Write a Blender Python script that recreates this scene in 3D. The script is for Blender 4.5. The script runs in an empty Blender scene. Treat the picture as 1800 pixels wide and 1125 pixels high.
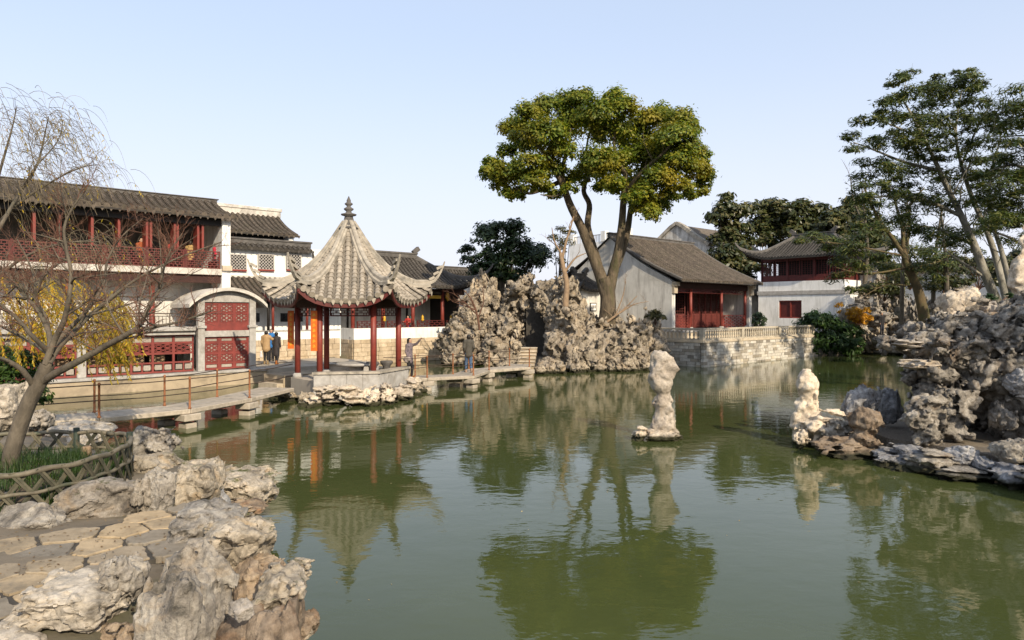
import bpy, bmesh, math, random
import numpy as np
from mathutils import Vector, Matrix
from mathutils.geometry import tessellate_polygon

S = bpy.context.scene
COL = S.collection
R = math.radians
random.seed(7)

# ------------------------------------------------------------------ camera, sky, sun, exposure
CAM_H, F_PX, HOR = 3.4, 1200.0, 547.0          # eye height over the water, focal length and horizon in photo pixels
cam_d = bpy.data.cameras.new('camera')
cam_d.sensor_width = 36.0
cam_d.lens = 36.0 * F_PX / 1800.0
cam_d.shift_y = -(562.5 - HOR) / 1800.0
cam_d.clip_start, cam_d.clip_end = 0.1, 3000.0
cam = bpy.data.objects.new('camera', cam_d)
cam.location = (0, 0, CAM_H)
cam.rotation_euler = (R(90), 0, 0)
COL.objects.link(cam)
S.camera = cam

SUN_EL = R(31)
SUN_AZ = (0.47, -0.883)                          # horizontal direction towards the sun: behind the camera, to the right
_l = math.hypot(*SUN_AZ)
SUN_V = Vector((SUN_AZ[0] / _l * math.cos(SUN_EL), SUN_AZ[1] / _l * math.cos(SUN_EL), math.sin(SUN_EL)))

world = bpy.data.worlds.new('World')
S.world = world
world.use_nodes = True
wn = world.node_tree
wn.nodes.clear()
sky = wn.nodes.new('ShaderNodeTexSky')
sky.sky_type = 'NISHITA'
sky.sun_disc = False
sky.sun_elevation = SUN_EL
sky.sun_rotation = math.atan2(SUN_V.x, SUN_V.y)
sky.altitude = 0
sky.air_density = 1.0
sky.dust_density = 2.0
sky.ozone_density = 1.6
veil = wn.nodes.new('ShaderNodeMix')            # thin winter haze over the whole sky
veil.data_type = 'RGBA'
veil.inputs[0].default_value = 0.5
veil.inputs[7].default_value = (6.3, 7.2, 8.8, 1)
bgn = wn.nodes.new('ShaderNodeBackground')
bgn.inputs[1].default_value = 0.13
wo = wn.nodes.new('ShaderNodeOutputWorld')
wn.links.new(sky.outputs[0], veil.inputs[6])
hz_c = wn.nodes.new('ShaderNodeTexCoord'); hz_s = wn.nodes.new('ShaderNodeSeparateXYZ'); hz_r = wn.nodes.new('ShaderNodeMapRange'); hz_m = wn.nodes.new('ShaderNodeMix')
wn.links.new(hz_c.outputs['Generated'], hz_s.inputs[0]); wn.links.new(hz_s.outputs[2], hz_r.inputs[0])   # low haze, the same all round the horizon
hz_r.interpolation_type = 'SMOOTHSTEP'
hz_r.inputs[1].default_value = 0.0; hz_r.inputs[2].default_value = 0.42; hz_r.inputs[3].default_value = 0.85; hz_r.inputs[4].default_value = 0.0
hz_m.data_type = 'RGBA'; hz_m.inputs[7].default_value = (6.0, 6.05, 6.7, 1)
wn.links.new(hz_r.outputs[0], hz_m.inputs[0]); wn.links.new(veil.outputs[2], hz_m.inputs[6])
wn.links.new(hz_m.outputs[2], bgn.inputs[0])
wn.links.new(bgn.outputs[0], wo.inputs[0])

sun_d = bpy.data.lights.new('sun', 'SUN')
sun_d.energy = 5.0
sun_d.angle = R(0.6)
sun_d.color = (1.0, 0.86, 0.66)
sun = bpy.data.objects.new('sun', sun_d)
sun.rotation_euler = SUN_V.to_track_quat('Z', 'Y').to_euler()
sun.location = (20, -30, 40)
COL.objects.link(sun)

S.view_settings.view_transform = 'Standard'
S.view_settings.look = 'None'
S.view_settings.exposure = 0.27
S.view_settings.gamma = 1.0
S.view_settings.use_curve_mapping = False
S.cycles.max_bounces = 6
S.cycles.diffuse_bounces = 3
S.cycles.glossy_bounces = 3
S.cycles.transmission_bounces = 3
S.cycles.transparent_max_bounces = 6
S.cycles.use_denoising = True
S.cycles.caustics_reflective = False
S.cycles.caustics_refractive = False

# ------------------------------------------------------------------ photo geometry helpers
def at(px, py, d):
    """point seen at photo pixel (px, py) at distance d in front of the camera"""
    return Vector(((px - 900.0) / F_PX * d, d, CAM_H - (py - HOR) / F_PX * d))

def on_z(px, py, z):
    return at(px, py, F_PX * (CAM_H - z) / (py - HOR))

UA = R(42.0)
U = Vector((math.cos(UA), math.sin(UA), 0))       # the garden's buildings share one grid: U runs away to the right
V = Vector((-math.sin(UA), math.cos(UA), 0))      # V runs away to the left

def t_at(o, px, d=U):
    """distance along d from o at which the line is seen in photo column px"""
    k = (px - 900.0) / F_PX
    return (k * o.y - o.x) / (d.x - k * d.y)

# ------------------------------------------------------------------ object helpers
def put(o, label=None, cat=None, group=None, kind=None):
    if label: o['label'] = label
    if cat: o['category'] = cat
    if group: o['group'] = group
    if kind: o['kind'] = kind
    return o

def link(o, parent=None):
    COL.objects.link(o)
    if parent is not None: o.parent = parent
    return o

def thing(name, label, cat, loc=(0, 0, 0), rz=0.0, group=None):
    o = bpy.data.objects.new(name, None)
    o.empty_display_size = 0.2
    o.location = loc
    o.rotation_euler = (0, 0, rz)
    link(o)
    return put(o, label, cat, group)

def mesh_np(name, v, f, smooth=False):
    """v: (n,3) array, f: (m,k) array of equal sized faces"""
    v = np.asarray(v, dtype=np.float32); f = np.asarray(f, dtype=np.int32)
    me = bpy.data.meshes.new(name)
    n, k = f.shape
    me.vertices.add(len(v)); me.vertices.foreach_set('co', v.ravel())
    me.loops.add(n * k); me.loops.foreach_set('vertex_index', f.ravel())
    me.polygons.add(n)
    me.polygons.foreach_set('loop_start', np.arange(0, n * k, k, dtype=np.int32))
    if smooth: me.polygons.foreach_set('use_smooth', np.ones(n, dtype=bool))
    me.update(calc_edges=True)
    me.validate()
    return me

def mob(name, me, mat, parent=None, loc=None, rot=None, scale=None):
    if mat is not None and len(me.materials) == 0: me.materials.append(mat)
    o = bpy.data.objects.new(name, me)
    if loc is not None: o.location = loc
    if rot is not None: o.rotation_euler = rot
    if scale is not None: o.scale = scale
    return link(o, parent)

class MB:
    """collects simple shapes and links them as ONE mesh object"""
    def __init__(s): s.v = []; s.f = []; s.sm = []
    def add(s, vs, fs, smooth=False):
        b = len(s.v); s.v += [tuple(p) for p in vs]
        s.f += [tuple(i + b for i in q) for q in fs]; s.sm += [smooth] * len(fs)
        return s
    def box(s, x0, x1, y0, y1, z0, z1):
        return s.add([(x0,y0,z0),(x1,y0,z0),(x1,y1,z0),(x0,y1,z0),(x0,y0,z1),(x1,y0,z1),(x1,y1,z1),(x0,y1,z1)],
              [(3,2,1,0),(4,5,6,7),(0,1,5,4),(1,2,6,5),(2,3,7,6),(3,0,4,7)])
    def obox(s, c, ax, ay, az):
        c = Vector(c); ax, ay, az = Vector(ax), Vector(ay), Vector(az)
        p = [c + a*ax + b*ay + d*az for d in (-1,1) for a, b in ((-1,-1),(1,-1),(1,1),(-1,1))]
        return s.add(p, [(3,2,1,0),(4,5,6,7),(0,1,5,4),(1,2,6,5),(2,3,7,6),(3,0,4,7)])
    def bar(s, a, b, w, h=None, up=(0,0,1)):
        h = h or w; a, b = Vector(a), Vector(b); d = b - a
        sx = d.cross(Vector(up))
        if sx.length < 1e-5: sx = Vector((1,0,0))
        sx.normalize(); sz = sx.cross(d).normalized()
        return s.obox((a + b) / 2, d / 2, sx * (w / 2), sz * (h / 2))
    def tube(s, pts, rad, n=8, cap=True, smooth=True):
        pts = [Vector(p) for p in pts]
        if not hasattr(rad, '__len__'): rad = [rad] * len(pts)
        vs = []; fs = []; m = len(pts)
        ref = Vector((0.12, 0.3, 1)).normalized()
        t0 = (pts[1] - pts[0]).normalized()
        if abs(t0.dot(ref)) > .95: ref = Vector((1, .1, 0)).normalized()
        x = t0.cross(ref).normalized()
        for i, p in enumerate(pts):
            t = (pts[min(i+1, m-1)] - pts[max(i-1, 0)])
            if t.length < 1e-7: t = Vector((0, 0, 1))
            t.normalize()
            x = (x - t * x.dot(t))
            if x.length < 1e-6: x = t.orthogonal()
            x.normalize(); y = t.cross(x)
            for k in range(n):
                a = 2 * math.pi * k / n
                vs.append(p + (x * math.cos(a) + y * math.sin(a)) * rad[i])
        for i in range(m - 1):
            for k in range(n):
                fs.append((i*n+k, i*n+(k+1) % n, (i+1)*n+(k+1) % n, (i+1)*n+k))
        b = len(s.v)
        s.add(vs, fs, smooth)
        if cap:
            s.f.append(tuple(b + k for k in reversed(range(n)))); s.sm.append(False)
            s.f.append(tuple(b + (m-1)*n + k for k in range(n))); s.sm.append(False)
        return s
    def sweep(s, pts, w, h):
        """one continuous rectangular moulding along pts; w, h may vary per point"""
        pts = [Vector(p) for p in pts]; m = len(pts); vs = []; fs = []
        for i, p in enumerate(pts):
            t = (pts[min(i+1, m-1)] - pts[max(i-1, 0)]).normalized(); sx = t.cross(Vector((0, 0, 1)))
            sx = sx.normalized() if sx.length > 1e-5 else Vector((1, 0, 0)); sz = sx.cross(t).normalized()
            a = (w[i] if hasattr(w, '__len__') else w)/2; b = (h[i] if hasattr(h, '__len__') else h)/2
            for x, z in ((-1, -1), (1, -1), (1, .5), (.6, 1), (-.6, 1), (-1, .5)): vs.append(p + sx*a*x + sz*b*z)
        for i in range(m-1):
            for k in range(6): fs.append((i*6+k, i*6+(k+1) % 6, (i+1)*6+(k+1) % 6, (i+1)*6+k))
        fs += [tuple(reversed(range(6))), tuple((m-1)*6+k for k in range(6))]
        return s.add(vs, fs)
    def lathe(s, c, prof, n=16, smooth=True):
        """prof: list of (r, z) from bottom to top"""
        c = Vector(c); vs = []; fs = []
        for r, z in prof:
            for k in range(n):
                a = 2*math.pi*k/n
                vs.append((c.x + r*math.cos(a), c.y + r*math.sin(a), c.z + z))
        m = len(prof)
        for i in range(m-1):
            for k in range(n): fs.append((i*n+k, i*n+(k+1) % n, (i+1)*n+(k+1) % n, (i+1)*n+k))
        b = len(s.v); s.add(vs, fs, smooth)
        s.f.append(tuple(b+k for k in reversed(range(n)))); s.sm.append(False)
        s.f.append(tuple(b+(m-1)*n+k for k in range(n))); s.sm.append(False)
        return s
    def prism(s, poly, z0, z1):
        """poly: list of (x, y), counter-clockwise"""
        n = len(poly)
        vs = [(x, y, z0) for x, y in poly] + [(x, y, z1) for x, y in poly]
        fs = [tuple(reversed(range(n))), tuple(range(n, 2*n))] + [(i, (i+1) % n, n+(i+1) % n, n+i) for i in range(n)]
        return s.add(vs, fs)
    def extr(s, poly, o, ax, ay, n, th):
        """poly in the (ax, ay) plane at o, thickness th along n"""
        o, ax, ay, n = Vector(o), Vector(ax), Vector(ay), Vector(n)
        k = len(poly)
        vs = [o + ax*a + ay*b for a, b in poly] + [o + ax*a + ay*b + n*th for a, b in poly]
        return s.add(vs, [tuple(reversed(range(k))), tuple(range(k, 2*k))] + [(i, (i+1) % k, k+(i+1) % k, k+i) for i in range(k)])
    def mesh(s, name):
        me = bpy.data.meshes.new(name)
        me.from_pydata([tuple(p) for p in s.v], [], s.f)
        me.polygons.foreach_set('use_smooth', np.array(s.sm, dtype=bool))
        me.update()
        return me
    def build(s, name, mat, parent=None, bevel=0.0, **kw):
        me = s.mesh(name)
        if bevel:
            bm = bmesh.new(); bm.from_mesh(me)
            bmesh.ops.recalc_face_normals(bm, faces=bm.faces)
            bmesh.ops.bevel(bm, geom=[e for e in bm.edges if e.calc_face_angle(0) > 0.5], offset=bevel, segments=1, affect='EDGES', clamp_overlap=True)
            bm.to_mesh(me); bm.free()
        return mob(name, me, mat, parent, **kw)

# ------------------------------------------------------------------ noise on arrays
def _h(ix, iy, iz, s):
    h = (ix.astype(np.int64) * 374761393 + iy.astype(np.int64) * 668265263 + iz.astype(np.int64) * 2147483647 + s * 1274126177) & 0xffffffff
    h = ((h ^ (h >> 13)) * 1274126177) & 0xffffffff
    h = ((h ^ (h >> 16)) * 2246822519) & 0xffffffff
    return (h ^ (h >> 15)) & 0xffffffff

def vnoise(p, seed=0):
    """smooth value noise in -1..1 at points p (n,3)"""
    i = np.floor(p); f = p - i; f = f*f*f*(f*(f*6-15)+10)
    i = i.astype(np.int64); out = 0
    for dx in (0, 1):
        wx = f[:, 0] if dx else 1 - f[:, 0]
        for dy in (0, 1):
            wy = f[:, 1] if dy else 1 - f[:, 1]
            for dz in (0, 1):
                wz = f[:, 2] if dz else 1 - f[:, 2]
                out = out + wx*wy*wz * (_h(i[:, 0]+dx, i[:, 1]+dy, i[:, 2]+dz, seed) / 2147483647.5 - 1)
    return out

def fbm(p, seed=0, octv=4, gain=0.5):
    a = 1.0; s = 0; q = p.copy()
    for o in range(octv):
        s = s + a * vnoise(q, seed + o * 17); q = q * 2.03 + 11.3; a *= gain
    return s

def worley(p, seed=0):
    """distance to the nearest and second nearest jittered lattice point"""
    i = np.floor(p).astype(np.int64); f1 = np.full(len(p), 9.0); f2 = np.full(len(p), 9.0)
    for dx in (-1, 0, 1):
        for dy in (-1, 0, 1):
            for dz in (-1, 0, 1):
                c = i + np.array([dx, dy, dz])
                h = _h(c[:, 0], c[:, 1], c[:, 2], seed)
                q = c + np.stack([(h & 1023) / 1023.0, ((h >> 10) & 1023) / 1023.0, ((h >> 20) & 1023) / 1023.0], 1)
                d = np.sqrt(((p - q) ** 2).sum(1))
                f2 = np.minimum(f2, np.maximum(d, f1)); f1 = np.minimum(f1, d)
    return f1, f2

def chunks(p, seed=0):
    """nearest-cell noise: (random value of the cell, distance to the cell border)"""
    i = np.floor(p).astype(np.int64); f1 = np.full(len(p), 9.0); f2 = np.full(len(p), 9.0); val = np.zeros(len(p))
    for dx in (-1, 0, 1):
        for dy in (-1, 0, 1):
            for dz in (-1, 0, 1):
                c = i + np.array([dx, dy, dz]); h = _h(c[:, 0], c[:, 1], c[:, 2], seed)
                q = c + np.stack([(h & 1023) / 1023.0, ((h >> 10) & 1023) / 1023.0, ((h >> 20) & 1023) / 1023.0], 1)
                d = np.sqrt(((p - q) ** 2).sum(1)); m = d < f1
                f2 = np.where(m, f1, np.minimum(f2, d)); val = np.where(m, ((h >> 5) & 255) / 127.5 - 1, val); f1 = np.where(m, d, f1)
    return val, f2 - f1

def grid(lo, hi, h):
    lo = np.array(lo, float); hi = np.array(hi, float)
    n = np.ceil((hi - lo) / h).astype(int) + 1
    ax = [lo[k] + h * np.arange(n[k]) for k in range(3)]
    G = np.stack(np.meshgrid(*ax, indexing='ij'), -1)
    return G.reshape(-1, 3), tuple(n), lo

def surface_nets(Fv, n, lo, h):
    """quad surface of the region where Fv > 0"""
    F = Fv.reshape(n).copy()
    F[0] = F[-1] = -1e-3; F[:, 0] = F[:, -1] = -1e-3; F[:, :, 0] = F[:, :, -1] = -1e-3
    ins = F > 0
    nx, ny, nz = n
    cs = (nx-1, ny-1, nz-1)
    cor = [(a, b, c) for a in (0, 1) for b in (0, 1) for c in (0, 1)]
    sl = lambda A, a, b, c: A[a:a+nx-1, b:b+ny-1, c:c+nz-1]
    cnt = np.zeros(cs, int)
    for q in cor: cnt += sl(ins, *q)
    act = (cnt > 0) & (cnt < 8)
    idx = np.argwhere(act)
    acc = np.zeros((len(idx), 3)); num = np.zeros(len(idx))
    val = {q: F[idx[:, 0]+q[0], idx[:, 1]+q[1], idx[:, 2]+q[2]] for q in cor}
    for q in cor:
        for k in range(3):
            if q[k] == 0:
                r = list(q); r[k] = 1; r = tuple(r)
                a, b = val[q], val[r]; m = (a > 0) != (b > 0)
                t = np.where(m, a / np.where(m, a - b, 1), 0)
                P = np.tile(np.array(q, float), (len(idx), 1)); P[:, k] += t
                acc[m] += P[m]; num[m] += 1
    vid = np.full(cs, -1, int); vid[act] = np.arange(len(idx))
    verts = lo + h * (idx + acc / num[:, None])
    faces = []
    for k in range(3):
        a, b = [j for j in range(3) if j != k]
        s0 = [slice(None)] * 3; s1 = [slice(None)] * 3
        s0[k] = slice(0, n[k]-1); s1[k] = slice(1, n[k])
        A, B = ins[tuple(s0)], ins[tuple(s1)]
        e = np.argwhere(A != B)
        ok = (e[:, a] > 0) & (e[:, a] < n[a]-1) & (e[:, b] > 0) & (e[:, b] < n[b]-1)
        e = e[ok]
        da = np.zeros(3, int); da[a] = 1; db = np.zeros(3, int); db[b] = 1
        g = lambda o: vid[o[:, 0], o[:, 1], o[:, 2]]
        q = np.stack([g(e-da-db), g(e-db), g(e), g(e-da)], 1)
        flip = ~A[e[:, 0], e[:, 1], e[:, 2]]
        if k == 1: flip = ~flip
        q[flip] = q[flip][:, ::-1]
        faces.append(q)
    return verts, np.concatenate(faces)

def vert_normals(v, f):
    n = np.zeros_like(v)
    fn = np.cross(v[f[:, 2]] - v[f[:, 0]], v[f[:, 3]] - v[f[:, 1]])
    for k in range(4): np.add.at(n, f[:, k], fn)
    return n / (np.linalg.norm(n, axis=1)[:, None] + 1e-9)
# ------------------------------------------------------------------ procedural materials
def nd(t, typ, **kw):
    n = t.nodes.new(typ)
    for k, v in kw.items(): setattr(n, k, v)
    return n

def new_mat(name):
    m = bpy.data.materials.new(name); m.use_nodes = True
    t = m.node_tree; t.nodes.clear()
    out = nd(t, 'ShaderNodeOutputMaterial'); p = nd(t, 'ShaderNodeBsdfPrincipled')
    t.links.new(p.outputs[0], out.inputs[0])
    return m, t, p, out

def coords(t, kind='Object', scale=(1, 1, 1)):
    tc = nd(t, 'ShaderNodeTexCoord'); mp = nd(t, 'ShaderNodeMapping')
    if kind == 'World':
        g = nd(t, 'ShaderNodeNewGeometry'); t.links.new(g.outputs['Position'], mp.inputs[0])
    else: t.links.new(tc.outputs[kind], mp.inputs[0])
    mp.inputs[3].default_value = scale
    return mp.outputs[0]

def noise(t, co, scale, detail=6, rough=0.6, dist=0.0):
    n = nd(t, 'ShaderNodeTexNoise'); t.links.new(co, n.inputs['Vector'])
    n.inputs['Scale'].default_value = scale; n.inputs['Detail'].default_value = detail
    n.inputs['Roughness'].default_value = rough; n.inputs['Distortion'].default_value = dist
    return n.outputs[0]

def ramp(t, fac, stops):
    r = nd(t, 'ShaderNodeValToRGB'); t.links.new(fac, r.inputs[0])
    e = r.color_ramp.elements
    while len(e) < len(stops): e.new(0.5)
    for k, (p, c) in enumerate(stops):
        e[k].position = p; e[k].color = (*c, 1) if len(c) == 3 else c
    return r.outputs[0]

def mixc(t, fac, a, b, mode='MIX'):
    m = nd(t, 'ShaderNodeMix', data_type='RGBA', blend_type=mode)
    for s, v in ((0, fac), (6, a), (7, b)):
        if isinstance(v, (int, float)): m.inputs[s].default_value = v
        elif isinstance(v, tuple): m.inputs[s].default_value = (*v, 1)
        else: t.links.new(v, m.inputs[s])
    return m.outputs[2]

def bump(t, p, h, strength=0.4, dist=0.02):
    b = nd(t, 'ShaderNodeBump'); b.inputs['Strength'].default_value = strength; b.inputs['Distance'].default_value = dist
    t.links.new(h, b.inputs['Height']); t.links.new(b.outputs[0], p.inputs['Normal'])
    return b

def obj_random(t):
    return nd(t, 'ShaderNodeObjectInfo').outputs['Random']

def simple(name, c, c2=None, scale=3.0, rough=0.7, bs=0.0, bd=0.01, bscale=25.0, vary=0.0, kind='Object', streak=None, stain=None, spec=0.3, stretch=(1, 1, 1)):
    """two-tone surface with grain, optional per-object value shift and vertical streak stains"""
    m, t, p, out = new_mat(name)
    co = coords(t, kind, stretch)
    c2 = c2 or tuple(x * 0.72 for x in c)
    n = noise(t, co, scale, 7, 0.62)
    col = ramp(t, n, [(0.32, c2), (0.66, c)])
    if streak:
        cs = coords(t, kind, (1, 1, 0.16))
        s = noise(t, cs, 2.6, 6, 0.7)
        col = mixc(t, ramp(t, s, [(0.47, (0, 0, 0)), (0.74, (1, 1, 1))]), col, streak)
    if stain:
        s = noise(t, co, scale * 0.35, 5, 0.7, 0.6)
        col = mixc(t, ramp(t, s, [(0.5, (0, 0, 0)), (0.7, (1, 1, 1))]), col, stain)
    if vary:
        v = ramp(t, obj_random(t), [(0.0, (1 - vary,) * 3), (1.0, (1 + vary,) * 3)])
        col = mixc(t, 1.0, col, v, 'MULTIPLY')
    t.links.new(col, p.inputs['Base Color'])
    p.inputs['Roughness'].default_value = rough
    p.inputs['Specular IOR Level'].default_value = spec
    if bs: bump(t, p, noise(t, co, bscale, 6, 0.65), bs, bd)
    return m

def rock_mat(name, light, mid, dark, scale=1.0, tan=None, moss=None, bs=0.7, bd=0.05, veins=True, patch=(0.52, 0.72), wet=True):
    m, t, p, out = new_mat(name)
    co = coords(t, 'World'); 
    n1 = noise(t, co, 1.7 * scale, 9, 0.68, 0.4)
    col = ramp(t, n1, [(0.34, dark), (0.46, mid), (0.62, light)])
    if tan:
        n2 = noise(t, co, 0.9 * scale, 5, 0.6, 1.2)
        col = mixc(t, ramp(t, n2, [(patch[0], (0, 0, 0)), (patch[1], (1, 1, 1))]), col, tan)
    n3 = noise(t, co, 11 * scale, 8, 0.7)
    col = mixc(t, 0.75, col, ramp(t, n3, [(0.3, (0.42, 0.42, 0.42)), (0.55, (1, 1, 1)), (0.75, (1.15, 1.12, 1.08))]), 'MULTIPLY')
    h = n3
    vo = nd(t, 'ShaderNodeTexVoronoi', feature='DISTANCE_TO_EDGE'); vo.inputs['Scale'].default_value = 1.5 * scale
    wq = nd(t, 'ShaderNodeVectorMath', operation='ADD')
    nn = nd(t, 'ShaderNodeTexNoise'); nn.inputs['Scale'].default_value = 2.2 * scale; nn.inputs['Detail'].default_value = 5
    t.links.new(co, nn.inputs['Vector']); t.links.new(co, wq.inputs[0]); t.links.new(nn.outputs[1], wq.inputs[1])
    t.links.new(wq.outputs[0], vo.inputs['Vector'])
    if veins:
        crack = ramp(t, vo.outputs['Distance'], [(0.0, (0.5, 0.47, 0.43)), (0.03, (1, 1, 1))])
        msk = ramp(t, noise(t, co, 1.1 * scale, 3, 0.5), [(0.54, (0, 0, 0)), (0.66, (1, 1, 1))])
        col = mixc(t, 1.0, col, mixc(t, msk, (1.0, 1.0, 1.0), crack), 'MULTIPLY')
    if moss:
        g = nd(t, 'ShaderNodeNewGeometry'); sx = nd(t, 'ShaderNodeSeparateXYZ'); t.links.new(g.outputs['Normal'], sx.inputs[0])
        mm = nd(t, 'ShaderNodeMath', operation='MULTIPLY')
        t.links.new(ramp(t, sx.outputs[2], [(0.55, (0, 0, 0)), (0.9, (1, 1, 1))]), mm.inputs[0])
        t.links.new(ramp(t, noise(t, co, 1.6 * scale, 6, 0.7), [(0.56, (0, 0, 0)), (0.64, (1, 1, 1))]), mm.inputs[1])
        col = mixc(t, mm.outputs[0], col, moss)
    if wet:                                           # algae line where the stone meets the pond
        g2 = nd(t, 'ShaderNodeNewGeometry'); s2 = nd(t, 'ShaderNodeSeparateXYZ'); t.links.new(g2.outputs['Position'], s2.inputs[0])
        ad = nd(t, 'ShaderNodeMath', operation='ADD'); t.links.new(s2.outputs[2], ad.inputs[0])
        nz = nd(t, 'ShaderNodeMath', operation='MULTIPLY'); t.links.new(noise(t, co, 3.0, 4), nz.inputs[0]); nz.inputs[1].default_value = -0.22
        t.links.new(nz.outputs[0], ad.inputs[1])
        col = mixc(t, ramp(t, ad.outputs[0], [(0.0, (1, 1, 1)), (0.09, (0, 0, 0))]), col, (0.035, 0.034, 0.018))
    v = ramp(t, obj_random(t), [(0.0, (0.74, 0.74, 0.76)), (0.5, (1.0, 0.98, 0.94)), (1.0, (1.2, 1.17, 1.12))])
    col = mixc(t, 1.0, col, v, 'MULTIPLY')
    t.links.new(col, p.inputs['Base Color'])
    p.inputs['Roughness'].default_value = 0.85; p.inputs['Specular IOR Level'].default_value = 0.25
    ad2 = nd(t, 'ShaderNodeMath', operation='ADD')
    t.links.new(h, ad2.inputs[0])
    sm = nd(t, 'ShaderNodeMath', operation='MULTIPLY'); t.links.new(noise(t, co, 34 * scale, 4, 0.6), sm.inputs[0]); sm.inputs[1].default_value = 0.35
    t.links.new(sm.outputs[0], ad2.inputs[1])
    bump(t, p, ad2.outputs[0], bs, bd)
    return m

def leaf_mat(name, cols, trans=0.35, rough=0.5, patch=None):
    m, t, p, out = new_mat(name)
    g = nd(t, 'ShaderNodeNewGeometry')
    n = len(cols)
    col = ramp(t, g.outputs['Random Per Island'], [(k / max(1, n - 1), c) for k, c in enumerate(cols)])
    big = ramp(t, noise(t, coords(t, 'World'), 0.55, 3, 0.5), [(0.35, (0.72, 0.74, 0.8)), (0.65, (1.25, 1.18, 1.0))])
    col = mixc(t, 1.0, col, big, 'MULTIPLY')
    if patch:
        col = mixc(t, ramp(t, noise(t, coords(t, 'World'), 0.42, 4, 0.6), [(0.50, (0, 0, 0)), (0.68, (0.8, 0.8, 0.8))]), col, patch)
    t.links.new(col, p.inputs['Base Color'])
    p.inputs['Roughness'].default_value = rough; p.inputs['Specular IOR Level'].default_value = 0.35
    tr = nd(t, 'ShaderNodeBsdfTranslucent'); t.links.new(mixc(t, 1.0, col, (1.2, 1.25, 0.7), 'MULTIPLY'), tr.inputs[0])
    ms = nd(t, 'ShaderNodeMixShader'); ms.inputs[0].default_value = trans
    t.links.new(p.outputs[0], ms.inputs[1]); t.links.new(tr.outputs[0], ms.inputs[2]); t.links.new(ms.outputs[0], out.inputs[0])
    return m

M = {}
M['plaster'] = simple('white_plaster', (0.81, 0.80, 0.77), (0.71, 0.70, 0.66), 1.2, 0.85, 0.15, 0.004, 18, kind='World', streak=(0.52, 0.51, 0.47))
M['plaster_old'] = simple('weathered_plaster', (0.69, 0.67, 0.62), (0.55, 0.53, 0.48), 0.9, 0.88, 0.2, 0.006, 14, kind='World', streak=(0.30, 0.28, 0.25), stain=(0.44, 0.42, 0.38))
M['plaster_grime'] = simple('grimy_plaster', (0.55, 0.53, 0.49), (0.36, 0.34, 0.31), 1.4, 0.9, 0.2, 0.006, 14, kind='World', streak=(0.10, 0.09, 0.08))
M['red_rail'] = simple('brown_red_railing', (0.135, 0.032, 0.026), (0.085, 0.022, 0.018), 6, 0.6, 0.1, 0.002, 40, kind='World')
M['red'] = simple('red_lacquer', (0.22, 0.040, 0.027), (0.15, 0.028, 0.020), 4, 0.5, 0.1, 0.002, 40, kind='World', spec=0.4)
M['red_dark'] = simple('old_red_lacquer', (0.105, 0.020, 0.016), (0.07, 0.014, 0.012), 4, 0.5, 0.1, 0.002, 40, kind='World')
M['red_bright'] = simple('boat_red_paint', (0.225, 0.046, 0.037), (0.14, 0.032, 0.027), 3, 0.5, 0.1, 0.002, 40, kind='World', spec=0.35)
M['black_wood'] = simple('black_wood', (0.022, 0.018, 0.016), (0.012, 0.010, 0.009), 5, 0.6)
M['soffit'] = simple('eave_wood', (0.05, 0.02, 0.014), (0.03, 0.012, 0.01), 5, 0.7)
M['tile'] = simple('dark_roof_tile', (0.105, 0.092, 0.078), (0.048, 0.042, 0.037), 5, 0.85, 0.5, 0.01, 30, vary=0.14, kind='World', stain=(0.055, 0.05, 0.038))
M['tile_brown'] = simple('brown_roof_tile', (0.145, 0.117, 0.09), (0.062, 0.05, 0.04), 5, 0.88, 0.5, 0.01, 30, vary=0.16, kind='World', stain=(0.075, 0.066, 0.045))
M['tile_pale'] = simple('pale_roof_tile', (0.43, 0.375, 0.30), (0.25, 0.215, 0.17), 4, 0.85, 0.5, 0.01, 30, vary=0.12, kind='World', stain=(0.17, 0.15, 0.12))
M['tile_black'] = simple('charcoal_roof_tile', (0.068, 0.062, 0.056), (0.032, 0.03, 0.027), 5, 0.85, 0.5, 0.01, 30, vary=0.14, kind='World')
M['tile_bed'] = simple('roof_bed_tile', (0.055, 0.048, 0.04), (0.03, 0.027, 0.024), 9, 0.9, 0.6, 0.02, 30, kind='World')
M['tile_bed_pale'] = simple('pale_bed_tile', (0.20, 0.175, 0.145), (0.10, 0.088, 0.07), 9, 0.9, 0.6, 0.02, 30, kind='World')
M['ridge'] = simple('ridge_mortar', (0.42, 0.375, 0.305), (0.23, 0.205, 0.168), 3, 0.88, 0.3, 0.01, 20, kind='World', stain=(0.13, 0.12, 0.10))
M['ridge_dark'] = simple('dark_ridge', (0.13, 0.12, 0.11), (0.07, 0.065, 0.06), 3, 0.88, 0.3, 0.01, 20, kind='World')
M['ridge_white'] = simple('white_ridge', (0.60, 0.56, 0.50), (0.42, 0.39, 0.34), 3, 0.88, 0.2, 0.01, 20, kind='World', stain=(0.22, 0.2, 0.17))
M['stone_grey'] = simple('cut_grey_stone', (0.42, 0.40, 0.37), (0.30, 0.285, 0.26), 5, 0.85, 0.3, 0.006, 40, kind='World', stain=(0.24, 0.22, 0.19))
M['stone_tan'] = simple('cut_tan_stone', (0.50, 0.42, 0.31), (0.36, 0.30, 0.22), 4, 0.85, 0.3, 0.008, 30, vary=0.12, kind='World')
M['granite'] = simple('deck_granite', (0.44, 0.38, 0.30), (0.30, 0.26, 0.205), 6, 0.85, 0.35, 0.006, 60, kind='World', stain=(0.23, 0.20, 0.155), vary=0.08)
M['balus'] = simple('balustrade_stone', (0.50, 0.44, 0.34), (0.35, 0.31, 0.24), 4, 0.85, 0.25, 0.006, 40, kind='World', streak=(0.24, 0.21, 0.17))
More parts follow.
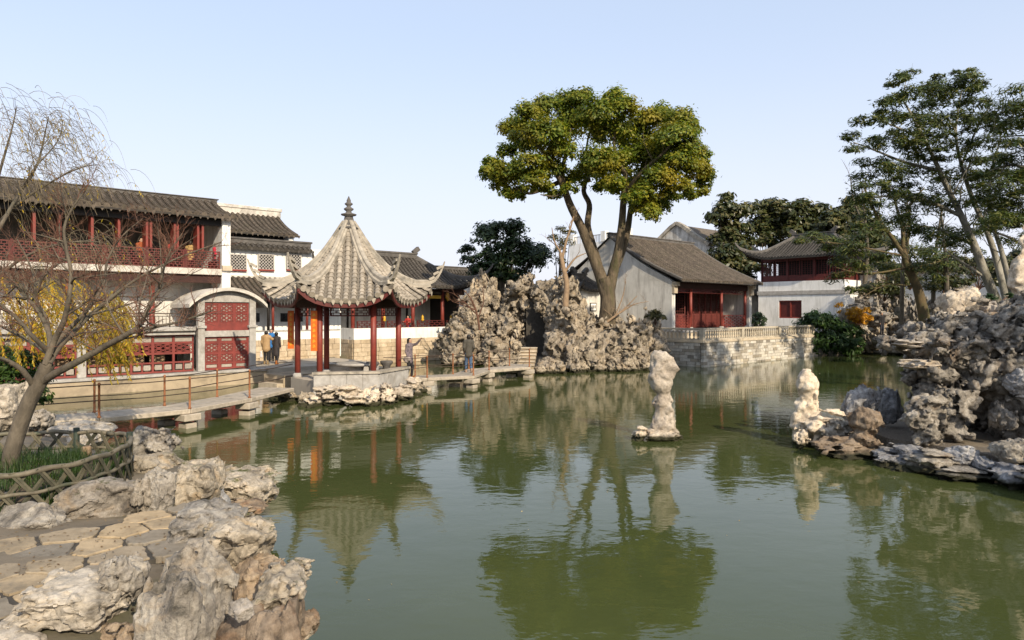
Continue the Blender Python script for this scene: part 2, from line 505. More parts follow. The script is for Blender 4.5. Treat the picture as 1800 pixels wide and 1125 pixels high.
M['quay'] = simple('stained_quay_stone', (0.42, 0.34, 0.235), (0.27, 0.215, 0.15), 1.1, 0.85, 0.3, 0.01, 16, kind='World', stain=(0.095, 0.08, 0.06))
M['mortar'] = simple('dark_mortar', (0.07, 0.062, 0.052), (0.04, 0.036, 0.03), 8, 0.95)
M['rust'] = simple('rusty_iron', (0.30, 0.13, 0.055), (0.16, 0.06, 0.03), 9, 0.8, 0.3, 0.003, 60, kind='World')
M['iron'] = simple('dark_iron', (0.075, 0.05, 0.035), (0.04, 0.03, 0.024), 9, 0.7)
M['glass_dark'] = simple('dark_window_glass', (0.016, 0.018, 0.02), (0.01, 0.011, 0.012), 3, 0.12, spec=0.5)
M['lattice_pale'] = simple('pale_window_lattice', (0.46, 0.43, 0.39), (0.34, 0.31, 0.28), 6, 0.7)
M['shell'] = simple('shell_pane', (0.34, 0.30, 0.25), (0.24, 0.21, 0.18), 10, 0.4, vary=0.2)
M['orange'] = simple('orange_plaque', (0.62, 0.13, 0.012), (0.50, 0.095, 0.01), 5, 0.5)
M['gold'] = simple('gilt_carving', (0.62, 0.36, 0.035), (0.42, 0.23, 0.02), 12, 0.35, 0.5, 0.01, 40)
M['earth'] = simple('bare_earth', (0.115, 0.085, 0.06), (0.06, 0.046, 0.033), 3, 0.95, 0.7, 0.03, 22, kind='World', stain=(0.045, 0.04, 0.025))
M['ground'] = simple('garden_ground', (0.20, 0.165, 0.12), (0.11, 0.09, 0.066), 0.8, 0.95, 0.5, 0.03, 14, kind='World', stain=(0.07, 0.072, 0.035))
M['paving'] = simple('shore_paving', (0.42, 0.37, 0.30), (0.31, 0.27, 0.22), 1.5, 0.9, 0.3, 0.01, 20, kind='World')
M['gravel'] = simple('pebble_ground', (0.235, 0.20, 0.16), (0.09, 0.076, 0.06), 26, 0.95, 1.0, 0.03, 55, kind='World', stain=(0.12, 0.10, 0.07))
M['bark_camphor'] = simple('camphor_bark', (0.15, 0.115, 0.075), (0.05, 0.039, 0.026), 4.5, 0.95, 1.0, 0.09, 11, kind='World', stain=(0.07, 0.07, 0.028), stretch=(1, 1, 0.3))
M['bark_grey'] = simple('grey_bark', (0.15, 0.125, 0.092), (0.06, 0.05, 0.037), 7, 0.9, 0.9, 0.02, 26, kind='World', stain=(0.10, 0.092, 0.065), stretch=(1, 1, 0.4))
M['bark_pale'] = simple('pale_pine_bark', (0.34, 0.32, 0.27), (0.13, 0.12, 0.095), 3.5, 0.9, 0.9, 0.03, 14, kind='World', stain=(0.085, 0.08, 0.05), stretch=(1, 1, 0.4))
M['bark_moss'] = simple('mossy_bark', (0.14, 0.10, 0.05), (0.075, 0.06, 0.035), 3, 0.95, 0.8, 0.03, 10, kind='World', stain=(0.085, 0.085, 0.03))
M['bark_tan'] = simple('tan_bark', (0.30, 0.21, 0.13), (0.19, 0.13, 0.085), 5, 0.9, 0.5, 0.01, 20, kind='World')
M['bamboo'] = simple('bamboo_pole', (0.17, 0.145, 0.10), (0.075, 0.065, 0.045), 6, 0.6, 0.2, 0.004, 40, kind='World', stain=(0.05, 0.062, 0.036))
M['bamboo_slat'] = simple('bamboo_slat', (0.11, 0.095, 0.062), (0.035, 0.038, 0.024), 6, 0.7, 0.2, 0.003, 40, kind='World', vary=0.3)
M['bamboo_post'] = simple('green_bamboo_post', (0.030, 0.042, 0.027), (0.02, 0.028, 0.019), 6, 0.6, 0.2, 0.004, 40, kind='World')
M['rockery'] = rock_mat('rockery_stone', (0.50, 0.435, 0.345), (0.31, 0.265, 0.205), (0.085, 0.07, 0.055), 1.3, tan=(0.36, 0.275, 0.18), bs=1.0, bd=0.07, veins=False)
M['rock_white'] = rock_mat('pale_lake_stone', (0.60, 0.53, 0.43), (0.48, 0.41, 0.325), (0.28, 0.235, 0.185), 1.3, tan=(0.46, 0.35, 0.24), bs=0.6, bd=0.04, veins=False, patch=(0.6, 0.85))
M['rock_near'] = rock_mat('near_limestone', (0.43, 0.38, 0.31), (0.27, 0.235, 0.185), (0.11, 0.095, 0.078), 2.4, tan=(0.36, 0.27, 0.17), moss=(0.07, 0.075, 0.018), bs=0.75, bd=0.03, patch=(0.56, 0.7))
M['rock_nearwhite'] = rock_mat('near_white_limestone', (0.47, 0.425, 0.365), (0.33, 0.295, 0.245), (0.13, 0.115, 0.095), 2.2, tan=(0.42, 0.33, 0.225), bs=0.6, bd=0.02, patch=(0.6, 0.75))
M['rock_neargrey'] = rock_mat('near_grey_limestone', (0.36, 0.335, 0.295), (0.22, 0.20, 0.175), (0.08, 0.075, 0.066), 2.4, tan=(0.30, 0.23, 0.15), bs=0.8, bd=0.03, patch=(0.6, 0.76))
M['rock_brown'] = rock_mat('near_rusty_stone', (0.37, 0.295, 0.215), (0.24, 0.18, 0.125), (0.08, 0.062, 0.048), 2.0, tan=(0.25, 0.15, 0.085), bs=0.8, bd=0.03, patch=(0.54, 0.7))
M['rock_right'] = rock_mat('grey_cave_stone', (0.50, 0.46, 0.40), (0.27, 0.245, 0.21), (0.075, 0.068, 0.06), 1.9, tan=(0.24, 0.17, 0.11), bs=0.95, bd=0.06, patch=(0.56, 0.74))
M['rock_bluegrey'] = rock_mat('slate_grey_stone', (0.42, 0.42, 0.425), (0.25, 0.25, 0.26), (0.09, 0.088, 0.09), 1.9, tan=(0.26, 0.20, 0.145), bs=0.9, bd=0.04, patch=(0.62, 0.78))
M['mort_rock'] = simple('lime_mortar', (0.30, 0.245, 0.17), (0.19, 0.155, 0.11), 9, 0.95, 0.6, 0.012, 40, kind='World', stain=(0.10, 0.085, 0.06))

# wall blocks: each stone its own tone
def block_mat(name, stops, rough=0.85, dirt=(0.09, 0.08, 0.065)):
    m, t, p, out = new_mat(name)
    co = coords(t, 'World')
    col = ramp(t, obj_random(t), stops)
    n = noise(t, co, 5, 8, 0.7)
    col = mixc(t, 0.8, col, ramp(t, n, [(0.3, (0.62, 0.6, 0.56)), (0.6, (1.05, 1.05, 1.05))]), 'MULTIPLY')
    n2 = noise(t, coords(t, 'World', (1, 1, 0.5)), 0.75, 7, 0.72)
    col = mixc(t, ramp(t, n2, [(0.52, (0, 0, 0)), (0.68, (0.85, 0.85, 0.85))]), col, dirt)
    t.links.new(col, p.inputs['Base Color']); p.inputs['Roughness'].default_value = rough
    p.inputs['Specular IOR Level'].default_value = 0.25
    bump(t, p, noise(t, co, 22, 7, 0.7), 0.5, 0.02)
    return m
M['block_pale'] = block_mat('terrace_block', [(0.0, (0.32, 0.28, 0.22)), (0.3, (0.50, 0.46, 0.40)), (0.75, (0.60, 0.57, 0.51)), (0.9, (0.56, 0.49, 0.38)), (1.0, (0.22, 0.20, 0.17))])
M['block_tan'] = block_mat('tan_block', [(0.0, (0.44, 0.345, 0.23)), (0.5, (0.52, 0.42, 0.30)), (1.0, (0.58, 0.475, 0.34))], dirt=(0.32, 0.25, 0.17))
M['flag'] = block_mat('path_flagstone', [(0.0, (0.20, 0.175, 0.14)), (0.5, (0.26, 0.22, 0.165)), (0.8, (0.36, 0.275, 0.17)), (1.0, (0.40, 0.305, 0.19))], dirt=(0.13, 0.115, 0.09))

M['lf_camphor'] = leaf_mat('camphor_leaf', [(0.065, 0.11, 0.014), (0.10, 0.155, 0.018), (0.15, 0.195, 0.022), (0.20, 0.22, 0.024), (0.27, 0.25, 0.025)], 0.45, 0.5, (0.36, 0.27, 0.025))
M['lf_dark'] = leaf_mat('dark_evergreen_leaf', [(0.014, 0.030, 0.012), (0.022, 0.044, 0.016), (0.032, 0.058, 0.02), (0.055, 0.075, 0.028)], 0.2, 0.35)
M['lf_olive'] = leaf_mat('olive_evergreen_leaf', [(0.026, 0.040, 0.014), (0.045, 0.058, 0.020), (0.07, 0.078, 0.028), (0.13, 0.115, 0.05)], 0.25, 0.35)
M['lf_pine'] = leaf_mat('pine_needles', [(0.030, 0.052, 0.016), (0.050, 0.078, 0.020), (0.080, 0.102, 0.025), (0.13, 0.125, 0.028)], 0.25)
M['lf_cypress'] = leaf_mat('cypress_leaf', [(0.05, 0.06, 0.02), (0.09, 0.09, 0.03), (0.13, 0.11, 0.04)], 0.25)
M['lf_willow'] = leaf_mat('yellow_willow_leaf', [(0.30, 0.27, 0.03), (0.50, 0.38, 0.03), (0.60, 0.42, 0.035), (0.42, 0.20, 0.025)], 0.5)
M['lf_yellow'] = leaf_mat('yellow_shrub_leaf', [(0.36, 0.18, 0.015), (0.50, 0.28, 0.02), (0.28, 0.15, 0.02)], 0.4)
M['lf_ivy'] = leaf_mat('ivy_leaf', [(0.02, 0.05, 0.01), (0.035, 0.075, 0.014), (0.06, 0.10, 0.02)], 0.3)
M['lf_jasmine'] = leaf_mat('jasmine_leaf', [(0.018, 0.045, 0.010), (0.03, 0.07, 0.013), (0.05, 0.095, 0.018)], 0.3)
M['lf_grass'] = leaf_mat('grass_blade', [(0.018, 0.042, 0.010), (0.03, 0.062, 0.014), (0.05, 0.085, 0.02)], 0.3)
M['lf_red'] = leaf_mat('red_twig', [(0.15, 0.07, 0.035), (0.20, 0.10, 0.05)], 0.1)
M['twig_brown'] = simple('brown_twig', (0.14, 0.07, 0.045), (0.085, 0.045, 0.03), 5, 0.9)
M['twig_yellow'] = simple('willow_twig', (0.20, 0.16, 0.10), (0.13, 0.105, 0.07), 5, 0.9)
# ------------------------------------------------------------------ the pond, the ground
QO = Vector((-18.2, 26.7, 0))                                   # a point on the boat quay, which runs along U
TC = on_z(1236, 645, 0)                                         # waterline corner of the hall's terrace
GA = at(690, 638, 44.8); GA.z = 0                               # a point on the foot of the gallery wall
G0 = GA + U * t_at(GA, 622)
tl = t_at(TC, 1437)
q_ = lambda t, v=0.0: QO + U * t + V * v
POND = [(-1.2, 1.6), (-1.7, 5.0), (-2.4, 7.0), (-3.2, 8.5), (-3.7, 10.2), (-4.4, 11.0), (-5.6, 11.5), (-7.0, 12.3), (-8.8, 14.0), (-10.6, 16.2), (-12.6, 17.4), (-17, 18), (-26, 18.5),
        tuple(q_(-9)[:2]), tuple(q_(8.6)[:2]), (-10.4, 34.6), (-9.2, 37.5), (-9.3, 40.0), tuple(G0[:2]), tuple((G0 + U * 8.2)[:2]), (-3.2, 44.5), (0.2, 42.5), (1.0, 38.6),
        (2.0, 37.6), (6.3, 38.6), (8.75, 40.8), tuple((TC + V * 4.0)[:2]), tuple(TC[:2]), tuple((TC + U * tl)[:2]), (24.4, 54.0), (29, 54.6), (34, 53.5),
        (27, 44), (18.3, 30), (13.4, 22.5), (11.0, 19.2), (8.8, 18.3), (6.9, 17.6), (7.2, 16.9), (8.3, 16.0), (9.0, 14.2), (9.6, 13.0), (11, 10.5), (11.8, 6), (10, 1.6)]

def poly_dist(P, poly):
    """signed distance of points P (n,2) to poly, positive outside"""
    A = np.array(poly, float); B = np.roll(A, -1, 0)
    d = np.full(len(P), 1e9); ins = np.zeros(len(P), bool)
    for a, b in zip(A, B):
        ab = b - a; t = np.clip(((P - a) @ ab) / (ab @ ab), 0, 1)
        d = np.minimum(d, np.linalg.norm(P - (a + t[:, None] * ab), axis=1))
        c = (a[1] > P[:, 1]) != (b[1] > P[:, 1])
        ins ^= c & (P[:, 0] < (b[0] - a[0]) * (P[:, 1] - a[1]) / (b[1] - a[1] + 1e-12) + a[0])
    return np.where(ins, -d, d)

def sstep(a, b, x):
    t = np.clip((x - a) / (b - a), 0, 1); return t * t * (3 - 2 * t)

def ground_h(P):
    d = poly_dist(P, POND)
    x, y = P[:, 0], P[:, 1]
    land = 0.62 + 0.0 * x
    near = sstep(1.0, -1.0, x) * sstep(14.5, 12.0, y)
    land = land + near * 0.62
    hill = sstep(0.47, 0.56, x / np.maximum(y, 1.0)) * sstep(6.0, 9.0, x) * sstep(8.0, 12.0, y) * sstep(1.2, 5.5, d)
    hill = hill * (1 - sstep(14.6, 12.8, x) * sstep(20.5, 18.5, y) * sstep(9, 11, y))          # level floor inside the cave rockery
    land = land * (1 - sstep(6.5, 8.0, x) * sstep(10, 12, y) * sstep(22, 20, y) * 0.45) + hill * (2.9 - 0.9 * sstep(40, 60, y))
    z = land + 0.10 * fbm(np.stack([x * 0.5, y * 0.5, 0 * x], 1), 3, 3)
    return np.where(d > 0.75, z, np.where(d < 0.3, -0.9, -0.9 + (z + 0.9) * (d - 0.3) / 0.45))

gx = np.concatenate([[-1500, -400, -120], np.arange(-60, 66.1, 0.55), [120, 400, 1500]])
gy = np.concatenate([[-1500, -300, -60], np.arange(-14, 92.1, 0.55), [140, 400, 1800]])
GX, GY = np.meshgrid(gx, gy, indexing='ij')
P2 = np.stack([GX.ravel(), GY.ravel()], 1)
GZ = ground_h(P2)
ii = np.arange(len(gx) * len(gy)).reshape(len(gx), len(gy))
gf = np.stack([ii[:-1, :-1], ii[1:, :-1], ii[1:, 1:], ii[:-1, 1:]], -1).reshape(-1, 4)
put(mob('ground', mesh_np('ground', np.column_stack([P2, GZ]), gf, True), M['ground']), kind='structure')

m, t, p, out = new_mat('pond_water')
co = coords(t, 'World', (1, 1, 1))
w1 = noise(t, coords(t, 'World', (1.0, 1.5, 1)), 1.3, 3, 0.55, 0.3)
w2 = noise(t, coords(t, 'World', (1.0, 1.3, 1)), 5.0, 3, 0.6, 0.2)
calm = ramp(t, noise(t, co, 0.16, 3, 0.5), [(0.38, (0.25,) * 3), (0.62, (1, 1, 1))])
a1 = nd(t, 'ShaderNodeMath', operation='MULTIPLY'); t.links.new(w2, a1.inputs[0]); t.links.new(calm, a1.inputs[1])
a2 = nd(t, 'ShaderNodeMath', operation='MULTIPLY_ADD'); t.links.new(a1.outputs[0], a2.inputs[0]); a2.inputs[1].default_value = 0.30; t.links.new(w1, a2.inputs[2])
bump(t, p, a2.outputs[0], 0.42, 0.014)
silt = noise(t, co, 0.22, 4, 0.6)
t.links.new(ramp(t, silt, [(0.3, (0.045, 0.056, 0.018)), (0.7, (0.058, 0.069, 0.023))]), p.inputs['Base Color'])
p.inputs['Roughness'].default_value = 0.03; p.inputs['IOR'].default_value = 1.40; p.inputs['Specular IOR Level'].default_value = 0.5
M['water'] = m
wm = MB(); wm.add([(-62, -14, 0), (66, -14, 0), (66, 92, 0), (-62, 92, 0)], [(0, 1, 2, 3)])
put(wm.build('pond_water', M['water']), kind='structure')

# ------------------------------------------------------------------ rock shapes
def norm_mesh(name, v, f):
    lo, hi = v.min(0), v.max(0)
    v = (v - (lo + hi) / 2) / ((hi - lo) / 2)
    return mesh_np(name, v, f, True)

def finish_rock(name, Fv, n, lo, h, seed, hf=6.0, amp=0.035, norm=True, sharp=0):
    v, f = surface_nets(Fv, n, lo, h)
    nn = vert_normals(v, f)
    d = fbm(v * hf, seed + 91, 3, 0.55) * amp
    f1, f2 = worley(v * hf * 0.55, seed + 5)
    d -= np.clip(0.28 - (f2 - f1), 0, 1) * amp * 1.6
    cv, ce = chunks(v * 2.1 + 0.25 * fbm(v * 2.5, seed, 2)[:, None], seed + 6)
    d += cv * amp * 1.5 * np.clip(ce * 6, 0, 1) - np.clip(0.10 - ce, 0, 1) * amp * 14
    v = v + nn * d[:, None]
    me = norm_mesh(name, v, f) if norm else mesh_np(name, v, f, True)
    if sharp: me.set_sharp_from_angle(angle=R(sharp))
    return me

def rock_eroded(seed, res=30, holes=1.0):
    """lake stone: lumpy, pitted and pierced"""
    h = 2.8 / res
    P, n, lo = grid((-1.4,) * 3, (1.4,) * 3, h)
    r = random.Random(seed)
    sh = np.array([r.uniform(.75, 1.2), r.uniform(.75, 1.2), r.uniform(.8, 1.25)])
    F = 0.92 - np.linalg.norm(P / sh, axis=1) + 0.5 * fbm(P * 1.35 + seed, seed, 2) + 0.16 * fbm(P * 3.4, seed + 3, 2)
    f1, f2 = worley(P * 1.75 + seed * 0.37, seed)
    F = F - holes * np.clip(0.44 - f1, 0, 1) * 2.2
    return finish_rock('eroded_stone', F, n, lo, h, seed, 5.0, 0.045)

def rock_block(seed, res=34, rough=1.0, planes=11):
    """quarried boulder: flat breaks, rounded arrises"""
    h = 2.9 / res
    P, n, lo = grid((-1.45,) * 3, (1.45,) * 3, h)
    r = random.Random(seed)
    Q = P + 0.16 * rough * np.stack([fbm(P * 1.2 + k * 7, seed + k, 3) for k in range(3)], 1)
    F = np.full(len(P), 9.0)
    for k in range(planes):
        a = Vector((r.gauss(0, 1), r.gauss(0, 1), r.gauss(0, 1))).normalized()
        d = r.uniform(0.62, 1.0) - Q @ np.array(a)
        F = np.minimum(F, d) - 0.03 * np.exp(-((F - d) / 0.12) ** 2)
    F = np.minimum(F, 1.2 - np.linalg.norm(P, axis=1)) + 0.07 * rough * fbm(P * 3.6, seed + 9, 2)
    sel = np.abs(F) < 0.4
    cv, ce = chunks(Q[sel] * 1.35 + seed, seed + 21); F[sel] += cv * 0.11 - 0.10 * np.clip(1 - ce / 0.07, 0, 1)
    return finish_rock('boulder', F, n, lo, h, seed, 6.5, 0.03 * rough, sharp=34)

def rock_strata(seed, res=34, tilt=0.15):
    """bedded stone with ledges and overhangs"""
    h = 2.9 / res
    P, n, lo = grid((-1.45,) * 3, (1.45,) * 3, h)
    r = random.Random(seed)
    zz = P[:, 2] + tilt * P[:, 0] + 0.12 * fbm(P * 1.5, seed, 2)
    L = np.stack([zz * 0 + seed, P[:, 0] * 0.35, zz * 3.1], 1)
    ledge = vnoise(L, seed) * 0.30 + vnoise(L * np.array([1, 2, 2.3]), seed + 4) * 0.13
    F = 0.88 - (np.abs(P / np.array([1.0, 1.0, 1.0])) ** 2.6).sum(1) ** (1 / 2.6) + ledge + 0.25 * fbm(P * 1.6, seed + 2, 2)
    return finish_rock('ledge_stone', F, n, lo, h, seed, 6.0, 0.035)

def rock_slab(seed, res=42, rough=1.0, p=5.0):
    """broad broken slab: blocky with worn edges and skewed faces"""
    h = 2.9 / res
    P, n, lo = grid((-1.45,) * 3, (1.45,) * 3, h)
    r = random.Random(seed)
    Q = P + 0.20 * rough * np.stack([fbm(P * 0.9 + k * 7, seed + k, 3) for k in range(3)], 1)
    Q[:, 0] += r.uniform(-.22, .22) * Q[:, 2]; Q[:, 1] += r.uniform(-.2, .2) * Q[:, 2]
    F = 0.98 - (np.abs(Q) ** p).sum(1) ** (1 / p)
    for k in range(4):
        a = np.array(Vector((r.gauss(0, 1), r.gauss(0, 1), r.gauss(0, 1))).normalized()); F = np.minimum(F, r.uniform(.85, 1.15) - Q @ a)
    st = Q[:, 0] * r.uniform(-.6, .6) + Q[:, 2]
    F += 0.05 * vnoise(np.stack([st * 0, Q[:, 1] * .4, st * 5], 1), seed + 3) + 0.06 * rough * fbm(P * 4, seed + 9, 2)
    sel = np.abs(F) < 0.4
    cv, ce = chunks(Q[sel] * np.array([1.1, 1.1, 1.7]) + seed, seed + 21); F[sel] += cv * 0.10 - 0.10 * np.clip(1 - ce / 0.06, 0, 1)
    return finish_rock('slab', F, n, lo, h, seed, 6.5, 0.028 * rough, sharp=34)

ERO = [rock_eroded(100 + k, 30) for k in range(9)]
BLK = [rock_block(200 + k) for k in range(9)]
STR = [rock_strata(300 + k) for k in range(6)]
_mats = {}
def with_mat(me, mat):
    """the same mesh data with another material (one copy per pair)"""
    if len(me.materials) == 0: me.materials.append(mat); return me
    if me.materials[0] == mat: return me
    k = (me.name, mat.name)
    if k not in _mats:
        c = me.copy(); c.materials.clear(); c.materials.append(mat); _mats[k] = c
    return _mats[k]

def rock(name, me, mat, loc, size, rz=0.0, parent=None, rx=0.0, ry=0.0):
    """a stone with half-extents size at loc (world, or local to parent)"""
    return mob(name, with_mat(me, mat), mat, parent, loc, (rx, ry, rz), size)

def rock_px(name, me, mat, x0, x1, y0, y1, d, thick, rz=0.0, parent=None, base=None, rx=0.0, ry=0.0):
    """a stone that fills photo pixels x0..x1, y0..y1 at distance d; thick = half depth in metres"""
    c = at((x0 + x1) / 2, (y0 + y1) / 2, d)
    s = ((x1 - x0) / 2 / F_PX * d, thick, (y1 - y0) / 2 / F_PX * d)
    if base is not None: c = c - base
    return rock(name, me, mat, c, s, rz, parent, rx, ry)
# ------------------------------------------------------------------ roofs
def profile(y0, z0, y1, z1, sag, n=14):
    """ridge (y0,z0) down to eave (y1,z1), hollow by sag"""
    return [(y0 + (y1-y0)*k/n, z0 + (z1-z0)*k/n - sag*math.sin(math.pi*k/n)*(1 - 0.25*k/n)) for k in range(n+1)]

def resample(pts, step):
    P = [Vector(p) for p in pts]; L = [0]
    for a, b in zip(P, P[1:]): L.append(L[-1] + (b-a).length)
    n = max(2, int(round(L[-1]/step))); out = []; j = 0
    for k in range(n+1):
        s = L[-1]*k/n
        while j < len(P)-2 and L[j+1] < s: j += 1
        w = (s - L[j])/max(1e-6, L[j+1]-L[j])
        out.append(P[j].lerp(P[j+1], min(1, max(0, w))))
    return out

def tile_row(path, r, side, step=0.2, seg=5, drip=None, up=None):
    """overlapping cover tiles along path (ridge to eave); side = lateral unit vector"""
    mb = MB(); P = resample(path, step); side = Vector(side).normalized()
    vs = []; fs = []
    for k in range(len(P)-1):
        a, b = P[k], P[k+1]; d = (b-a).normalized(); nrm = side.cross(d).normalized()
        if nrm.z < 0: nrm = -nrm
        for q, rr in ((a, r*0.86), (b + d*0.01, r*1.1)):
            base = len(vs)
            for j in range(seg+1):
                an = math.pi*j/seg
                vs.append(q + side*(math.cos(an)*rr) + nrm*(math.sin(an)*rr*0.95))
        b0 = len(vs) - 2*(seg+1)
        for j in range(seg): fs.append((b0+j, b0+j+1, b0+seg+1+j+1, b0+seg+1+j))
        if k < len(P)-2:
            for j in range(seg): fs.append((b0+seg+1+j, b0+seg+1+j+1, b0+2*(seg+1)+j+1, b0+2*(seg+1)+j))
    e0 = len(vs) - (seg+1)
    fs.append(tuple(e0+j for j in range(seg+1)))
    d = (P[-1]-P[-2]).normalized(); nrm = side.cross(d).normalized()
    if nrm.z < 0: nrm = -nrm
    if drip:                                            # round end tile and the pointed drip tile beside it
        c = P[-1] + d*0.02
        b = len(vs)
        for j in range(8):
            an = 2*math.pi*j/8; vs.append(c + side*(math.cos(an)*r*1.12) + nrm*(math.sin(an)*r*1.12))
        fs.append(tuple(b+j for j in range(8)))
        b = len(vs); h = drip; o = P[-1] + side*h
        dn = Vector((0, 0, -1))
        vs += [o - side*h*0.55, o + side*h*0.55, o + side*h*0.4 + dn*r*1.0, o + dn*r*2.0, o - side*h*0.4 + dn*r*1.0]
        fs.append((b, b+1, b+2, b+3, b+4))
    mb.add(vs, fs, False)
    return mb

def rect_roof(parent, x0, x1, prof, pitch, r, mat, bed, ridge=None, ridge_h=0.35, back=True, name='roof', gable_edge=True):
    """straight tiled slope; tile rows are parts of the roof"""
    mb = MB(); n = len(prof)
    vs = [(x0, y, z-0.03) for y, z in prof] + [(x1, y, z-0.03) for y, z in prof] + [(x0, y, z-0.13) for y, z in prof] + [(x1, y, z-0.13) for y, z in prof]
    fs = []
    for k in range(n-1):
        fs += [(k, k+1, n+k+1, n+k), (2*n+k, 3*n+k, 3*n+k+1, 2*n+k+1), (k, 2*n+k, 2*n+k+1, k+1), (n+k, n+k+1, 3*n+k+1, 3*n+k)]
    fs += [(n-1, 3*n-1, 4*n-1, 2*n-1)]
    mb.add(vs, fs)
    yr, zr = prof[0]; ye, ze = prof[-1]
    if back:
        bk = [(2*yr - y, z) for y, z in prof]
        vs = [(x0, y, z-0.03) for y, z in bk] + [(x1, y, z-0.03) for y, z in bk] + [(x0, y, z-0.13) for y, z in bk] + [(x1, y, z-0.13) for y, z in bk]
        mb.add(vs, [tuple(reversed(q)) for q in fs])
    roof = mb.build(name, bed, parent)
    cnt = int(round((x1-x0)/pitch)); pt = (x1-x0)/cnt
    rm = tile_row([(0, y, z) for y, z in prof], r, (1, 0, 0), drip=pt/2).mesh('tile_row')
    for k in range(cnt):
        mob('tile_row', rm, mat, roof, (x0 + pt*(k+0.5), random.uniform(-.012, .012), random.uniform(-.006, .01)))
    if ridge:
        b = MB(); b.box(x0-0.05, x1+0.05, yr-0.12, yr+0.12, zr-0.08, zr+ridge_h*0.6)
        b.box(x0-0.12, x1+0.12, yr-0.17, yr+0.17, zr+ridge_h*0.6, zr+ridge_h)
        b.build('ridge', ridge, roof, bevel=0.02)
    return roof

def hip_roof(parent, mp, hx, hy, rl, ze, zr, lift, pitch, r, mat, bed, rmat, tip=1.0, lc=2.2, ridge_h=0.35, sides=(0, 1, 2, 3), curl=0.7):
    """hipped roof with up-swept corners; mp maps roof-frame points (ridge along x) to the parent's frame"""
    def zf(x, y):
        tt = max(0, min((hy-abs(y))/hy, (hx-abs(x))/max(0.05, hx-rl)))
        dc = math.hypot(hx-abs(x), hy-abs(y))
        c = max(0.0, 1 - dc/lc)
        return ze + (zr-ze)*tt**1.32 + lift*c*c
    # bed
    nx, ny = 36, 24
    xs = [hx*math.sin(math.pi/2*(2*i/nx-1)) for i in range(nx+1)]; ys = [hy*(2*j/ny-1) for j in range(ny+1)]
    mb = MB(); vs = []; fs = []
    for layer in (-0.03, -0.16):
        for x in xs:
            for y in ys: vs.append(mp(x, y, zf(x, y)+layer))
    W = ny+1; N = (nx+1)*W
    for i in range(nx):
        for j in range(ny):
            a = i*W+j; fs += [(a, a+W, a+W+1, a+1), (N+a+1, N+a+W+1, N+a+W, N+a)]
    for i in range(nx):
        a = i*W; fs += [(a, N+a, N+a+W, a+W)]; a = i*W+ny; fs += [(a, a+W, N+a+W, N+a)]
    for j in range(ny):
        a = j; fs += [(a, a+1, N+a+1, N+a)]; a = nx*W+j; fs += [(a, N+a, N+a+1, a+1)]
    mb.add(vs, fs, False)
    roof = mb.build('roof', bed, parent)
    o = Vector(mp(0, 0, 0))
    ex = Vector(mp(1, 0, 0)) - o; ey = Vector(mp(0, 1, 0)) - o
    for s in sides:
        L = hx if s in (0, 2) else hy
        n = int(round(2*L/pitch))
        for k in range(n):
            w = -L + 2*L*(k+0.5)/n
            path = []
            for q in range(13):
                u_ = q/12
                if s in (0, 2):
                    sg = -1 if s == 0 else 1
                    dmax = hy if abs(w) <= rl else hy*(hx-abs(w))/(hx-rl)
                    path.append(mp(w, sg*(hy - dmax*(1-u_)), zf(w, hy - dmax*(1-u_))))
                else:
                    sg = 1 if s == 1 else -1
                    dmax = (hx-rl)*(hy-abs(w))/hy
                    path.append(mp(sg*(hx - dmax*(1-u_)), w, zf(hx - dmax*(1-u_), w)))
            if dmax < 0.15: continue
            tile_row(path, r, ex if s in (0, 2) else ey, drip=pitch/2).build('tile_row', mat, roof)
    b = MB(); zz = zr
    b.obox(mp(0, 0, zz+ridge_h*0.3), ex*(rl+0.15), ey*0.12, Vector((0, 0, ridge_h*0.4)))
    b.obox(mp(0, 0, zz+ridge_h*0.85), ex*(rl+0.2), ey*0.17, Vector((0, 0, ridge_h*0.15)))
    for sg in (-1, 1):                                  # ends of the ridge rise
        b.bar(mp(sg*(rl-0.1), 0, zz+ridge_h), mp(sg*(rl+0.35), 0, zz+ridge_h+0.35), 0.26, 0.3)
    b.build('ridge', rmat, roof)
    for sx in (-1, 1):
        for sy in (-1, 1):
            pts = []
            for q in range(15):
                u_ = q/14; x = rl + (hx-rl)*u_; y = hy*u_
                pts.append(Vector(mp(sx*x, sy*y, zf(x, y)+0.10)))
            d = (pts[-1]-pts[-3]).normalized(); hd = Vector((d.x, d.y, 0)).normalized()
            for q in range(1, 6):
                pts.append(pts[14] + hd*(tip*q/5) + Vector((0, 0, d.z*tip*q/5*0.6 + curl*(q/5)**2)))
            b = MB()
            n = len(pts)
            ws = [0.26 if k < 14 else 0.25 - 0.034*(k-14) for k in range(n)]
            b.sweep(pts, ws, [q*1.15 for q in ws])
            b.build('hip_ridge', rmat, roof)
    return roof

